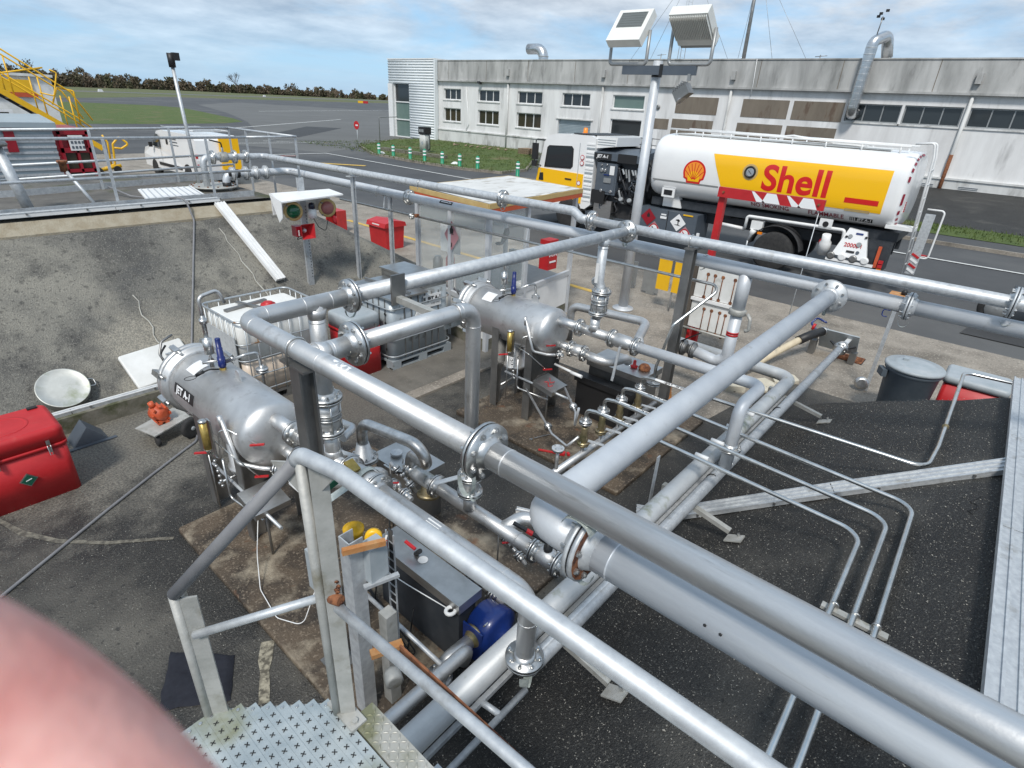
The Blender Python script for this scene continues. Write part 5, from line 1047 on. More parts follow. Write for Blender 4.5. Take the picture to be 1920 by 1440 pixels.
b = B(); b.cbox((4.3, 6.408, .5), (.1, .008, .1), Matrix.Rotation(R(45), 3, 'Y')); b.build('hazard_label', 'white', t); B().add([(4.235, 6.402, .5), (4.365, 6.402, .5), (4.3, 6.402, .435)], [(0, 1, 2)]).build('label_half', 'red', t); B().add([(4.29, 6.401, .5), (4.31, 6.401, .5), (4.316, 6.401, .53), (4.3, 6.401, .55), (4.284, 6.401, .53)], [(0, 1, 2, 3, 4)]).build('flame', 'black', t)
# red grit boxes beyond the mound
for x, y, lab in ((9.4, 12.4, 'red grit bin standing on the yard behind the mound corner'),):
    t = thing('grit_bin', lab, 'bin', (x, y, 0)); b = B(); b.prism([(0, 0), (.55, 0), (.6, .58), (-.05, .58)], lambda a, c: V((x+a, y, c)), lambda a, c: V((x+a, y+.7, c))); b.build('body', 'red', t)
    b = B(); b.prism([(-.1, .59), (.64, .59), (.6, .7), (.25, .76), (-.06, .7)], lambda a, c: V((x+a, y-.05, c)), lambda a, c: V((x+a, y+.75, c))); b.build('lid', 'red', t); B().box(x-.085, x-.06, y+.2, y+.5, .58, .66).build('label', 'white', t)
t = thing('hose_cabinet', 'open red hose cabinet standing behind the warning lamps', 'cabinet', (9.7, 15.3, 0)); bx, by = 9.7, 15.3
b = B(); b.box(bx+.2, bx+.22, by-.3, by+.3, .0, .62).box(bx-.1, bx+.2, by-.3, by-.28, .0, .62).box(bx-.1, bx+.2, by+.28, by+.3, .0, .62).box(bx-.1, bx+.2, by-.28, by+.28, .0, .02).box(bx-.1, bx+.2, by-.28, by+.28, .6, .62); b.build('case', 'red_worn', t); B().lathe((bx+.1, by, .33), (-1, 0, 0), [(0, .1), (.03, .14), (.08, .14), (.1, .06)], 16).build('reel', 'dark_red', t)
# things leaning on the mound
s8 = math.atan(.8)
def on_slope(x, y, z, u_, v_, h): return V((x+u_, y+v_*math.cos(s8)-h*math.sin(s8), z+v_*math.sin(s8)+h*math.cos(s8)))
t = thing('drum_lid', 'round pale metal tub lying face up on the mound slope', 'tub', (1.12, 8.1, .3)); n_ = V((0, -math.sin(s8), math.cos(s8)))
p0 = on_slope(1.12, 8.02, .27, 0, 0, .0)
B().lathe(p0, n_, [(0, .245), (.02, .262), (.115, .262), (.12, .268), (.13, .268), (.132, .258), (.126, .25), (.122, .15), (.125, .0)], 40).build('tub', 'tin', t)
B().tube(fillet([on_slope(1.12, 8.02, .27, .25, -.04, .08), on_slope(1.12, 8.02, .27, .33, -.04, .06), on_slope(1.12, 8.02, .27, .33, .06, .06), on_slope(1.12, 8.02, .27, .25, .06, .08)], .03), .007, 7).build('handle', 'steel_bright', t)
t = thing('cover_slab', 'square white cover slab leaning on the mound behind the dolly', 'slab', (2.2, 8.1, .2)); m_ = Matrix.Rotation(s8, 3, 'X'); 
b = B(); b.bevbox(-.4, .4, -.27, .27, -.03, .03, r=.03, n=3); rot = m_ @ Matrix.Rotation(R(5), 3, 'Z')
b.v = [rot @ p + on_slope(2.22, 8.06, .29, 0, 0, .045) for p in b.v]; b.build('slab', 'white_dirty', t)
b = B(); b.cbox(on_slope(2.22, 8.06, .29, .25, .1, .085), (.3, .02, .015), rot); b.build('grip_bar', 'steel_bright', t)
def pot(x, y, z, r, h, label):
    t = thing('cooking_pot', label, 'pot', (x, y, z)); B().lathe((x, y, z), (0, 0, 1), [(0, r), (.02, r*1.01), (h*.8, r*.72), (h*.95, r*.68), (h, r*.62), (h+.002, 0)], 28).build('pot', 'steel_bright', t)
pot(.62, 7.1, 0, .17, .32, 'upturned stainless bucket behind the big red box'); pot(.38, 7.35, 0, .18, .34, 'pale upturned bucket beside the stainless one at the mound foot')
# wheel chock / folded wedge
t = thing('wheel_chock', 'dark grey triangular wheel chock on the floor by red box', 'chock', (1.08, 7.2, 0)); b = B(); b.prism([(-.17, 0), (.17, 0), (.0, .2)], lambda a, c: V((1.08+a, 7.05+.12*c, c)), lambda a, c: V((1.08+a, 7.33, c))); b.build('body', 'slate', t); B().box(.86, 1.32, 7.0, 7.05, 0, .012).build('base_lip', 'slate', t)
# dolly with orange pump
t = thing('hand_dolly', 'flat steel hand dolly lying with one big rubber wheel', 'dolly', (1.75, 6.65, 0)); rot = Matrix.Rotation(R(-6), 3, 'Y') @ Matrix.Rotation(R(14), 3, 'Z')
b = B(); b.cbox((1.74, 6.68, .17), (.48, .36, .014), rot); b.build('plate', 'galv_old', t)
wh = B().lathe((1.93, 6.42, .125), (.25, -.95, 0), [(-.03, .085), (-.03, .115), (-.02, .125), (.02, .125), (.03, .115), (.03, .085)], 28).build('wheel', 'tyre', t); B().lathe((1.93, 6.42, .125), (.25, -.95, 0), [(-.02, .086), (.022, .086), (.022, .06), (.016, .055), (.018, .03), (.032, .025), (.034, .0)], 24).build('rim', 'galv', wh)
B().lathe((1.58, 6.48, .06), (1, 0, 0), [(-.02, .05), (.02, .05)], 16).build('caster', 'tyre', t); B().beam((1.58, 6.48, .06), (1.6, 6.5, .16), .03, .02).build('caster_fork', 'black', t); B().tube(fillet([(1.95, 6.85, .18), (2.1, 7.15, .45), (2.05, 7.35, .72), (2.15, 7.4, .8)], .1), .013, 8).build('handle', 'black', t)
t = thing('hand_pump', 'small orange cast pump standing on the dolly plate', 'pump', (1.72, 6.7, .18)); B().lathe((1.72, 6.7, .29), (.3, -.9, .1), [(-.09, .04), (-.08, .085), (-.03, .09), (-.02, .1), (.02, .1), (.03, .085), (.08, .075), (.09, .03)], 20).build('body', 'orange_cast', t)
b = B(); [b.cbox((1.72+.1*math.cos(R(a))*.9, 6.69, .29+.1*math.sin(R(a))), (.02, .14, .03), Matrix.Rotation(-R(a), 3, 'Y')) for a in range(0, 360, 45)]; b.build('rib', 'orange_cast', t); B().box(1.66, 1.78, 6.62, 6.76, .18, .22).build('foot', 'orange_cast', t); B().cyl((1.68, 6.72, .37), (1.66, 6.73, .44), .035, .03).build('port', 'orange_cast', t)
# folded cloth
b = B(); nx, ny = 14, 16; cs = [(.37, 3.17), (.72, 2.9), (.9, 3.22), (.6, 3.58)]; vs = []; fs = []
for j in range(ny+1):
    for i in range(nx+1):
        u_, v_ = i/nx, j/ny; a = V(cs[0]).lerp(V(cs[1]), u_).lerp(V(cs[3]).lerp(V(cs[2]), u_), v_)
        z = .028+.016*mnoise.noise(V((u_*4, v_*4, 1)))+.008*mnoise.noise(V((u_*11, v_*11, 2))); ed = min(u_, 1-u_, v_, 1-v_)
        if ed == 0: z = .006
        vs.append((a.x+.014*mnoise.noise(V((u_*5, v_*5, 7))), a.y+.014*mnoise.noise(V((u_*5, v_*5, 9))), z))
for j in range(ny):
    for i in range(nx): k = j*(nx+1)+i; fs.append((k, k+1, k+nx+2, k+nx+1))
b.add(vs, fs, True); tag(b.build('folded_cloth', 'cloth'), 'crumpled navy cloth lying on the floor beside landing', 'cloth')
# hose on the floor and up the mound
hp = [(-.5, 4.78, .012), (-.09, 5.04, .012), (.4, 5.36, .012), (.8, 5.62, .012), (1.3, 5.93, .012), (1.72, 6.18, .012), (1.9, 6.28, .012), (2.05, 6.55, .012), (2.3, 7.1, .012)]
hp += [(2.38+.12*k, 7.62+.205*k, left_h(2.38+.12*k, 7.62+.205*k)+.02) for k in range(12)] + [(3.68, 10.0, 2.08), (3.62, 10.15, 2.1), (3.5, 10.6, 2.02), (3.25, 11.1, 2.02), (3.1, 11.6, 2.12)]
tag(B().tube(fillet(hp, .15), .0145, 10).build('hose', 'hose_grey'), 'long thin grey hose trailing over the floor and up the mound', 'hose')
# cable trays
def tray(label, pts, w, h, m='galv', lid='galv'):
    t = thing('cable_tray', label, 'cable tray', pts[0])
    for a, c in zip(pts, pts[1:]):
        a, c = V(a), V(c); d = (c-a); n_ = d.cross(V((0, 0, 1))).normalized(); upn = n_.cross(d).normalized()
        L = d.length; k = max(1, round(L/1.6))
        for i in range(k): 
            q0, q1 = a.lerp(c, i/k), a.lerp(c, (i+1)/k); g = d.normalized()*.004
            B().beam(q0+upn*h*.5+g, q1+upn*h*.5-g, w, h, upn).build('lid', m, t)
        for sg in ((-1, -.35, .35, 1) if w > .12 else (-1, 1)): B().beam(a+n_*sg*(w/2-.004)+upn*(h+.006), c+n_*sg*(w/2-.004)+upn*(h+.004), .014, .012, upn).build('rim', lid, t)
        for i in range(int(L/.7)+1): q = a.lerp(c, min(1, (i+.5)*.7/L)); B().cbox(q+n_*(w/2+.006)+upn*h*.8, (.02, .02, .025)).build('clip', 'steel_dark', t)
    return t
tray('pale cable tray climbing diagonally over the asphalt bank', [(4.4, 1.9, .02), (4.52, 1.66, .03), (5.2, .4, .66), (5.75, -.72, 1.22)], .16, .04)
tray('wide pale cable tray along the crest of the asphalt bank', [(-.5, -.78, 1.22), (8.0, -.72, 1.22)], .2, .05, 'galv', 'galv')
tray('white cable tray running up the mound face beside cracks', [(4.43, 8.75, .9), (4.2, 10.05, 1.96)], .17, .05, 'white', 'white')
tray('pale cable tray along the crest of the mound under handrail', [(-5, 10.02, 2.0), (4.25, 10.12, 2.0)], .1, .05, 'white', 'galv')
tray('thin tray along the mossy kerb at the mound foot', [(-4, 7.55, .2), (2.75, 7.55, .2)], .07, .04, 'galv', 'white')
tray('short aluminium channel on the pad edge beside stub flange', [(3.5, 2.75, .06), (3.75, 2.2, .06)], .05, .05, 'white', 'galv')
# tools on the far pad
t = thing('spanner', 'open ended spanner lying on the rusty pad', 'spanner', (4.8, 3.45, .06)); b = B(); b.beam((4.72, 3.5, .065), (4.92, 3.42, .065), .016, .008); b.prism([(0, 0), (.03, .02), (.05, .015), (.04, .0), (.05, -.015), (.03, -.02)], lambda a, c: V((4.7-a, 3.51+c, .06)), lambda a, c: V((4.7-a, 3.51+c, .07))); b.build('spanner', 'steel_bright', t)
t = thing('pipe_wrench', 'red pipe wrench lying on the rusty pad', 'wrench', (4.6, 3.2, .06)); B().beam((4.55, 3.3, .07), (4.66, 3.08, .07), .022, .016).build('handle', 'red_worn', t); B().cbox((4.68, 3.05, .075), (.06, .07, .03), Matrix.Rotation(.4, 3, 'Z')).cbox((4.72, 2.99, .075), (.05, .03, .025), Matrix.Rotation(.9, 3, 'Z')).build('jaw', 'red', t)
# ------------------------------------------------------------------ signal post
t = thing('signal_post', 'galvanised post with green and pink warning lamps under a white hood', 'signal post', (4.92, 8.6, .7)); px, py = 4.92, 8.62
b = B(); b.box(px-.05, px+.05, py-.004, py+.004, .3, 2.5).box(px-.05, px-.043, py, py+.05, .3, 2.5).box(px+.043, px+.05, py, py+.05, .3, 2.5); b.build('post', 'galv', t)
for k in range(24): B().box(px+.022, px+.034, py-.0055, py-.004, .9+.05*k, .922+.05*k).build('slot', 'black', t)
b = B(); hx0, hx1 = 4.4, 5.42
b.add([(hx0, 8.62, 2.28), (hx1, 8.62, 2.28), (hx1+.03, 8.28, 2.24), (hx0-.03, 8.28, 2.2), (hx0, 8.62, 2.3), (hx1, 8.62, 2.3), (hx1+.03, 8.28, 2.26), (hx0-.03, 8.28, 2.22)], [(0, 1, 2, 3), (7, 6, 5, 4), (3, 2, 6, 7), (0, 3, 7, 4), (1, 5, 6, 2), (0, 4, 5, 1)])
b.prism([(8.62, 2.3), (8.28, 2.22), (8.3, 1.98), (8.4, 1.9)], lambda a, c: V((hx0-.03, a, c)), lambda a, c: V((hx0-.018, a, c))); b.box(hx0, hx1, 8.62, 8.635, 1.98, 2.3); b.build('hood', 'white', t)
for x, m in ((4.67, 'green_lens'), (5.27, 'pink_lens')):
    B().lathe((x, 8.56, 2.03), (-.25, -1, .05), [(0, .1), (.08, .13), (.1, .145), (.12, .145), (.125, .11)], 26).build('lamp_ring', 'yellow_old', t)
    B().lathe((x, 8.56, 2.03), (-.25, -1, .05), [(.12, .108), (.14, .1), (.165, .075), (.18, .035), (.183, .002)], 26).build('lens', m, t)
    b = B(); [b.cbox(V((x, 8.56, 2.03))+V((-.03, -.115, .0))+V((.135*math.cos(R(a)), 0, .135*math.sin(R(a)))), (.02, .03, .02)) for a in (45, 135, 225, 315)]; b.build('lugs', 'steel_dark', t)
B().lathe((4.98, 8.48, 1.9), (0, 0, 1), [(0, .07), (.13, .07), (.13, .055), (.14, .05)], 18).build('beacon_base', 'white', t); B().lathe((4.98, 8.48, 2.04), (0, 0, 1), [(0, .05), (.06, .05), (.09, .035), (.1, .002)], 18).build('beacon', 'beacon', t)
b = B(); cx_, cy, cz = 4.74, 8.45, 1.72; b.cbox((cx_-.03, cy+.06, cz), (.12, .14, .16)); b.build('siren_body', 'dark_red', t)
b = B(); f0 = [(-.05, -.05), (.05, -.05), (.05, .05), (-.05, .05)]; o = V((cx_+.04, cy-.0, cz+.01)); d = V((.1, -1, .0)).normalized()
ins = [o+V((a, 0, c)) for a, c in f0]; out = [o+d*.12+V((a*2.1, 0, c*2.1)) for a, c in f0]; b.add(ins+out, [(3, 2, 1, 0)]+[(i, (i+1) % 4, 4+(i+1) % 4, 4+i) for i in range(4)]); b.add([p+V((0, 0, 0)) for p in out]+[o+d*.125+V((a*2.35, 0, c*2.35)) for a, c in f0], [(i, (i+1) % 4, 4+(i+1) % 4, 4+i) for i in range(4)])
b.build('siren_horn', 'red', t); B().lathe(o, d, [(.0, .035), (.04, .03), (.06, .008)], 14).build('siren_cone', 'white', t); B().cbox((cx_-.055, cy-.02, cz-.02), (.02, .005, .09)).build('label', 'white', t)
for q in ([(5.0, 8.5, 1.9), (5.06, 8.46, 1.75), (5.2, 8.48, 1.66), (5.27, 8.5, 1.85)], [(4.72, 8.5, 1.63), (4.66, 8.5, 1.58), (4.8, 8.52, 1.6), (4.9, 8.55, 1.55), (4.92, 8.58, 1.7)]): B().tube(fillet(q, .04), .006, 6).build('cable', 'black', t)
# ------------------------------------------------------------------ deck of the tank mound
def guard(label, line_, zs, posts, z0, toe=True, m='galv'):
    t = thing('guard_rail', label, 'railing', line_[0])
    for z in zs:
        for a, c in zip(line_, line_[1:]): B().tube([(a[0], a[1], z), (c[0], c[1], z)], .021, 12).build('rail', m, t)
    for p in posts: B().box(p[0]-.02, p[0]+.02, p[1]-.006, p[1]+.006, z0, zs[0]).build('post', m, t)
    if toe:
        for a, c in zip(line_, line_[1:]): B().beam((a[0], a[1], z0+.07), (c[0], c[1], z0+.07), .006, .13).build('toe_board', m, t)
    return t
guard('galvanised railing along the front crest of mound with three rails', [(-5, 10.22, 0), (5.95, 10.5, 0)] if False else [(-5, 9.98, 0), (5.0, 10.4, 0)], (2.96, 2.42), [(-3+1.45*k, 10.06+.06*k*.6, 0) for k in range(6)], 1.95)
guard('galvanised top rail end section beside header valves', [(5.0, 10.4, 0), (6.0, 10.5, 0), (5.9, 13.0, 0)], (2.96,), [(5.98, 10.5, 0), (5.94, 11.4, 0), (5.92, 12.3, 0), (5.9, 13.0, 0)], 1.2, False)
guard('galvanised railing along the back of the mound deck', [(-5, 11.9, 0), (1.98, 12.05, 0), (5.88, 13.0, 0)], (2.96, 2.45, 2.24), [(1.2, 12.0, 0), (3.2, 12.3, 0), (4.6, 12.65, 0)], 1.95)
t = thing('manhole', 'round flanged manhole cover on mound deck below the header valves', 'manhole', (4.78, 11.5, 1.95)); B().lathe((4.78, 11.5, 1.93), (0, 0, 1), [(0, .34), (.1, .34), (.1, .42), (.125, .42), (.13, .4)], 36).build('cover', 'galv_old', t)
for k in range(14): a = R(k*360/14); B().hexbolt((4.78+.37*math.cos(a), 11.5+.37*math.sin(a), 2.055), (0, 0, 1), .016, .02).build('bolt', 'rust', t)
B().cyl((5.05, 11.62, 2.05), (5.05, 11.62, 2.3), .03).build('stub', 'galv', t)
t = thing('lamp_pole', 'slim grey pole with black sensor head standing on manhole', 'pole', (4.66, 11.85, 1.95)); B().tube([(4.66, 11.85, 1.95), (4.62, 11.95, 4.0)], .03, 12).build('pole', 'galv', t); B().cyl((4.62, 11.95, 3.98), (4.62, 11.95, 4.2), .055, .06).cbox((4.68, 11.9, 4.15), (.1, .1, .12)).build('head', 'black', t)
t = thing('vent_pipe', 'thick galvanised vent pipe through the mound deck', 'pipe', (1.75, 10.55, 1.95)); B().cyl((1.8, 10.55, 1.9), (1.66, 10.7, 2.84), .07, n=20).build('tube', 'galv', t); B().lathe((1.66, 10.7, 2.84), (0, 0, 1), [(0, .13), (.03, .14), (.06, .12), (.08, .06)], 20).build('cap', 'steel_dark', t)
t = thing('vent_pipe', 'slim vent pipe with rusty cap on mound deck', 'pipe', (2.6, 10.6, 1.95)); B().tube([(2.62, 10.55, 1.95), (2.4, 10.9, 2.5)], .025, 10).build('tube', 'galv', t); B().lathe((2.4, 10.9, 2.46), (0, 0, 1), [(0, .05), (.12, .05), (.13, .07), (.16, .07)], 12).build('cap', 'rust', t)
t = thing('hatch', 'ribbed pale hatch lid lying on mound deck', 'hatch', (3.6, 11.0, 1.98)); b = B(); b.add([(3.3, 10.55, 2.0), (4.25, 10.6, 2.0), (4.3, 11.3, 2.06), (3.45, 11.35, 2.06), (3.3, 10.55, 2.03), (4.25, 10.6, 2.03), (4.3, 11.3, 2.09), (3.45, 11.35, 2.09)], [(3, 2, 1, 0), (4, 5, 6, 7), (0, 1, 5, 4), (1, 2, 6, 5), (2, 3, 7, 6), (3, 0, 4, 7)]); b.build('lid', 'white', t)
for k in range(9): f_ = (k+.5)/9; B().beam(V((3.3, 10.55, 2.032)).lerp(V((4.25, 10.6, 2.032)), f_), V((3.45, 11.35, 2.092)).lerp(V((4.3, 11.3, 2.092)), f_), .02, .01).build('rib', 'galv', t)
# ------------------------------------------------------------------ glazed shelter
S = [V((6.34, 5.86, 0)), V((9.0, 6.16, 0)), V((9.22, 8.02, 0)), V((6.6, 7.8, 0))]
t = thing('shelter', 'small glazed shelter with yellow and red roof edge below the headers', 'shelter', (7.9, 7.1, 0))
cen = sum(S, V((0, 0, 0)))/4
def so(p, k): return p + (p-cen).normalized()*k
b = B(); b.add([so(p, .1)+V((0, 0, z)) for z in (2.24, 2.365) for p in S], [(3, 2, 1, 0), (4, 5, 6, 7)]+[(i, (i+1) % 4, 4+(i+1) % 4, 4+i) for i in range(4)]); b.build('roof', 'tarp_white', t)
for i in range(4):
    a, c = so(S[i], .115), so(S[(i+1) % 4], .115); B().beam(a+V((0, 0, 2.34)), c+V((0, 0, 2.34)), .03, .075).build('fascia_yellow', 'yellow_old', t); B().beam(a+V((0, 0, 2.265)), c+V((0, 0, 2.265)), .024, .07).build('fascia_red', 'orange_cast', t)
nx = 26; b = B(); vs = []; fs = []
for j in range(nx+1):
    for i in range(nx+1):
        u_, v_ = i/nx, j/nx; p = so(S[0], .06).lerp(so(S[1], .06), u_).lerp(so(S[3], .06).lerp(so(S[2], .06), u_), v_); vs.append((p.x, p.y, 2.378+.01*mnoise.noise(V((p.x*3, p.y*1.2, 0)))))
for j in range(nx):
    for i in range(nx): k = j*(nx+1)+i; fs.append((k, k+1, k+nx+2, k+nx+1))
b.add(vs, fs, True).build('roof_sheet', 'tarp_white', t)
for i, p in enumerate(S + [S[0].lerp(S[3], .5)*1.0, S[0].lerp(S[1], .4)]): B().box(p.x-.035, p.x+.035, p.y-.035, p.y+.035, -.01, 2.24).build('post', 'silver_paint', t)
def pane(a, c, z0, z1, m, th=.02, nm='panel', off=V((0, 0, 0))): return B().beam(a+off+V((0, 0, (z0+z1)/2)), c+off+V((0, 0, (z0+z1)/2)), th, z1-z0).build(nm, m, t)
q = lambda i, f_: S[i].lerp(S[(i+1) % 4], f_)
pane(q(0, .02), q(0, .98), .2, .78, 'white', .03); pane(q(0, .02), q(0, .98), 0, .2, 'mossy_kerb', .032, 'plinth'); pane(q(3, .02), q(3, .98), .2, .72, 'white_dirty', .03); pane(q(3, .02), q(3, .98), 0, .2, 'mossy_kerb', .032, 'plinth')
pane(q(0, .0), q(0, 1), .78, .86, 'silver_paint', .06, 'sill'); pane(q(3, 0), q(3, 1), .72, .8, 'silver_paint', .06, 'sill')
for a, c in ((q(3, .03), q(3, .48)), (q(3, .52), q(3, .97)), (q(0, .03), q(0, .38)), (q(2, .03), q(2, .97))): pane(a, c, .86, 2.18, 'glass_clear', .008, 'glass')
b = B(); b.add([so(p, -.05)+V((0, 0, .74)) for p in S], [(0, 1, 2, 3)]); b.build('counter', 'steel_dark', t)
t2 = thing('hazard_sign', 'faded pink flammable hazard diamond on the shelter glass', 'sign', (6.5, 7.1, 1.4)); o = V((6.46, 6.97, 1.77)); ax = (S[0]-S[3]).normalized(); o = S[3].lerp(S[0], .53)+V((-.03, 0, 1.73))
B().add([o+ax*.2, o+V((0, 0, .24)), o-ax*.2, o-V((0, 0, .24))], [(3, 2, 1, 0)]).build('diamond', 'pink', t2)
fl_ = [(-.04, -.0), (.04, -.0), (.055, .05), (.045, .09), (.03, .07), (.02, .13), (-.005, .17), (-.01, .1), (-.035, .08), (-.05, .05)]; B().add([o+V((-.004, 0, .04))+ax*a+V((0, 0, c)) for a, c in fl_], [list(range(len(fl_)))]).build('flame', 'black', t2); B().add([o+V((-.004, 0, .025))+ax*a+V((0, 0, c)) for a, c in ((-.06, 0), (.06, 0), (.06, .01), (-.06, .01))], [(0, 1, 2, 3)]).build('flame_base', 'black', t2)
text(t2, 'class_number', '3', 'black', planemap(o+V((-.004, 0, -.15)), ax, (0, 0, 1)), .09, bold=.004)
o = q(3, .42)+V((.12, 0, 1.62)); tag(B().cbox(o, (.01, .48, .46)).build('notice_board', 'white'), 'pale paper notice hung inside the shelter behind hazard diamond', 'notice')
t2 = thing('fire_extinguisher', 'dark red fire extinguisher standing on the shelter counter', 'extinguisher', (6.95, 7.35, .74)); B().lathe((6.95, 7.35, .745), (0, 0, 1), [(0, .08), (.42, .08), (.48, .05), (.52, .025), (.56, .025)], 18).build('cylinder', 'red_worn', t2); B().beam((6.95, 7.3, 1.3), (6.93, 7.42, 1.33), .03, .015).build('handle', 'black', t2)
t2 = thing('jar', 'grey metal jar beside the extinguisher on the shelter counter', 'jar', (6.9, 7.62, .74)); B().lathe((6.9, 7.62, .745), (0, 0, 1), [(0, .09), (.36, .09), (.4, .06), (.42, .06)], 16).build('body', 'steel_dark', t2)
t2 = thing('extinguisher_box', 'bright red extinguisher box with white print on shelter post', 'box', (8.1, 5.95, .95)); o = V((8.05, 5.98, 1.35)); B().cbox(o, (.26, .2, .52)).build('case', 'red', t2); text(t2, 'print', 'A A', 'text_white', planemap(o+V((-.0, -.103, .02)), (1, 0, 0), (0, 0, 1)), .13, bold=.006); B().cbox(o+V((.02, -.103, .14)), (.15, .004, .02)).build('print_line', 'text_white', t2); B().cbox(o+V((0, -.103, -.12)), (.18, .004, .03)).build('print_line', 'text_white', t2)
t2 = thing('hose_reel', 'coiled dark hose hanging inside shelter', 'hose', (7.5, 6.4, 1.2)); B().tube([V((7.45+.01*k*.2, 6.6, 1.75))+V((.13*math.cos(k*.5), .02*math.sin(k), -.22*(1-math.cos(k*.5))*.5-.22*math.sin(k*.5)**2*.6)) for k in range(50)], .012, 6).build('coil', 'hose_grey', t2)
t2 = thing('control_box', 'grey motor control box with round lamp inside shelter', 'control box', (7.9, 6.5, .74)); B().box(7.75, 7.85, 6.35, 6.65, .75, 1.35).build('box', 'lid_grey', t2); B().lathe((7.75, 6.5, 1.2), (-1, 0, 0), [(0, .09), (.02, .09), (.03, .07)], 18).build('lamp', 'galv', t2)
for i, (x, y, lab) in enumerate(((6.85, 6.6, 'black bundle of papers on the shelter counter edge'), (7.0, 6.35, 'small black tool case on shelter counter by glass'), (7.6, 6.2, 'white crumpled rag on the shelter counter'))): 
    b = B(); b.bevbox(x-.1, x+.1, y-.08, y+.08, .745, .82+.03*i, r=.03); tag(b.build('counter_item', ['black', 'slate', 'white'][i]), lab, 'counter item')
# ------------------------------------------------------------------ light mast
t = thing('light_mast', 'tall grey mast carrying crossarm at the yard edge', 'mast', (10.12, 5.48, 0)); B().tube([(10.12, 5.48, 0), (10.12, 5.48, 4.5)], [.1, .078], 20).build('pole', 'silver_paint', t); B().lathe((10.12, 5.48, 0), (0, 0, 1), [(0, .22), (.02, .22), (.02, .11), (.06, .1)], 16).build('base', 'silver_paint', t); B().lathe((10.12, 5.48, 4.25), (0, 0, 1), [(0, .082), (.03, .086)], 16).build('band', 'black', t)
B().box(9.98, 10.04, 4.7, 6.1, 4.28, 4.42).build('crossarm', 'slate', t); B().box(9.97, 9.985, 5.3, 5.36, 4.24, 4.44).build('strap', 'black', t)
def flood(y, face, label):
    t = thing('floodlight', label, 'floodlight', (10.0, y, 4.42)); c = V((9.98, y, 4.98)); rot = Matrix.Rotation(R(38 if face else -52), 3, 'Y'); nrm = rot @ V((-1, 0, 0))
    B().cbox(c, (.16, .66, .62), rot).build('housing', 'flood_white', t)
    if face:
        B().cbox(c+rot @ V((-.083, 0, .1)), (.006, .5, .3), rot).build('glass', 'flood_glass', t)
        for k in range(6): B().cbox(c+rot @ V((-.087, 0, .1-.12+.05*k)), (.004, .46, .006), rot).build('louvre', 'steel_dark', t)
    else:
        for k in range(22): B().cbox(c+rot @ V((-.1, -.31+.0295*k, .06)), (.05, .008, .46), rot).build('fin', 'flood_white', t)
        B().cbox(c+rot @ V((.0, 0, -.34)), (.14, .6, .06), rot).build('gear_box', 'plate_grey', t)
    B().tube(fillet([(10.0, y-.37, 4.95), (10.0, y-.37, 4.44), (10.0, y+.37, 4.44), (10.0, y+.37, 4.95)], .06), .03, 8).build('bracket', 'plate_grey', t); return t
flood(6.02, True, 'floodlight on the mast showing its glass and grey face'); flood(4.85, False, 'floodlight on mast turned away showing its ribbed white back')
t = thing('spotlight', 'small black ribbed spotlight hanging below the crossarm', 'spotlight', (9.98, 4.8, 3.85)); B().beam((10.0, 4.8, 4.3), (10.0, 4.8, 4.2), .05, .05).beam((10.0, 4.92, 4.2), (9.95, 4.98, 3.98), .03, .012).build('bracket', 'plate_grey', t); rot = Matrix.Rotation(R(-35), 3, 'X'); c = V((9.96, 4.85, 4.02)); B().cbox(c, (.2, .26, .18), rot).build('housing', 'steel_dark', t)
for k in range(6): B().cbox(c+rot @ V((0, -.1+.04*k, .1)), (.2, .008, .06), rot).build('fin', 'steel_dark', t)
B().lathe(c+V((0, .02, -.09)), rot @ V((0, -.2, -1)), [(0, .1), (.03, .11), (.04, .08)], 18).build('reflector', 'steel_bright', t)
# ------------------------------------------------------------------ yard furniture
t = thing('height_barrier', 'red height barrier post with red and white striped arm before tanker', 'barrier', (9.35, 3.56, 0)); B().box(9.3, 9.4, 3.51, 3.61, 0, 2.68).build('post', 'red', t); arm = B().box(9.24, 9.3, 2.05, 3.62, 2.55, 2.7).build('arm', 'red', t)
for y in (3.02, 2.5):
    for dy, w in ((0, .1), (-.17, .2)): B().add([(9.236, y+dy+.08, 2.695), (9.236, y+dy+.08-w*.4, 2.695), (9.236, y+dy-.12-w*.3, 2.555), (9.236, y+dy-.02+.0, 2.555)] if dy == 0 else [(9.236, y+dy+.02, 2.695), (9.236, y+dy-.12, 2.695), (9.236, y+dy-.2, 2.555), (9.236, y+dy+.07, 2.555)][::1], [(0, 1, 2, 3)]).build('white_stripe', 'text_white', arm)
for y in (3.53, 2.12): B().hexbolt((9.24, y, 2.63), (-1, 0, 0), .02, .015).build('bolt', 'rust', arm)
B().tube([(9.27, 2.1, 2.56), (9.3, 2.12, .4)], .006, 6).build('stay_wire', 'galv', t)
t = thing('yellow_boards', 'pair of yellow boards on a thin grey stake', 'board', (10.7, 4.75, 0)); B().tube([(10.72, 4.74, 0), (10.72, 4.74, 1.12)], .02, 8).build('stake', 'galv', t)
for y in (4.95, 4.6): pn = B().box(10.66, 10.68, y-.14, y+.14, .42, 1.05).build('board', 'yellow', t); B().box(10.655, 10.685, y-.15, y+.15, 1.05, 1.07).build('top_edge', 'lid_grey', pn)
t = thing('notice_stakes', 'two small grey boards leaning behind the mast', 'board', (11.6, 5.9, 0)); B().cbox((11.6, 6.15, .35), (.03, .2, .55)).build('board', 'plate_grey', t); B().cbox((11.5, 5.62, .3), (.03, .4, .5)).build('board', 'plate_grey', t); B().box(11.58, 11.62, 6.1, 6.2, 0, .2).build('foot', 'plate_grey', t); B().box(11.48, 11.52, 5.5, 5.7, 0, .1).build('foot', 'plate_grey', t)
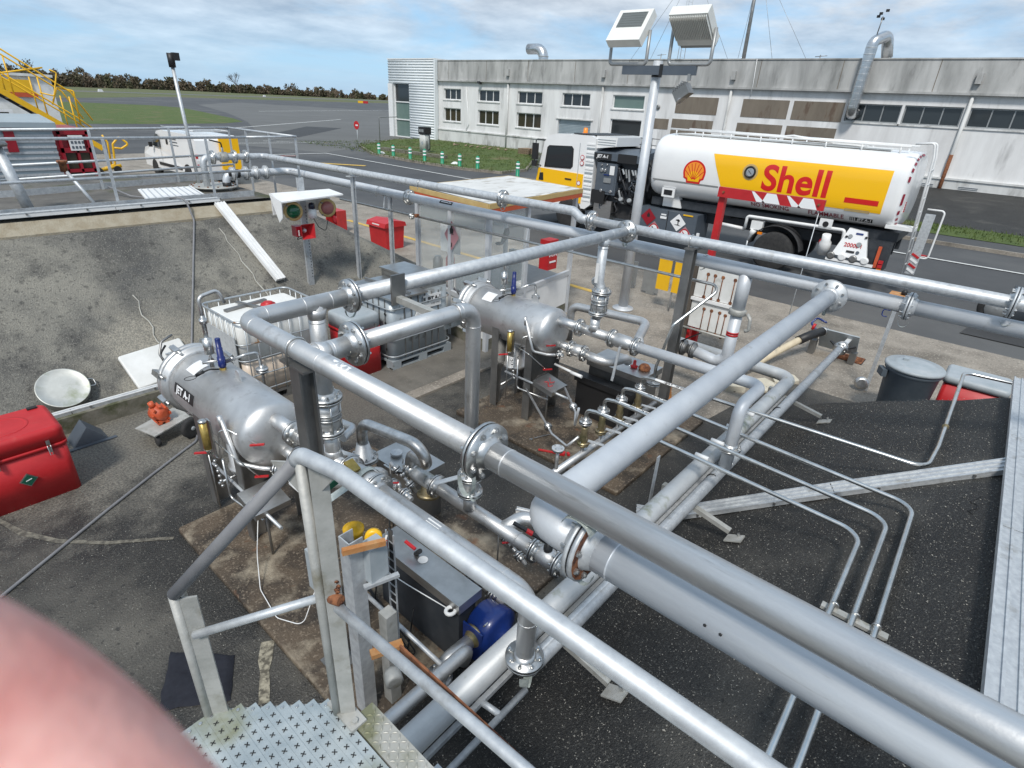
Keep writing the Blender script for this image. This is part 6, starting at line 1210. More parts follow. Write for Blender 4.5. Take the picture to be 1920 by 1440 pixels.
t = thing('key_board', 'white board with rusty sliding pins between dark posts', 'board', (9.0, 3.2, 0)); 
for y in (2.82, 3.64): B().box(8.95, 9.03, y-.05, y+.05, 0, 1.55).build('post', 'twig', t)
B().box(8.98, 9.0, 2.88, 3.58, .98, 1.5).build('panel', 'white_dirty', t); B().box(8.98, 9.0, 2.88, 3.58, .45, .94).build('panel', 'white_dirty', t); B().box(8.94, 8.98, 2.86, 3.6, .92, .97).build('rail', 'white', t); B().tube([(8.95, 2.8, .42), (8.95, 3.68, .42)], .018, 8).build('rail', 'galv_old', t); B().box(8.9, 8.93, 3.66, 3.7, .05, 2.0).build('white_conduit', 'white', t)
for y, z in ((3.4, 1.2), (3.28, 1.2), (3.15, 1.2), (2.95, 1.2), (3.35, .62), (3.22, .62), (3.08, .62), (2.98, .6)): B().tube([(8.972, y, z-.2), (8.972, y, z+.18)], .008, 6).lathe((8.976, y, z+.18), (-1, 0, 0), [(0, .03), (.01, .02)], 10).lathe((8.976, y, z-.2), (-1, 0, 0), [(0, .03), (.01, .02)], 10).build('sliding_pin', 'rust', t)
B().box(9.05, 9.17, 3.55, 3.7, 0, .8).build('red_pipe_guard', 'red', t)
t = thing('trash_bin', 'round dark grey trash bin with domed lid behind the bank', 'bin', (8.7, .3, 0)); B().lathe((8.7, .3, 0), (0, 0, 1), [(0, .25), (.05, .26), (.78, .31), (.8, .33), (.84, .33)], 36).build('body', 'bin_grey', t); B().lathe((8.7, .3, .84), (0, 0, 1), [(0, .345), (.03, .35), (.05, .33), (.052, .25), (.06, .245), (.065, .2), (.07, .15), (.072, 0)], 36).build('lid', 'lid_grey', t); B().cbox((8.74, .42, .925), (.09, .06, .03)).build('lid_knob', 'lid_grey', t)
B().cbox((8.55, .62, .74), (.16, .06, .1), Matrix.Rotation(.5, 3, 'Z')).build('handle', 'bin_grey', t)
t = thing('storage_box', 'low red box with pale dirty lid beside the trash bin', 'box', (9.2, -.35, 0)); B().bevbox(8.95, 9.5, -.72, -.05, 0, .68, r=.05, top=False).build('body', 'red', t); B().bevbox(8.93, 9.52, -.74, -.03, .685, .78, r=.06).build('lid', 'lid_grey', t)
t = thing('earthing_post', 'slim steel post with rusty tray and blue hook behind bank', 'post', (9.6, .82, 0)); B().box(9.57, 9.6, .79, .84, 0, 1.5).build('post', 'galv', t); B().box(9.5, 9.75, .72, .95, 1.5, 1.54).build('tray', 'orange_rust', t); B().lathe((9.62, .78, 1.54), (0, 0, 1), [(0, .04), (.05, .04), (.08, .02)], 12).build('knob', 'black', t); B().tube(fillet([(9.55, .86, 1.3), (9.55, .95, 1.3), (9.55, .95, 1.2), (9.55, .88, 1.2)], .03), .008, 6).build('hook', 'blue', t); B().lathe((9.55, .9, .12), (-1, -.3, .2), [(0, .05), (.02, .1), (.04, .1), (.06, .06)], 16).build('reel', 'steel_bright', t)
t = thing('drain_hatch', 'lifted pale drain hatch plate with blue grab handle', 'hatch', (10.6, 1.5, 0)); B().cbox((10.75, 1.55, .28), (.02, .62, .5), Matrix.Rotation(R(-35), 3, 'Y')).build('plate', 'lid_grey', t); B().tube(fillet([(10.9, 1.92, .3), (11.0, 2.1, .4), (11.1, 2.05, .5), (11.0, 1.86, .48)], .05), .018, 8).build('grab_handle', 'blue', t); B().lathe((10.8, 1.9, .25), (0, 1, 0), [(0, .1), (.06, .1)], 16).build('coupling', 'black', t); B().box(10.2, 10.9, 1.35, 1.42, .38, .4).build('edge_bar', 'white', t); B().box(10.55, 10.7, 1.85, 1.95, 0, .25).box(10.55, 10.7, 1.2, 1.3, 0, .2).build('legs', 'steel_dark', t)
t = thing('drain_grate', 'rusty square drain grate set in yard concrete', 'grate', (10.85, 1.25, 0)); b = B(); [b.box(10.7+.06*k, 10.725+.06*k, 1.1, 1.5, -.002, .012) for k in range(6)]; [b.box(10.7, 11.03, 1.1+.1*k, 1.12+.1*k, -.001, .01) for k in range(5)]; b.build('bars', 'rust', t); B().box(10.69, 11.04, 1.09, 1.51, -.01, -.0015).build('pit', 'black', t)
hp = [V((8.15, 2.55, .1)), V((8.6, 2.4, .12)), V((9.1, 2.3, .16)), V((9.6, 2.16, .26)), V((10.0, 2.02, .36))]
t = thing('suction_hose', 'cream ribbed suction hose with black rubber cuff', 'hose', hp[0]); b = B(); pts = []; rs = []
for i in range(70):
    f_ = i/69*4; k = min(int(f_), 3); pts.append(hp[k].lerp(hp[k+1], f_-k)); rs.append(.062 if i % 2 else .052)
b.tube(pts, rs, 12).build('hose', 'cream_hose', t); B().tube([(10.0, 2.02, .36), (10.35, 1.9, .42), (10.6, 1.82, .42)], .075, 14).build('cuff', 'black', t); B().lathe((10.6, 1.82, .42), (1, -.2, 0), [(0, .08), (.05, .08), (.07, .05), (.16, .05)], 14).build('coupling', 'steel_bright', t); B().lathe((10.62, 1.95, .46), (0, 1, .2), [(0, .06), (.04, .06)], 12).build('red_cap', 'red', t)
t = thing('drain_hose', 'short orange ribbed hose hanging behind the dark column', 'hose', (6.9, 2.85, .1)); pts = [V((6.85, 2.9, .75)), V((6.85, 2.86, .5)), V((6.8, 2.8, .25)), V((6.7, 2.7, .06))]; b = B(); pp = []; rs = []
for i in range(44): f_ = i/43*3; k = min(int(f_), 2); pp.append(pts[k].lerp(pts[k+1], f_-k)); rs.append(.05 if i % 2 else .042)
b.tube(pp, rs, 12).build('hose', 'orange_hose', t)
# broken slabs by the hose
mat('slab_pale', (.5, .46, .36), (.58, .53, .43), .9, 0, 6, bump=.4, c3=(.12, .1, .08), n3=9, lo3=.6)
for i, (x, y, a) in enumerate(((8.5, 2.05, .2), (9.0, 1.85, -.3), (9.35, 2.5, .5), (8.2, 2.35, 1.0))):
    r_ = random.Random(i); pl = [(x+(.22+.1*r_.random())*math.cos(a+k*1.05), y+(.16+.1*r_.random())*math.sin(a+k*1.05)) for k in range(6)]
    b = B(); b.prism(pl, lambda p, c: V((p, c, -.01)), lambda p, c: V((p, c, .03+.02*i))); tag(b.build('broken_slab', 'slab_pale'), 'broken pale concrete slab piece lying by the suction hose', 'slab', 'broken slab pieces by the hose')
# trailer at the right edge
t = thing('trailer', 'small dark trailer with chrome lamp parked on the road', 'trailer', (15.7, -.7, 0)); B().lathe((15.6, -.42, .32), (-1, 0, 0), [(-.1, .22), (-.1, .3), (-.07, .33), (.07, .33), (.1, .3), (.1, .22)], 28).build('wheel', 'tyre', t); B().lathe((15.5, -.42, .32), (-1, 0, 0), [(0, .21), (.02, .2), (.03, .05), (.04, .0)], 20).build('rim', 'plate_grey', t); B().box(15.65, 16.9, -2.5, -.6, .5, .62).build('chassis', 'slate_dark', t); B().box(15.5, 15.6, -1.2, -1.05, .6, 1.9).build('upright', 'slate', t); B().lathe((15.45, -.75, 1.25), (-1, .2, 0), [(0, .1), (.05, .13), (.1, .11), (.13, .03)], 16).build('lamp', 'steel_bright', t); B().beam((15.8, -.6, .55), (15.8, .3, .5), .12, .1).build('drawbar', 'galv', t)
# ------------------------------------------------------------------ tanker truck
TX, TZ, HW, HH, NE = 17.2, 2.31, 1.2, .88, 3.5
def tx(z): return TX-HW*max(0, 1-abs((z-TZ)/HH)**NE)**(1/NE)
tr = thing('tanker_truck', 'white and yellow airport fuel tanker truck parked on the road', 'truck', (17.2, 7.2, 0))
def ring(y, s, n=56):
    o = []
    for k in range(n):
        a = 2*math.pi*k/n; c_, s_ = math.cos(a), math.sin(a); o.append(V((TX+HW*s*math.copysign(abs(c_)**(2/NE), c_), y, TZ+HH*s*math.copysign(abs(s_)**(2/NE), s_))))
    return o
b = B(); yy = [(8.46, .0), (8.46, .84), (8.42, .92), (8.34, .97), (8.2, 1.0)] + [(8.2-.62*k, 1.0) for k in range(1, 10)] + [(2.16, 1.0), (2.06, .99), (2.02, .96), (1.97, .86), (1.93, .6), (1.92, .0)]
n = 56; vs = []; fs = []
for y, s in yy: vs += ring(y, max(s, .001), n)
for i in range(len(yy)-1):
    for k in range(n): l = (k+1) % n; fs.append((i*n+k, (i+1)*n+k, (i+1)*n+l, i*n+l))
b.add(vs, fs, True); b.build('tank', 'white_gloss', tr)
SM = lambda y0, z0, e=.006: (lambda a, c: V((tx(z0+c)-e, y0-a, z0+c)))
def surf_poly(name, m, pts, e, sub=8):
    """polygon strips following the tank side: pts = list of (z, ya, yb)"""
    b = B()
    for (z0, a0, b0), (z1, a1, b1) in zip(pts, pts[1:]): b.add([(tx(z0)-e, a0, z0), (tx(z0)-e, b0, z0), (tx(z1)-e, b1, z1), (tx(z1)-e, a1, z1)], [(0, 1, 2, 3)], True)
    return b.build(name, m, tr)
def yl(z): u_ = (z-1.82)/(2.78-1.82); return 6.18+.42*(u_**1.5) + .06*math.sin(u_*3.1)
surf_poly('yellow_panel', 'shell_yellow', [(1.82+.96*k/16, yl(1.82+.96*k/16), 2.32-.0) for k in range(17)], .005)
surf_poly('side_stripe', 'plate_grey', [(1.93, 8.3, 6.3), (1.97, 8.3, 6.3)], .006); surf_poly('red_bar', 'shell_red', [(1.98, 3.15, 2.42), (2.04, 3.15, 2.42), (2.1, 3.15, 2.42)], .008); surf_poly('grade_plate', 'yellow_old', [(1.79, 3.1, 2.55), (1.85, 3.1, 2.55)], .009)
text(tr, 'lettering', 'Shell', 'shell_red', SM(4.36, 2.3, .009), .86, cuts=14, bold=.022, spacing=1.02, res=6)
text(tr, 'lettering', 'NO SMOKING', 'text_dark_red', SM(4.88, 1.62, .009), .155, cuts=4, bold=.002); text(tr, 'lettering', 'FLAMMABLE', 'text_dark_red', SM(3.5, 1.62, .009), .155, cuts=4, bold=.002)
surf_poly('grade_label', 'black', [(1.57, 2.83, 2.45), (1.6, 2.83, 2.45), (1.63, 2.83, 2.45), (1.66, 2.83, 2.45)], .007); text(tr, 'lettering', 'JET A-1', 'text_white', SM(2.63, 1.615, .013), .1, cuts=3, bold=.002, shear=.2); [surf_poly('grade_bar', 'black', [(1.57, y, y-.02), (1.6, y, y-.02), (1.63, y, y-.02), (1.66, y, y-.02)], .007) for y in (2.95, 2.91, 2.87)]
surf_poly('small_notice', 'dark_red', [(1.7, 5.83, 5.62), (1.73, 5.83, 5.62)], .007)
# scallop emblem
pec = [(-.2, -.28), (.2, -.28), (.215, -.19), (.3, -.15)] + [(.33*math.cos(R(a))*(1.0), .02+.31*math.sin(R(a))) for a in range(-20, 201, 11)] + [(-.3, -.15), (-.215, -.19)]
def sp(name, poly, m, e, k=1.0):
    f_ = SM(7.05, 2.24, e); c = f_(0, -.02); b = B(); L = [f_(a*k, cc*k) for a, cc in poly]; o = f_(0, -.12); b.add([o]+L, [(0, i+1, (i+1) % len(L)+1) for i in range(len(L))], True); return b.build(name, m, tr)
sp('emblem', pec, 'shell_red', .008); em = sp('emblem_field', [(a*.84, c*.84+.005) for a, c in pec], 'shell_orange', .012); sp('emblem_base', [(-.15, -.22), (.15, -.22), (.17, -.1), (.1, .02), (0, .05), (-.1, .02), (-.17, -.1)], 'shell_yellow', .0135)
for k in range(7):
    a = R(35+110*k/6); p0, p1_ = V((.04*math.cos(a), -.2+.04*math.sin(a))), V((.44*math.cos(a)*.78, -.2+.6*math.sin(a)*.76)); d = (p1_-p0).normalized(); s_ = V((-d.y, d.x))*.009; f_ = SM(7.05, 2.24, .016)
    B().add([f_(*(p0-s_)), f_(*(p0+s_)), f_(*(p1_+s_)), f_(*(p1_-s_))], [(0, 1, 2, 3)]).build('emblem_rib', 'shell_red', tr)
f_ = SM(5.52, 2.42, .012); b = B(); b.add([f_(0, 0)]+[f_(.2*math.cos(R(a)), .2*math.sin(R(a))) for a in range(0, 360, 15)], [(0, i+1, (i+1) % 24+1) for i in range(24)]); b.build('gauge_ring', 'yellow_old', tr); p = f_(0, 0)
B().lathe(p+V((.02, 0, 0)), (-1, 0, .1), [(0, .15), (.04, .15), (.05, .12), (.03, .11)], 24).build('gauge_bezel', 'black', tr); B().lathe(p+V((-.0, 0, 0)), (-1, 0, .1), [(.0, .105), (.012, .1)], 20).build('gauge_dial', 'steel_bright', tr); B().beam(p+V((-.02, .05, .04)), p+V((-.02, -.05, -.05)), .015, .012).build('gauge_needle', 'black', tr)
# rear end: rim dashes, stickers
rr = ring(2.0, .945, 96)
for k in range(96):
    if rr[k].x < TX+.3 and k % 4 < 2: a, c = rr[k], rr[(k+1) % 96]; inn = lambda q: V((TX+(q.x-TX)*.95, 1.985, TZ+(q.z-TZ)*.95)); B().add([a+V((0, .0, 0)), c, inn(c)+V((0, -.02, 0)), inn(a)+V((0, -.02, 0))], [(0, 1, 2, 3)]).build('marking_dash', 'text_dark_red', tr)
B().cbox((16.5, 1.95, 2.0), (.22, .02, .28)).build('notice', 'white', tr); [B().cbox((16.5, 1.935, 1.9+.05*k), (.2, .01, .03)).build('notice_line', 'red', tr) for k in range(5)]; B().lathe((16.55, 1.95, 2.35), (0, -1, 0), [(0, .11), (.012, .11), (.013, .09), (.005, .085)], 20).build('speed_disc', 'black', tr)
# deck rails on top
for x in (16.45, 17.7):
    B().tube([(x, 8.2, 3.3), (x, 2.2, 3.28)], .025, 8).build('deck_rail', 'white', tr)
    for k in range(8): B().cyl((x, 8.0-.8*k, 3.1), (x, 8.0-.8*k, 3.3), .02, n=8).build('deck_post', 'white', tr)
B().box(16.5, 17.6, 2.6, 8.0, 3.17, 3.2).build('deck', 'white_dirty', tr); B().cbox((16.9, 4.0, 3.27), (.5, 1.6, .05), Matrix.Rotation(.05, 3, 'X')).build('deck_plate', 'white', tr); B().tube(fillet([(16.5, 5.4, 3.26), (16.45, 4.8, 3.34), (16.5, 4.3, 3.28)], .1), .03, 8).build('deck_arm', 'white', tr)
b = B(); [b.tube([(16.3, 9.0-.35*k, 2.6), (16.3, 9.0-.35*k, 3.0)], .012, 6) for k in range(3)]; b.tube([(16.3, 9.05, 3.0), (16.3, 8.2, 3.0)], .012, 6); b.tube([(16.3, 9.05, 2.82), (16.3, 8.2, 2.82)], .012, 6); b.build('front_rail', 'steel_dark', tr)
# ladder
for dx in (0, .42): B().tube(fillet([(16.1+dx, 2.1, 3.36), (16.1+dx, 1.75, 3.4), (16.1+dx, 1.68, 3.1), (16.1+dx, 1.5, .55)], .08), .022, 8).build('ladder_rail', 'white', tr)
for k in range(8): B().tube([(16.1, 1.52+.019*k, .75+.3*k), (16.52, 1.52+.019*k, .75+.3*k)], .015, 6).build('rung', 'white', tr)
B().box(16.1, 16.5, 1.55, 2.15, 1.52, 1.6).build('ladder_stay', 'white', tr); B().tube(fillet([(16.6, 1.5, 2.0), (16.6, 1.15, 2.0), (16.6, 1.15, .9), (16.6, 1.5, .9)], .08), .02, 8).build('hoop', 'white', tr)
B().box(16.55, 16.62, 1.3, 1.5, .5, 1.9).build('rear_plank', 'galv', tr); [B().cbox((16.54, 1.4, .58+.12*k), (.01, .18, .05), Matrix.Rotation(.5, 3, 'X')).build('chevron', 'red' if k % 2 else 'text_white', tr) for k in range(4)]
B().cbox((16.7, 1.25, .95), (.06, .2, .03)).build('red_flag', 'red', tr)
# chassis, wheels
b = B(); [b.box(x-.06, x+.06, 1.9, 12.3, .85, 1.12) for x in (16.75, 17.65)]; b.build('chassis_rails', 'slate_dark', tr)
B().box(16.35, 18.05, 1.85, 8.4, 1.2, 1.42).build('subframe', 'slate_dark', tr); B().box(16.6, 17.8, 6.0, 8.3, 1.1, 1.5).build('tank_cradle', 'slate_dark', tr)
for y in (4.5, 11.2):
    for x, sgn in ((16.12, -1), (18.28, 1)):
        w_ = B().lathe((x, y, .52), (sgn, 0, 0), [(-.16, .3), (-.16, .46), (-.13, .51), (.11, .51), (.14, .46), (.14, .3)], 36).build('wheel', 'tyre', tr); B().lathe((x+sgn*.02, y, .52), (sgn, 0, 0), [(.02, .31), (.1, .29), (.04, .24), (.02, .14), (.1, .12), (.11, .0)], 28).build('rim', 'plate_grey', w_)
    if y < 6:
        for sx in (16.0, 18.0):
            b = B()
            for k in range(14):
                a, c = R(10+160*k/14), R(10+160*(k+1)/14); q = [V((x_, y+.66*math.cos(z_), .52+.66*math.sin(z_))) for z_ in (a, c) for x_ in (sx, sx+.4)]; b.add(q+[p_+(p_-V((p_.x, y, .52))).normalized()*.02 for p_ in q], [(0, 1, 3, 2), (4, 6, 7, 5), (0, 2, 6, 4), (1, 5, 7, 3)], True)
            b.build('mudguard', 'rubber', tr)
# side equipment
bx = B().box(16.02, 16.9, 6.72, 8.65, .42, 1.12).build('locker', 'slate', tr); B().box(16.012, 16.02, 7.62, 7.64, .42, 1.12).build('locker_joint', 'black', bx)
def dia(y, z, m, mark=None, s=.25):
    o = V((16.006, y, z)); d_ = B().add([o+V((0, -s, 0)), o+V((0, 0, s)), o+V((0, s, 0)), o+V((0, 0, -s))], [(0, 1, 2, 3)]).build('hazard_diamond', m, tr); return o
o = dia(8.25, .86, 'dark_red'); B().add([o+V((-.004, a, c)) for a, c in ((-.04, .0), (.04, .0), (.05, .06), (0, .14), (-.05, .06))], [(0, 1, 2, 3, 4)]).build('flame', 'black', bx)
o = dia(7.28, .84, 'text_white'); B().add([o+V((-.004, a, c)) for a, c in ((-.12, -.09), (.12, -.07), (.0, -.05), (.02, .1), (-.02, .1), (-.03, -.06))], [(0, 1, 2, 3, 4, 5)]).build('tree_mark', 'black', bx); B().add([o+V((-.004, a, c)) for a, c in ((-.06, .03), (.08, .06), (.05, .09), (-.05, .08))], [(0, 1, 2, 3)]).build('tree_mark', 'black', bx)
for y in (8.02, 7.02):
    o = V((16.004, y, .55)); B().add([o+V((0, a, c)) for a, c in ((-.22, 0), (0, .22), (.22, 0), (0, -.13), (-.13, -.12))], [(0, 1, 2, 3)]).build('sign_plate', 'pink', tr); B().lathe(o+V((-.002, 0, 0)), (-1, 0, 0), [(0, .15), (.003, .15)], 22).build('red_ring', 'red', tr); B().lathe(o+V((-.006, 0, 0)), (-1, 0, 0), [(0, .115), (.002, .115)], 22).build('ring_field', 'text_white', tr); B().cbox(o+V((-.01, 0, 0)), (.004, .2, .025), Matrix.Rotation(R(45), 3, 'X')).build('ring_bar', 'red' if y < 7.5 else 'black', tr)
B().box(16.0, 16.01, 7.68, 7.84, .98, 1.02).box(16.0, 16.01, 7.66, 7.86, .88, .95).build('small_label', 'text_white', bx); B().box(16.0, 16.008, 6.85, 7.15, 1.06, 1.1).build('yellow_label', 'yellow', bx)
B().box(16.1, 16.6, 9.65, 10.3, .55, 1.1).build('valve_box', 'steel_brushed', tr); B().box(16.3, 17.0, 8.75, 9.6, .6, 1.05).build('battery_box', 'rubber', tr)
b = B(); b.prism([(8.0, 1.2), (7.4, 1.2), (7.55, 1.6), (8.0, 1.75)], lambda y, z: V((16.3, y, z)), lambda y, z: V((16.5, y, z))); b.build('tank_bracket', 'white', tr); B().box(16.02, 16.06, 7.55, 7.95, 1.5, 1.75).build('bracket_frame', 'white_gloss', tr); B().box(16.01, 16.025, 7.62, 7.88, 1.56, 1.7).build('bracket_window', 'black', tr)
# pump module behind the cab
B().box(16.25, 18.2, 8.72, 10.2, 1.05, 2.3).build('pump_bay', 'slate_dark', tr)
b = B(); b.prism([(16.0, 2.3), (16.0, 2.5), (16.7, 2.62), (18.3, 2.62), (18.3, 2.3)], lambda x, z: V((x, 8.72, z)), lambda x, z: V((x, 10.42, z))); can = b.build('canopy', 'slate', tr)
B().box(15.985, 15.999, 8.9, 9.55, 2.27, 2.52).build('lamp_slot', 'black', can); text(can, 'lettering', 'JET A-1', 'text_white', lambda a, c: V((15.992, 10.1-a, 2.4+c)), .13, bold=.004, shear=.2); B().box(15.993, 15.998, 9.78, 10.4, 2.31, 2.49).build('label', 'black', can)
B().box(16.05, 16.25, 9.55, 10.3, 1.3, 2.22).build('control_panel', 'slate', tr); B().cbox((16.04, 9.85, 1.62), (.02, .5, .5)).build('meter_frame', 'slate', tr); B().cbox((16.02, 9.85, 1.72), (.03, .26, .14)).build('meter_head', 'plate_grey', tr); B().cbox((16.02, 9.9, 1.88), (.02, .2, .03)).build('blue_label', 'blue', tr); B().cbox((16.03, 9.72, 2.02), (.02, .16, .26)).build('instruction', 'white', tr)
for y, z, r_ in ((10.1, 2.0, .06), (9.98, 2.0, .05), (10.05, 1.4, .05), (9.7, 1.4, .05), (10.12, 2.15, .03), (9.92, 2.17, .03)): B().lathe((16.05, y, z), (-1, 0, 0), [(0, r_), (.03, r_), (.035, r_*.8)], 16).build('gauge', 'steel_bright', tr)
rm = random.Random(9)
for k in range(26): y, z = rm.uniform(8.8, 10.2), rm.uniform(1.05, 2.2); B().tube(fillet([(16.24, y, z), (16.1, y, z), (16.1, y+rm.uniform(-.2, .2), z-rm.uniform(.1, .4)), (16.24, y+rm.uniform(-.3, .3), z-.4)], .05), rm.choice((.015, .025, .035)), 7).build('pump_hose', rm.choice(('hose_black', 'slate', 'hose_black', 'plate_grey')), tr)
for k in range(9): y = 8.8+.11*k; B().beam((16.15, y, 1.75+.1*(k % 3)), (16.12, y+.06, 2.1), .035, .05).build('hose_nozzle', rm.choice(('plate_grey', 'slate', 'galv')), tr)
for y in (9.0, 9.3): B().lathe((16.1, y, 1.2), (-.9, 0, .4), [(0, .07), (.06, .08), (.1, .06)], 14).build('coupling', 'plate_grey', tr)
B().tube([V((16.4, 8.6+.03*math.sin(k), 1.5+.06*k)) for k in range(14)], .05, 8).build('hose_bundle', 'hose_black', tr); [B().tube([(16.5, 8.55+.05*k, 1.3), (16.55, 8.6+.04*k, 2.4)], .03, 7).build('hose_bundle', rm.choice(('hose_black', 'bronze')), tr) for k in range(4)]
# lower pipework on the tank flank
B().tube(fillet([(16.05, 5.35, 1.0), (16.05, 5.35, 1.32), (16.05, 2.95, 1.34), (16.05, 2.92, .95)], .07), .04, 10).build('guard_pipe', 'white', tr); B().tube([(16.2, 6.1, .98), (16.2, 5.4, .95)], .05, 10).build('discharge_pipe', 'white', tr); B().lathe((16.2, 6.1, .98), (0, 1, 0), [(0, .05), (.0, .09), (.05, .09), (.06, .06), (.1, .09)], 14).build('discharge_flange', 'white', tr)
B().cbox((16.1, 5.05, 1.12), (.16, .3, .22)).lathe((16.05, 5.1, 1.0), (0, .3, -1), [(0, .08), (.1, .08), (.14, .05), (.3, .04)], 12).build('valve_cluster', 'white', tr); B().cbox((16.02, 4.92, .94), (.05, .12, .06)).build('side_lamp', 'amber', tr); B().lathe((16.05, 5.2, .72), (0, 0, -1), [(0, .025), (.4, .025)], 8).build('chain', 'galv', tr)
B().lathe((16.15, 3.3, .7), (-.3, 0, 1), [(0, .14), (.3, .14), (.36, .1), (.5, .1)], 18).build('filter_bowl', 'white', tr); B().lathe((16.08, 3.35, .98), (-1, 0, .3), [(0, .1), (.05, .1), (.07, .06)], 16).build('red_lens', 'red', tr); B().box(16.0, 16.02, 3.25, 3.55, 1.35, 1.55).build('notice', 'white', tr); B().lathe((16.0, 3.4, 1.42), (-1, 0, 0), [(0, .07), (.005, .07)], 16).build('notice_mark', 'black', tr)
b = B(); b.prism([(3.05, .78), (2.25, .72), (2.45, 1.38), (2.85, 1.42)], lambda y, z: V((16.0-.25*(1.4-z), y, z)), lambda y, z: V((16.1-.25*(1.4-z), y, z))); b.build('skirt', 'white_gloss', tr)
sk = lambda a, c: V((15.985-.25*(1.4-(1.1+c)), 2.65-a, 1.1+c))
text(tr, 'lettering', '20000 l', 'red', lambda a, c: sk(a, c-.06), .13, bold=.002); 
for a, c, r_, m in ((-.12, .14, .05, 'plate_grey'), (.12, -.02, .06, 'plate_grey'), (-.2, .12, .03, 'black'), (.22, .16, .03, 'black'), (.15, -.2, .04, 'slate')): B().lathe(sk(a, c), (-1, 0, .25), [(0, r_), (.015, r_*.9)], 14).build('fitting', m, tr)
B().add([sk(-.02, .24), sk(.14, .24), sk(.14, .2), sk(-.02, .2)], [(0, 1, 2, 3)]).build('blue_label', 'blue', tr); B().add([sk(-.1, -.18), sk(.08, -.18), sk(.08, -.23), sk(-.1, -.23)], [(0, 1, 2, 3)]).build('label', 'black', tr)
B().box(15.82, 15.9, 2.1, 3.15, .62, .68).build('step', 'white_gloss', tr); [B().lathe((15.86, 2.3+.25*k, .74), (-1, 0, 0), [(-.02, .09), (.05, .09), (.06, .06)], 16).build('outlet_cap', 'steel_dark' if k % 2 else 'white', tr) for k in range(4)]
B().box(16.05, 16.5, 1.9, 2.4, .55, 1.2).build('rear_locker', 'slate_dark', tr); B().box(15.99, 16.05, 2.05, 2.12, .6, 1.1).build('orange_rod', 'orange_cast', tr); [B().cbox((16.0, 1.98, .55+.1*k), (.04, .1, .08)).build('tail_lamp', 'red' if k else 'amber', tr) for k in range(3)]
# cab
b = B(); prof = [(12.62, .75), (12.66, 1.35), (12.6, 1.85), (12.42, 2.65), (12.25, 2.86), (11.9, 2.93), (10.6, 2.95), (10.42, 2.88), (10.4, .9), (10.6, .75)]
b.prism(prof, lambda y, z: V((16.02, y, z)), lambda y, z: V((18.38, y, z))); cab = b.build('cab', 'white_gloss', tr)
B().prism([(10.45, 2.96), (9.7, 2.95), (9.72, 2.7), (10.45, 2.6)], lambda y, z: V((16.1, y, z)), lambda y, z: V((18.3, y, z))).build('air_deflector', 'white_gloss', tr)
for k in range(3): B().box(16.088, 16.099, 9.75, 10.4, 2.72+.07*k, 2.735+.07*k).build('deflector_rib', 'lid_grey', tr)
for k in range(15): B().box(16.005, 16.02, 10.42, 10.72, 1.0+.12*k, 1.05+.12*k).build('cab_rib', 'lid_grey' if k % 2 else 'white_gloss', cab)
B().prism([(12.67, .9), (12.68, 1.38), (12.6, 1.84), (10.76, 1.8), (10.76, .9)], lambda y, z: V((16.0, y, z)), lambda y, z: V((16.019, y, z))).build('yellow_door', 'shell_yellow', cab)
B().prism([(12.36, 1.88), (12.28, 2.5), (12.2, 2.56), (11.3, 2.6), (11.22, 2.52), (11.2, 2.0), (11.28, 1.92)], lambda y, z: V((16.004, y, z)), lambda y, z: V((16.018, y, z))).build('window_seal', 'black', cab); B().prism([(12.3, 1.92), (12.23, 2.48), (12.17, 2.52), (11.34, 2.56), (11.27, 2.5), (11.25, 2.02), (11.31, 1.96)], lambda y, z: V((15.998, y, z)), lambda y, z: V((16.003, y, z))).build('window', 'glass_dark', cab)
b = B(); b.add([(16.15, 12.635, 1.85), (18.25, 12.635, 1.85), (18.2, 12.44, 2.66), (16.2, 12.44, 2.66)], [(0, 1, 2, 3)]); b.build('windscreen', 'glass_dark', cab)
for y in (10.98, 12.5): B().box(15.996, 16.0, y-.008, y+.008, 1.0, 2.72 if y < 11 else 1.8).build('door_joint', 'lid_grey', cab)
B().box(15.98, 15.999, 11.2, 11.45, 1.58, 1.62).build('door_handle', 'black', cab)
for y, z in ((10.85, 2.3), (10.85, 2.13), (10.9, 1.52)): B().lathe((16.0, y, z), (-1, 0, 0), [(0, .075), (.004, .075)], 18).build('round_sticker', 'red', cab); B().lathe((15.995, y, z), (-1, 0, 0), [(0, .055), (.003, .055)], 18).build('sticker_field', 'text_white', cab)
B().prism([(12.55, 1.45), (12.35, 1.45), (12.38, 1.7), (12.52, 1.68)], lambda y, z: V((15.99, y, z)), lambda y, z: V((15.999, y, z))).build('corner_mark', 'black', cab)
b = B(); b.tube(fillet([(16.05, 12.4, 2.7), (15.8, 12.6, 2.72), (15.78, 12.62, 1.95), (16.05, 12.5, 1.9)], .06), .018, 8); b.build('mirror_arm', 'black', cab); B().cbox((15.78, 12.6, 2.35), (.1, .2, .5)).cbox((15.78, 12.6, 1.98), (.1, .18, .18)).build('mirror', 'black', cab)
B().lathe((17.0, 11.5, 2.95), (0, 0, 1), [(0, .1), (.03, .1), (.03, .075), (.16, .07), (.18, .05)], 16).build('beacon', 'orange', cab); B().box(16.03, 16.05, 12.0, 12.15, 2.74, 2.78).build('marker_lamp', 'black', cab); B().box(16.2, 18.2, 10.5, 11.4, 2.95, 2.98).build('roof_hatch', 'black', cab)
B().prism([(12.3, .45), (12.7, .5), (12.7, .9), (10.5, .9), (10.55, .7), (12.0, .6)], lambda y, z: V((16.05, y, z)), lambda y, z: V((18.35, y, z))).build('cab_skirt', 'rubber', tr); B().box(16.02, 16.4, 9.9, 10.4, 1.0, 1.4).build('cab_mount', 'black', tr)
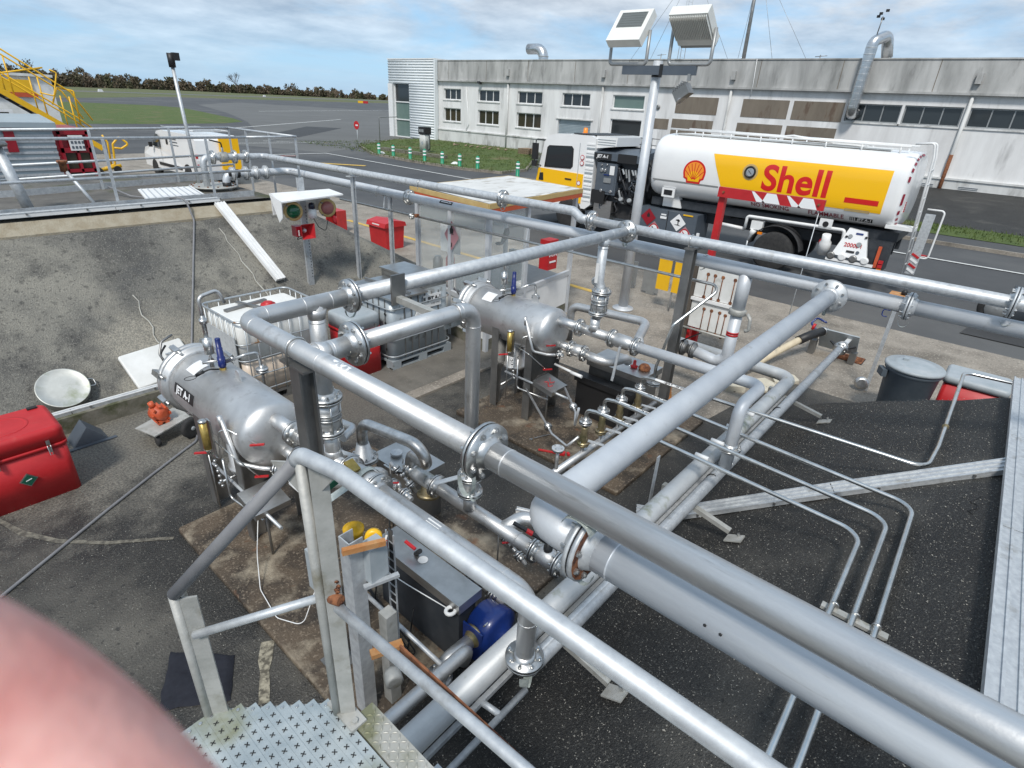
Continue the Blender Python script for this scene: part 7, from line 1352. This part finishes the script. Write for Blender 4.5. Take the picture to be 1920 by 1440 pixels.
# ------------------------------------------------------------------ hangar
BX = 42.0
hb = thing('hangar', 'long weathered white hangar building with parapet and rows of windows', 'building', (BX+8, 16, 0))
WU = [(45.35, 42.98), (40.69, 38.05), (35.91, 33.15), (31.06, 28.3), (26.19, 23.43)]
WR = [(9.6, 6.74), (6.6, 3.8), (3.5, .6), (.2, -2.7), (-3.2, -6.1), (-6.6, -9.5)]
WB = [(20.83, 17.71), (16.0, 13.0), (12.73, 9.75)]
holes = [(b_, a_, 3.8, 4.75) for a_, b_ in WU] + [(b_, a_, 1.9, 3.08) for i, (a_, b_) in enumerate(WU) if i != 3] + [(28.0, 31.3, 1.2, 2.8)] + [(b_, a_, 3.8, 4.78) for a_, b_ in WR]
def wall(name, m, y0, y1, z0, z1, x, holes, depth, parent):
    ys = sorted({y0, y1} | {h for q in holes for h in q[:2]}); zs = sorted({z0, z1} | {h for q in holes for h in q[2:]}); b = B()
    for ya, yb in zip(ys, ys[1:]):
        for za, zb in zip(zs, zs[1:]):
            c = ((ya+yb)/2, (za+zb)/2)
            if any(q[0] < c[0] < q[1] and q[2] < c[1] < q[3] for q in holes): continue
            b.add([(x, ya, za), (x, yb, za), (x, yb, zb), (x, ya, zb)], [(3, 2, 1, 0)])
    for a, c, e_, f_ in holes: b.add([(x, a, e_), (x, c, e_), (x, c, f_), (x, a, f_)]+[(x+depth, a, e_), (x+depth, c, e_), (x+depth, c, f_), (x+depth, a, f_)], [(0, 1, 5, 4), (1, 2, 6, 5), (2, 3, 7, 6), (3, 0, 4, 7)])
    return b.build(name, m, parent)
wall('wall', 'wall_plaster', -26, 46.7, 1.12, 5.36, BX, holes, .3, hb)
B().box(BX-.1, BX+.3, -26, 46.7, -.1, 1.12).build('plinth_wall', 'wall_lower', hb); B().box(BX-.17, BX, -26, 46.7, 1.1, 1.2).build('string_course', 'wall_lower', hb)
B().box(BX-.28, BX+.3, -26, 46.7, 5.36, 5.48).build('cornice', 'wall_parapet', hb); B().box(BX-.14, BX+.3, -26, 46.7, 5.48, 7.06).build('parapet', 'wall_parapet', hb); B().box(BX-.19, BX+.35, -26, 46.7, 7.06, 7.13).build('coping', 'wall_parapet', hb)
B().box(BX+.3, BX+18, -26, 46.7, 6.4, 6.5).build('roof', 'wall_parapet', hb); B().box(BX+.31, BX+18, 46.4, 46.7, 0, 7.05).build('end_wall', 'wall_plaster', hb); B().box(BX+.32, BX+.4, -26, 46.3, 0, 6.3).build('inner_wall', 'slate_dark', hb)
for k in range(15): y = 44.5-4.87*k; B().box(BX-.145, BX-.135, y-.02, y+.02, 5.5, 7.05).build('parapet_joint', 'brown_board', hb)
def win(y0, y1, z0, z1, m, nm=3, fr='white'):
    w_ = B().box(BX+.2, BX+.22, y0, y1, z0, z1).build('window', m, hb); f = .07
    b = B(); b.box(BX+.12, BX+.2, y0, y1, z1-f, z1).box(BX+.12, BX+.2, y0, y0+f, z0+f, z1-f).box(BX+.12, BX+.2, y1-f, y1, z0+f, z1-f).box(BX+.12, BX+.2, y0, y1, z0, z0+f); b.build('frame', fr, w_)
    for k in range(1, nm): y = y0+(y1-y0)*k/nm; B().box(BX+.14, BX+.2, y-.03, y+.03, z0+f, z1-f).build('mullion', fr, w_)
    B().box(BX-.06, BX+.12, y0-.1, y1+.1, z0-.09, z0-.005).build('sill', 'wall_lower', w_)
for i, (a, c) in enumerate(WU):
    win(c, a, 3.8, 4.75, 'glass_green' if i == 4 else 'glass_dark', 1 if i == 4 else 3)
    if i != 3: win(c, a, 1.9, 3.08, 'glass_dark' if i == 4 else 'glass_brown', 1 if i == 4 else 3)
for a, c in WR: win(c, a, 3.8, 4.78, 'glass_dark', 3, 'plate_grey')
sh = B().box(BX+.2, BX+.25, 28.0, 31.3, 1.2, 2.8).build('shutter', 'shutter', hb)
for k in range(14): B().box(BX+.17, BX+.2, 28.02, 31.28, 1.22+.112*k, 1.29+.112*k).build('slat', 'shutter', sh)
B().box(BX-.08, BX, 27.8, 31.5, 2.8, 2.88).build('shutter_hood', 'wall_lower', hb)
for a, c in WB:
    B().box(BX-.02, BX+.01, c, a, 3.72, 4.8).build('boarded_opening', 'brown_board', hb); B().box(BX-.02, BX+.01, c+.1, a+.1, 2.3, 3.35).build('boarded_opening', 'brown_board', hb)
B().box(BX-.02, BX+.01, 21.2, 22.4, 2.6, 3.3).build('boarded_opening', 'brown_board', hb)
for y in (36.95, 27.1, 16.9, 3.6, -6.5): B().tube([(BX-.12, y, -.05), (BX-.12, y, 5.3)], .09, 10).build('downpipe', 'wall_lower', hb); B().box(BX-.35, BX-.15, y-.14, y+.14, 5.9, 6.4).build('hopper', 'wall_parapet', hb)
B().tube([(BX-.14, 3.6, .1), (BX-.14, 3.6, 2.4)], .1, 10).build('rusty_downpipe', 'rust', hb); B().tube(fillet([(BX-.1, 46.4, 6.9), (BX-.1, 46.4, 1.3)], .1), .06, 8).build('downpipe', 'white', hb); B().tube(fillet([(BX-.08, 42.2, 4.9), (BX-.08, 41.8, 1.8), (BX-.08, 42.2, 1.2)], .3), .035, 8).build('conduit', 'white', hb)
for y in (2.3, 4.4, -2.4): 
    for k in range(7): B().box(BX-.12, BX-.1, y-.45, y+.45, .25+.085*k, .28+.085*k).build('vent_slat', 'slate', hb)
B().lathe((BX-.02, 22.2, 4.05), (-1, 0, 0), [(0, .16), (.06, .16), (.1, .1)], 16).build('wall_lamp', 'steel_dark', hb); B().cbox((BX-.3, 40.3, 5.3), (.3, .3, .15), Matrix.Rotation(.3, 3, 'Y')).build('camera_box', 'black', hb)
B().tube(fillet([(BX-.2, 15.6, 7.1), (BX-.25, 15.5, 5.6), (BX-.25, 15.5, 4.95)], .1), .02, 6).build('cable', 'white', hb)
tw = thing('clad_tower', 'white ribbed metal clad entrance block with tall glass strip', 'building', (43, 48, 0)); X0, Y0, Y1 = 41.5, 46.1, 53.2
b = B(); b.box(X0+.05, X0+6, Y0, 50.0, 0, 7.15).box(X0+.05, X0+6, 52.6, Y1, 0, 7.15).box(X0+.05, X0+6, 50.0, 52.6, 5.0, 7.15).box(X0+.5, X0+6, 50.0, 52.6, 0, 5.0); b.build('walls', 'cladding', tw)
for k in range(30):
    z = .05+.237*k; ys = [(Y0, 49.95)] if z < 4.95 else [(Y0, Y1)]
    for ya, yb in ys: B().tube([(X0+.05, ya+.02, z+.1), (X0+.05, yb-.02, z+.1)], .085, 8).build('cladding_rib', 'cladding', tw)
B().box(X0-.05, X0+6.05, Y0-.05, Y1+.05, 7.15, 7.25).build('capping', 'white', tw); B().box(X0-.04, X0+.3, Y0-.1, Y0+.1, 0, 7.15).build('corner_trim', 'cladding', tw); B().box(X0-.1, X0+.4, 52.5, Y1+.02, 0, 5.0).build('column', 'white', tw)
for k in range(3):
    z0, z1 = (0.1, 1.75, 3.4)[k], (1.65, 3.3, 4.95)[k]; p_ = B().box(X0+.3, X0+.32, 50.05, 52.45, z0, z1).build('window', 'glass_green' if k < 2 else 'glass_dark', tw); b = B(); b.box(X0+.2, X0+.3, 50.0, 52.5, z0-.1, z0).box(X0+.2, X0+.3, 50.0, 50.1, z0, z1).box(X0+.2, X0+.3, 52.4, 52.5, z0, z1); b.build('frame', 'white', p_)
t = thing('roof_duct', 'galvanised gooseneck duct on the hangar roof', 'duct', (44, 35, 6.4)); B().tube(fillet([(44, 34.9, 6.45), (44, 34.9, 8.1), (44, 36.6, 8.1)], .75, 8), .42, 14).build('duct', 'alu_duct', t)
for z in (6.9, 7.5): B().lathe((44, 34.9, z), (0, 0, 1), [(0, .45), (.05, .45)], 16).build('joint', 'galv_old', t)
t = thing('flue', 'shiny aluminium flue pipe running up the hangar wall', 'flue', (41.4, 9.1, 4.2)); B().tube(fillet([(42.2, 9.2, 4.2), (41.35, 9.15, 4.2), (41.3, 9.05, 7.9), (42.2, 8.6, 8.3), (42.6, 8.4, 7.2)], .35, 8), .3, 16).build('pipe', 'alu_duct', t)
for k in range(10): B().lathe((41.35-.005*k, 9.15-.01*k, 4.6+.33*k), (0, 0, 1), [(0, .305), (.02, .31), (.04, .305)], 16).build('seam', 'galv', t)
t = thing('weather_station', 'small sensor cluster on a bracket above the flue', 'sensor', (41.5, 9.0, 8.2)); B().tube([(41.4, 9.0, 8.2), (41.4, 8.95, 9.1)], .03, 6).build('stem', 'steel_dark', t); [B().cbox((41.4+.1*math.cos(k), 8.95+.25*math.sin(k*1.3), 9.0+.12*k), (.12, .16, .12)).build('sensor', 'black', t) for k in range(4)]
t = thing('radio_mast', 'slim grey radio mast behind the hangar with guy wires', 'mast', (50, 19.7, 6.5)); B().tube([(50, 19.7, 6.4), (50, 19.9, 15)], [.16, .1], 10).build('mast', 'steel_dark', t); [B().tube([(50, 19.8, 14), (50+dx, 19.7+dy, 6.6)], .015, 4).build('guy_wire', 'steel_dark', t) for dx, dy in ((0, -2.6), (0, -5.5), (6, 3))]
t = thing('radio_mast', 'lattice radio mast with guy wires behind floodlights', 'mast', (52, 26, 6.5)); [B().tube([(52+a, 26+c, 6.4), (52+a*.6, 26+c*.6, 16)], .03, 5).build('leg', 'galv', t) for a, c in ((.25, .25), (-.25, .25), (0, -.3))]; [B().beam((51.8, 25.75, 7+.5*k), (52.1, 26.25, 7.2+.5*k), .02, .02).build('brace', 'galv', t) for k in range(17)]; [B().tube([(52, 26, 14.5), (52+dx, 26+dy, 6.6)], .015, 4).build('guy_wire', 'steel_dark', t) for dx, dy in ((0, 6), (0, 3.6), (0, -5))]
for x, y, h, lab in ((43.5, 23.4, .5, 'tiny antenna bracket on hangar coping beside mast'), (43.5, 12.3, .35, 'tiny vent cowl on the hangar coping left of flue')): t = thing('roof_fitting', lab, 'roof fitting', (x, y, 6.4)); B().tube([(x, y, 6.4), (x, y, 7.1+h)], .03, 6).tube([(x, y+.3, 7.0+h), (x, y-.4, 7.05+h)], .02, 5).build('bracket', 'steel_dark', t)
# ------------------------------------------------------------------ bollards and forecourt
for i, y in enumerate((34.8, 33.2, 31.4, 30.0, 28.3, 26.7, 25.2, 22.0)):
    x = 26.08-.02*(i % 3); z0 = .0
    lab = ('green and white plastic bollard standing alone near the tanker cab' if i == 7 else 'green and white plastic bollard in the row beside the grass')
    t = thing('bollard', lab, 'bollard', (x, y, z0), None if i == 7 else 'bollards along the grass')
    B().lathe((x, y, 0), (0, 0, 1), [(0, .14), (.03, .14), (.05, .105), (.74, .105), (.8, .09), (.83, .05), (.835, 0)], 20).build('body', 'green', t)
    for z in (.42, .62): B().lathe((x, y, z), (0, 0, 1), [(0, .108), (.11, .108)], 20).build('reflective_band', 'text_white', t)
t = thing('fuel_pump', 'old white fuel pump with black head on grass island', 'fuel pump', (30.66, 35.2, .1)); B().bevbox(30.4, 30.95, 34.9, 35.55, .1, 1.35, r=.06).build('cabinet', 'white_dirty', t); B().box(30.36, 30.99, 34.86, 35.59, 1.35, 1.85).build('head', 'black', t); B().box(30.35, 30.36, 35.0, 35.25, 1.5, 1.7).box(30.35, 30.36, 35.3, 35.5, 1.5, 1.7).build('dial', 'plate_grey', t); B().tube(fillet([(30.6, 34.86, 1.4), (30.5, 34.5, 1.3), (30.5, 34.45, .4), (30.5, 34.75, .2), (30.5, 34.8, .9)], .15), .035, 8).build('hose', 'hose_black', t); B().lathe((30.39, 35.2, .75), (-1, 0, 0), [(0, .12), (.004, .12)], 16).build('emblem', 'lid_grey', t)
t = thing('traffic_sign', 'round red no entry sign on a thin post', 'sign', (28.3, 40.4, 0)); B().tube([(28.3, 40.4, 0), (28.3, 40.4, 1.75)], .025, 8).build('post', 'galv', t); B().lathe((28.27, 40.4, 1.65), (-1, -.1, 0), [(0, .3), (.01, .3)], 24).build('disc', 'red', t); B().cbox((28.255, 40.4, 1.65), (.01, .4, .09)).build('bar', 'text_white', t)
t = thing('hoop_rail', 'thin metal hoop rail beside the clad tower', 'rail', (31.1, 41.3, 0)); B().tube(fillet([(31.1, 41.3, 0), (31.1, 41.3, 2.2), (32.6, 40.7, 2.3)], .05), .025, 8).build('rail', 'steel_dark', t)
for x, y, lab in ((38.5, 31.6, 'stack of wooden pallets on the grass beside tanker cab'),):
    t = thing('pallet_stack', lab, 'pallets', (x, y, .1))
    for k in range(3):
        b = B(); z = .11+.15*k
        for j in range(5): b.box(x-.6, x+.6, y-.5+.22*j, y-.36+.22*j, z+.1, z+.125)
        for j in range(3): b.box(x-.55+.48*j, x-.42+.48*j, y-.5, y+.52, z, z+.1)
        b.build('pallet', 'wood', t)
rp = random.Random(2)
for k in range(9): x, y = 38.8+.18*k*.3, 40.8-.75*k; tag(B().cbox((x+rp.uniform(-.3, .3), y, .16), (1.3, .16, .05), Matrix.Rotation(R(35+rp.uniform(-10, 10)), 3, 'Z')).build('plank', 'wood'), 'loose grey plank lying on the grass below hangar windows', 'plank', 'loose planks on the grass')
for x, y, lab in ((26.6, 35.2, 'lump of broken pale concrete beside the first bollard'), (26.8, 27.9, 'lump of broken pale concrete among the bollards')): b = B(); b.lathe((x, y, .02), (0, 0, 1), [(0, .3), (.1, .28), (.2, .12), (.22, 0)], 7, smooth=False); tag(b.build('rubble', 'white_dirty'), lab, 'rubble')
B().box(28.2, 28.6, 30.5, 37.5, .0, .32).build('pump_island', 'mossy_kerb')['kind'] = 'structure'
# ------------------------------------------------------------------ van
v = thing('van', 'white panel van with ladder roof rack and yellow rear doors', 'van', (11, 28.2, 0)); prof = [(25.6, .35), (25.55, 1.0), (25.65, 1.75), (25.8, 1.93), (29.0, 1.95), (29.5, 1.88), (30.2, 1.3), (30.9, 1.12), (31.15, .85), (31.15, .35)]
VX = 10.1
b = B(); b.prism(prof, lambda y, z: V((VX+(.1 if z > 1.2 else 0), y, z)), lambda y, z: V((VX+1.9-(.1 if z > 1.2 else 0), y, z))); b.build('body', 'white_gloss', v)
b = B(); b.add([(VX+.02, 30.1, 1.25), (VX+.02, 29.2, 1.22), (VX+.05, 29.25, 1.75), (VX+.05, 29.5, 1.78)], [(0, 1, 2, 3)]); b.build('side_window', 'glass_dark', v); b = B(); b.add([(VX+.2, 30.2, 1.32), (VX+1.7, 30.2, 1.32), (VX+1.65, 29.58, 1.84), (VX+.25, 29.58, 1.84)], [(0, 1, 2, 3)]); b.build('windscreen', 'glass_dark', v)
for y in (26.6, 30.1):
    for x, sg in ((VX+.1, -1), (VX+1.8, 1)): w_ = B().lathe((x, y, .34), (sg, 0, 0), [(-.1, .22), (-.1, .3), (-.08, .34), (.1, .34), (.12, .3), (.12, .22)], 24).build('wheel', 'tyre', v); B().lathe((x, y, .34), (sg, 0, 0), [(.06, .22), (.1, .2), (.08, .05), (.1, 0)], 18).build('hubcap', 'plate_grey', w_)
    B().lathe((VX+.02, y, .36), (-1, 0, 0), [(-.02, .42), (.005, .42)], 24).build('wheel_arch', 'black', v)
B().box(VX-.02, VX, 27.1, 29.5, .5, .62).build('side_strip', 'black', v); B().box(VX+1.0, VX+1.8, 25.5, 25.58, .6, 1.85).build('rear_door', 'shell_yellow', v); B().cbox((VX-.08, 29.95, 1.3), (.12, .12, .2)).build('mirror', 'black', v); B().box(VX+.02, VX+.1, 25.56, 25.62, .8, 1.25).build('tail_lamp', 'red', v); B().box(VX, VX+1.9, 25.52, 25.6, .35, .5).build('bumper', 'black', v)
for y in (29.1, 27.85): B().box(VX+.0-.004, VX+.004, y-.008, y+.008, .45, 1.15).build('door_joint', 'plate_grey', v)
for dz in range(3): B().box(VX+.085, VX+.092, 27.3+.1*dz, 28.2, 1.4+.12*dz, 1.44+.12*dz).build('lettering', 'slate', v)
B().box(VX+.085, VX+.092, 28.4, 28.6, 1.4, 1.7).build('lettering', 'black', v)
for x in (VX+.25, VX+1.65): B().tube([(x, 29.2, 2.08), (x, 25.9, 2.08)], .03, 6).build('rack_rail', 'galv', v)
for k in range(6): B().box(VX+.25, VX+1.65, 26.0+.6*k, 26.05+.6*k, 2.06, 2.1).build('rack_bar', 'galv', v)
# ------------------------------------------------------------------ left background
t = thing('store_shed', 'grey corrugated store shed with dark red barred window end', 'shed', (2, 25, 0)); B().box(-8, 5.25, 24, 27, 0, 2.3).build('wall', 'shutter', t)
for k in range(14): B().box(-8, 5.25, 23.95, 24, .05+.165*k, .12+.165*k).build('wall_slat', 'galv', t)
B().prism([(23.8, 2.3), (27.2, 2.3), (27.2, 2.45), (25.5, 2.62), (23.8, 2.45)], lambda y, z: V((-8, y, z)), lambda y, z: V((5.35, y, z))).build('roof', 'shutter', t)
B().box(5.25, 6.25, 24, 26.5, 0, 2.25).build('kiosk_body', 'dark_red', t); B().box(5.35, 5.42, 23.9, 24, .05, 2.2).box(6.1, 6.2, 23.9, 24, .05, 2.2).box(5.35, 6.2, 23.9, 24, 2.1, 2.25).box(5.35, 6.2, 23.9, 24, .95, 1.05).box(5.35, 6.2, 23.9, 24, .05, .2).box(5.75, 5.82, 23.9, 24, .05, 1.7).box(5.35, 6.2, 23.9, 24, 1.55, 1.7).build('bars', 'dark_red', t)
for x0 in (5.43, 5.83): B().box(x0, x0+.28, 23.96, 23.99, 1.06, 1.54).build('pane', 'glass_brown', t); B().box(x0, x0+.28, 23.96, 23.99, .21, .94).build('pane', 'glass_brown', t)
B().box(5.6, 6.0, 23.86, 23.9, 1.62, 2.08).build('notice', 'white', t); [B().box(5.64+.1*k, 5.7+.1*k, 23.85, 23.86, 1.68+.15*j, 1.76+.15*j).build('notice_mark', 'slate', t) for k in range(4) for j in range(2)]
B().box(4.0, 4.25, 23.88, 23.95, 1.6, 2.35).build('red_post', 'dark_red', t)
t = thing('bike_rack', 'red tubular barrier rack in front of the grey shed', 'rack', (2.5, 21.5, 0)); 
for k in range(9): x = .6+.42*k; B().tube(fillet([(x, 21.5, .2), (x, 21.5, 1.1), (x+.3, 21.6, 1.1), (x+.35, 21.6, .2)], .15), .025, 6).build('hoop', 'red', t)
B().tube([(-1, 21.55, .22), (4.6, 21.55, .22)], .025, 6).tube([(-1, 21.55, 1.0), (4.2, 21.55, 1.02)], .025, 6).build('rail', 'red', t); b = B(); [b.cyl((x, 21.55, 0), (x, 21.55, .22), .02, n=6) for x in (-.9, 1, 3, 4.5)]; b.build('feet', 'red', t)
t = thing('terminal_block', 'white rendered building with yellow and red band far left', 'building', (-4, 52, 0)); B().box(-14, 11.2, 48, 60, 0, 3.75).build('wall', 'white_dirty', t); B().box(-14, 10.1, 47.9, 48, 2.85, 3.55).build('yellow_band', 'yellow', t); B().box(-14, 10.3, 47.88, 48, 2.6, 2.84).build('red_band', 'orange_cast', t); B().box(-14, 11.3, 47.85, 60.1, 3.75, 3.9).build('coping', 'white_dirty', t); w_ = B().box(5.0, 8.7, 47.9, 47.95, .8, 1.75).build('window', 'glass_brown', t); b = B(); b.box(4.9, 8.8, 47.82, 47.9, 1.75, 1.9).box(8.6, 8.8, 47.82, 47.9, .8, 1.75).box(6.7, 6.8, 47.82, 47.9, .8, 1.75).box(4.9, 5.0, 47.82, 47.9, .8, 1.75).box(4.9, 8.8, 47.82, 47.9, .68, .8); b.build('frame', 'white', w_)
t = thing('boarding_stairs', 'yellow mobile boarding stairs with tall handrails behind the shed', 'boarding stairs', (6.6, 30, 0)); sl = [(7.6, 1.6), (5.0, 4.0), (3.6, 5.3)]
for y in (29.4, 30.6):
    B().beam((8.0, y, 1.2), (2.8, y, 5.0), .12, .2, (0, 0, 1)).build('stringer', 'yellow' if y < 30 else 'black', t)
    for dz in (.0, .9): B().tube(fillet([(7.9, y, 1.9+dz*.4), (7.4, y, 2.35+dz), (2.8, y, 5.7+dz)], .2), .03, 6).build('handrail', 'yellow', t)
    for k in range(6): x = 7.3-.85*k; z = 1.75+.62*k; B().tube([(x, y, z), (x, y, z+1.35)], .025, 6).build('stanchion', 'yellow', t)
for k in range(13): B().box(7.6-.35*k, 7.9-.35*k, 29.45, 30.55, 1.4+.256*k, 1.43+.256*k).build('tread', 'steel_dark', t)
B().tube(fillet([(7.45, 29.4, 2.1), (7.5, 29.4, 3.3), (7.0, 29.5, 3.4), (6.7, 29.4, 2.8)], .06), .03, 6).build('guard_frame', 'yellow', t); B().tube(fillet([(6.4, 29.4, 3.2), (6.8, 29.3, 3.1), (7.1, 29.4, 3.9), (6.9, 29.4, 4.0)], .06), .025, 6).build('guard_frame', 'yellow', t); B().tube([(6.7, 29.4, 4.05), (5.2, 29.4, 3.75)], .03, 6).build('guard_frame', 'yellow', t)
for x, y in ((7.6, 29.5), (7.6, 30.5), (3.4, 29.5), (3.4, 30.5)): B().tube([(x, y, .3), (x, y, 1.4 if x > 5 else 4.4)], .06, 8).build('leg', 'steel_dark', t); B().lathe((x, y, .25), (0, 1, 0), [(-.08, .25), (.08, .25)], 16).build('wheel', 'tyre', t)
t = thing('tow_trolley', 'yellow tubular tow trolley standing by the van', 'trolley', (8.8, 31.5, 0)); b = B(); b.tube(fillet([(8.3, 31.5, .15), (8.9, 31.5, .35), (9.0, 31.5, 1.2), (9.3, 31.5, 1.5), (9.6, 31.4, 1.2), (9.3, 31.5, 1.0), (9.0, 31.5, 1.05)], .08), .045, 7); b.tube(fillet([(8.8, 31.7, .2), (8.9, 31.8, 1.25), (8.75, 31.8, 1.55)], .1), .04, 7); b.tube([(8.2, 31.4, .12), (9.1, 31.4, .3)], .08, 7); b.build('frame', 'yellow', t); B().lathe((8.9, 31.3, .15), (0, 1, 0), [(-.06, .15), (.06, .15)], 14).build('wheel', 'tyre', t)
b = B(); b.box(7.2, 8.1, 31.6, 32.6, .5, .54); t = thing('mint_table', 'mint green low table top behind the red kiosk', 'table', (7.6, 32, 0)); b.build('top', 'mint', t); b = B(); [b.box(x, x+.05, y, y+.05, 0, .5) for x in (7.25, 8.0) for y in (31.65, 32.5)]; b.build('legs', 'galv', t)
t = thing('apron_sign', 'small yellow sign sheets lying flat on the apron beyond van', 'sign', (14.5, 34, 0)); B().box(13.6, 14.6, 36.5, 37.5, 0, .03).build('sheet', 'yellow', t); B().box(15.5, 16.3, 36.3, 37.2, 0, .03).build('sheet', 'yellow', t)
# ------------------------------------------------------------------ the photographer's hand at the lens
def cs(x, y, d): return CAM + cr*x + cu*y + fw*d
me = bpy.data.meshes.new('person'); sk_ = [(-.135, .03, -.05), (-.115, .012, -.01), (-.1, .004, .012),             # 0 wrist 1 palm 2 index knuckle
      (-.073, -.006, .035), (-.045, -.031, .05), (-.0265, -.0495, .051), (-.021, -.056, .05),                        # 3-6 index
      (-.108, -.018, .012), (-.085, -.035, .02), (-.07, -.052, .012), (-.066, -.06, .0),                           # 7-10 middle
      (-.112, -.036, .005), (-.094, -.053, .008), (-.082, -.065, -.002), (-.08, -.07, -.012),                       # 11-14 ring
      (-.115, -.05, -.006), (-.102, -.064, -.006), (-.095, -.072, -.014), (-.094, -.075, -.02),                     # 15-18 little
      (-.105, .034, -.02), (-.085, .052, -.012), (-.07, .062, -.012), (-.062, .066, -.014)]                         # 19-22 thumb
ed = [(0, 1), (1, 2), (2, 3), (3, 4), (4, 5), (5, 6), (1, 7), (7, 8), (8, 9), (9, 10), (1, 11), (11, 12), (12, 13), (13, 14), (1, 15), (15, 16), (16, 17), (17, 18), (1, 19), (19, 20), (20, 21), (21, 22)]
rad = [.024, .019, .0115, .0095, .0094, .0082, .0055, .0115, .0092, .0085, .006, .011, .009, .0082, .006, .0095, .008, .0072, .0055, .012, .0105, .0095, .006]
me.from_pydata([tuple(cs(*p)-cs(-.115, .012, -.01)) for p in sk_], ed, []); hand = bpy.data.objects.new('person', me); col.objects.link(hand); hand.location = cs(-.115, .012, -.01)
md = hand.modifiers.new('skin', 'SKIN'); md.use_smooth_shade = True
for i, sv in enumerate(me.skin_vertices[0].data): sv.radius = (rad[i], rad[i]); sv.use_root = (i == 1)
hand.modifiers.new('sub', 'SUBSURF').levels = 2; hand.modifiers['sub'].render_levels = 3; me.materials.append(MATS['skin'])
tag(hand, 'blurred pink finger of the hand reaching in close to the lens', 'person')
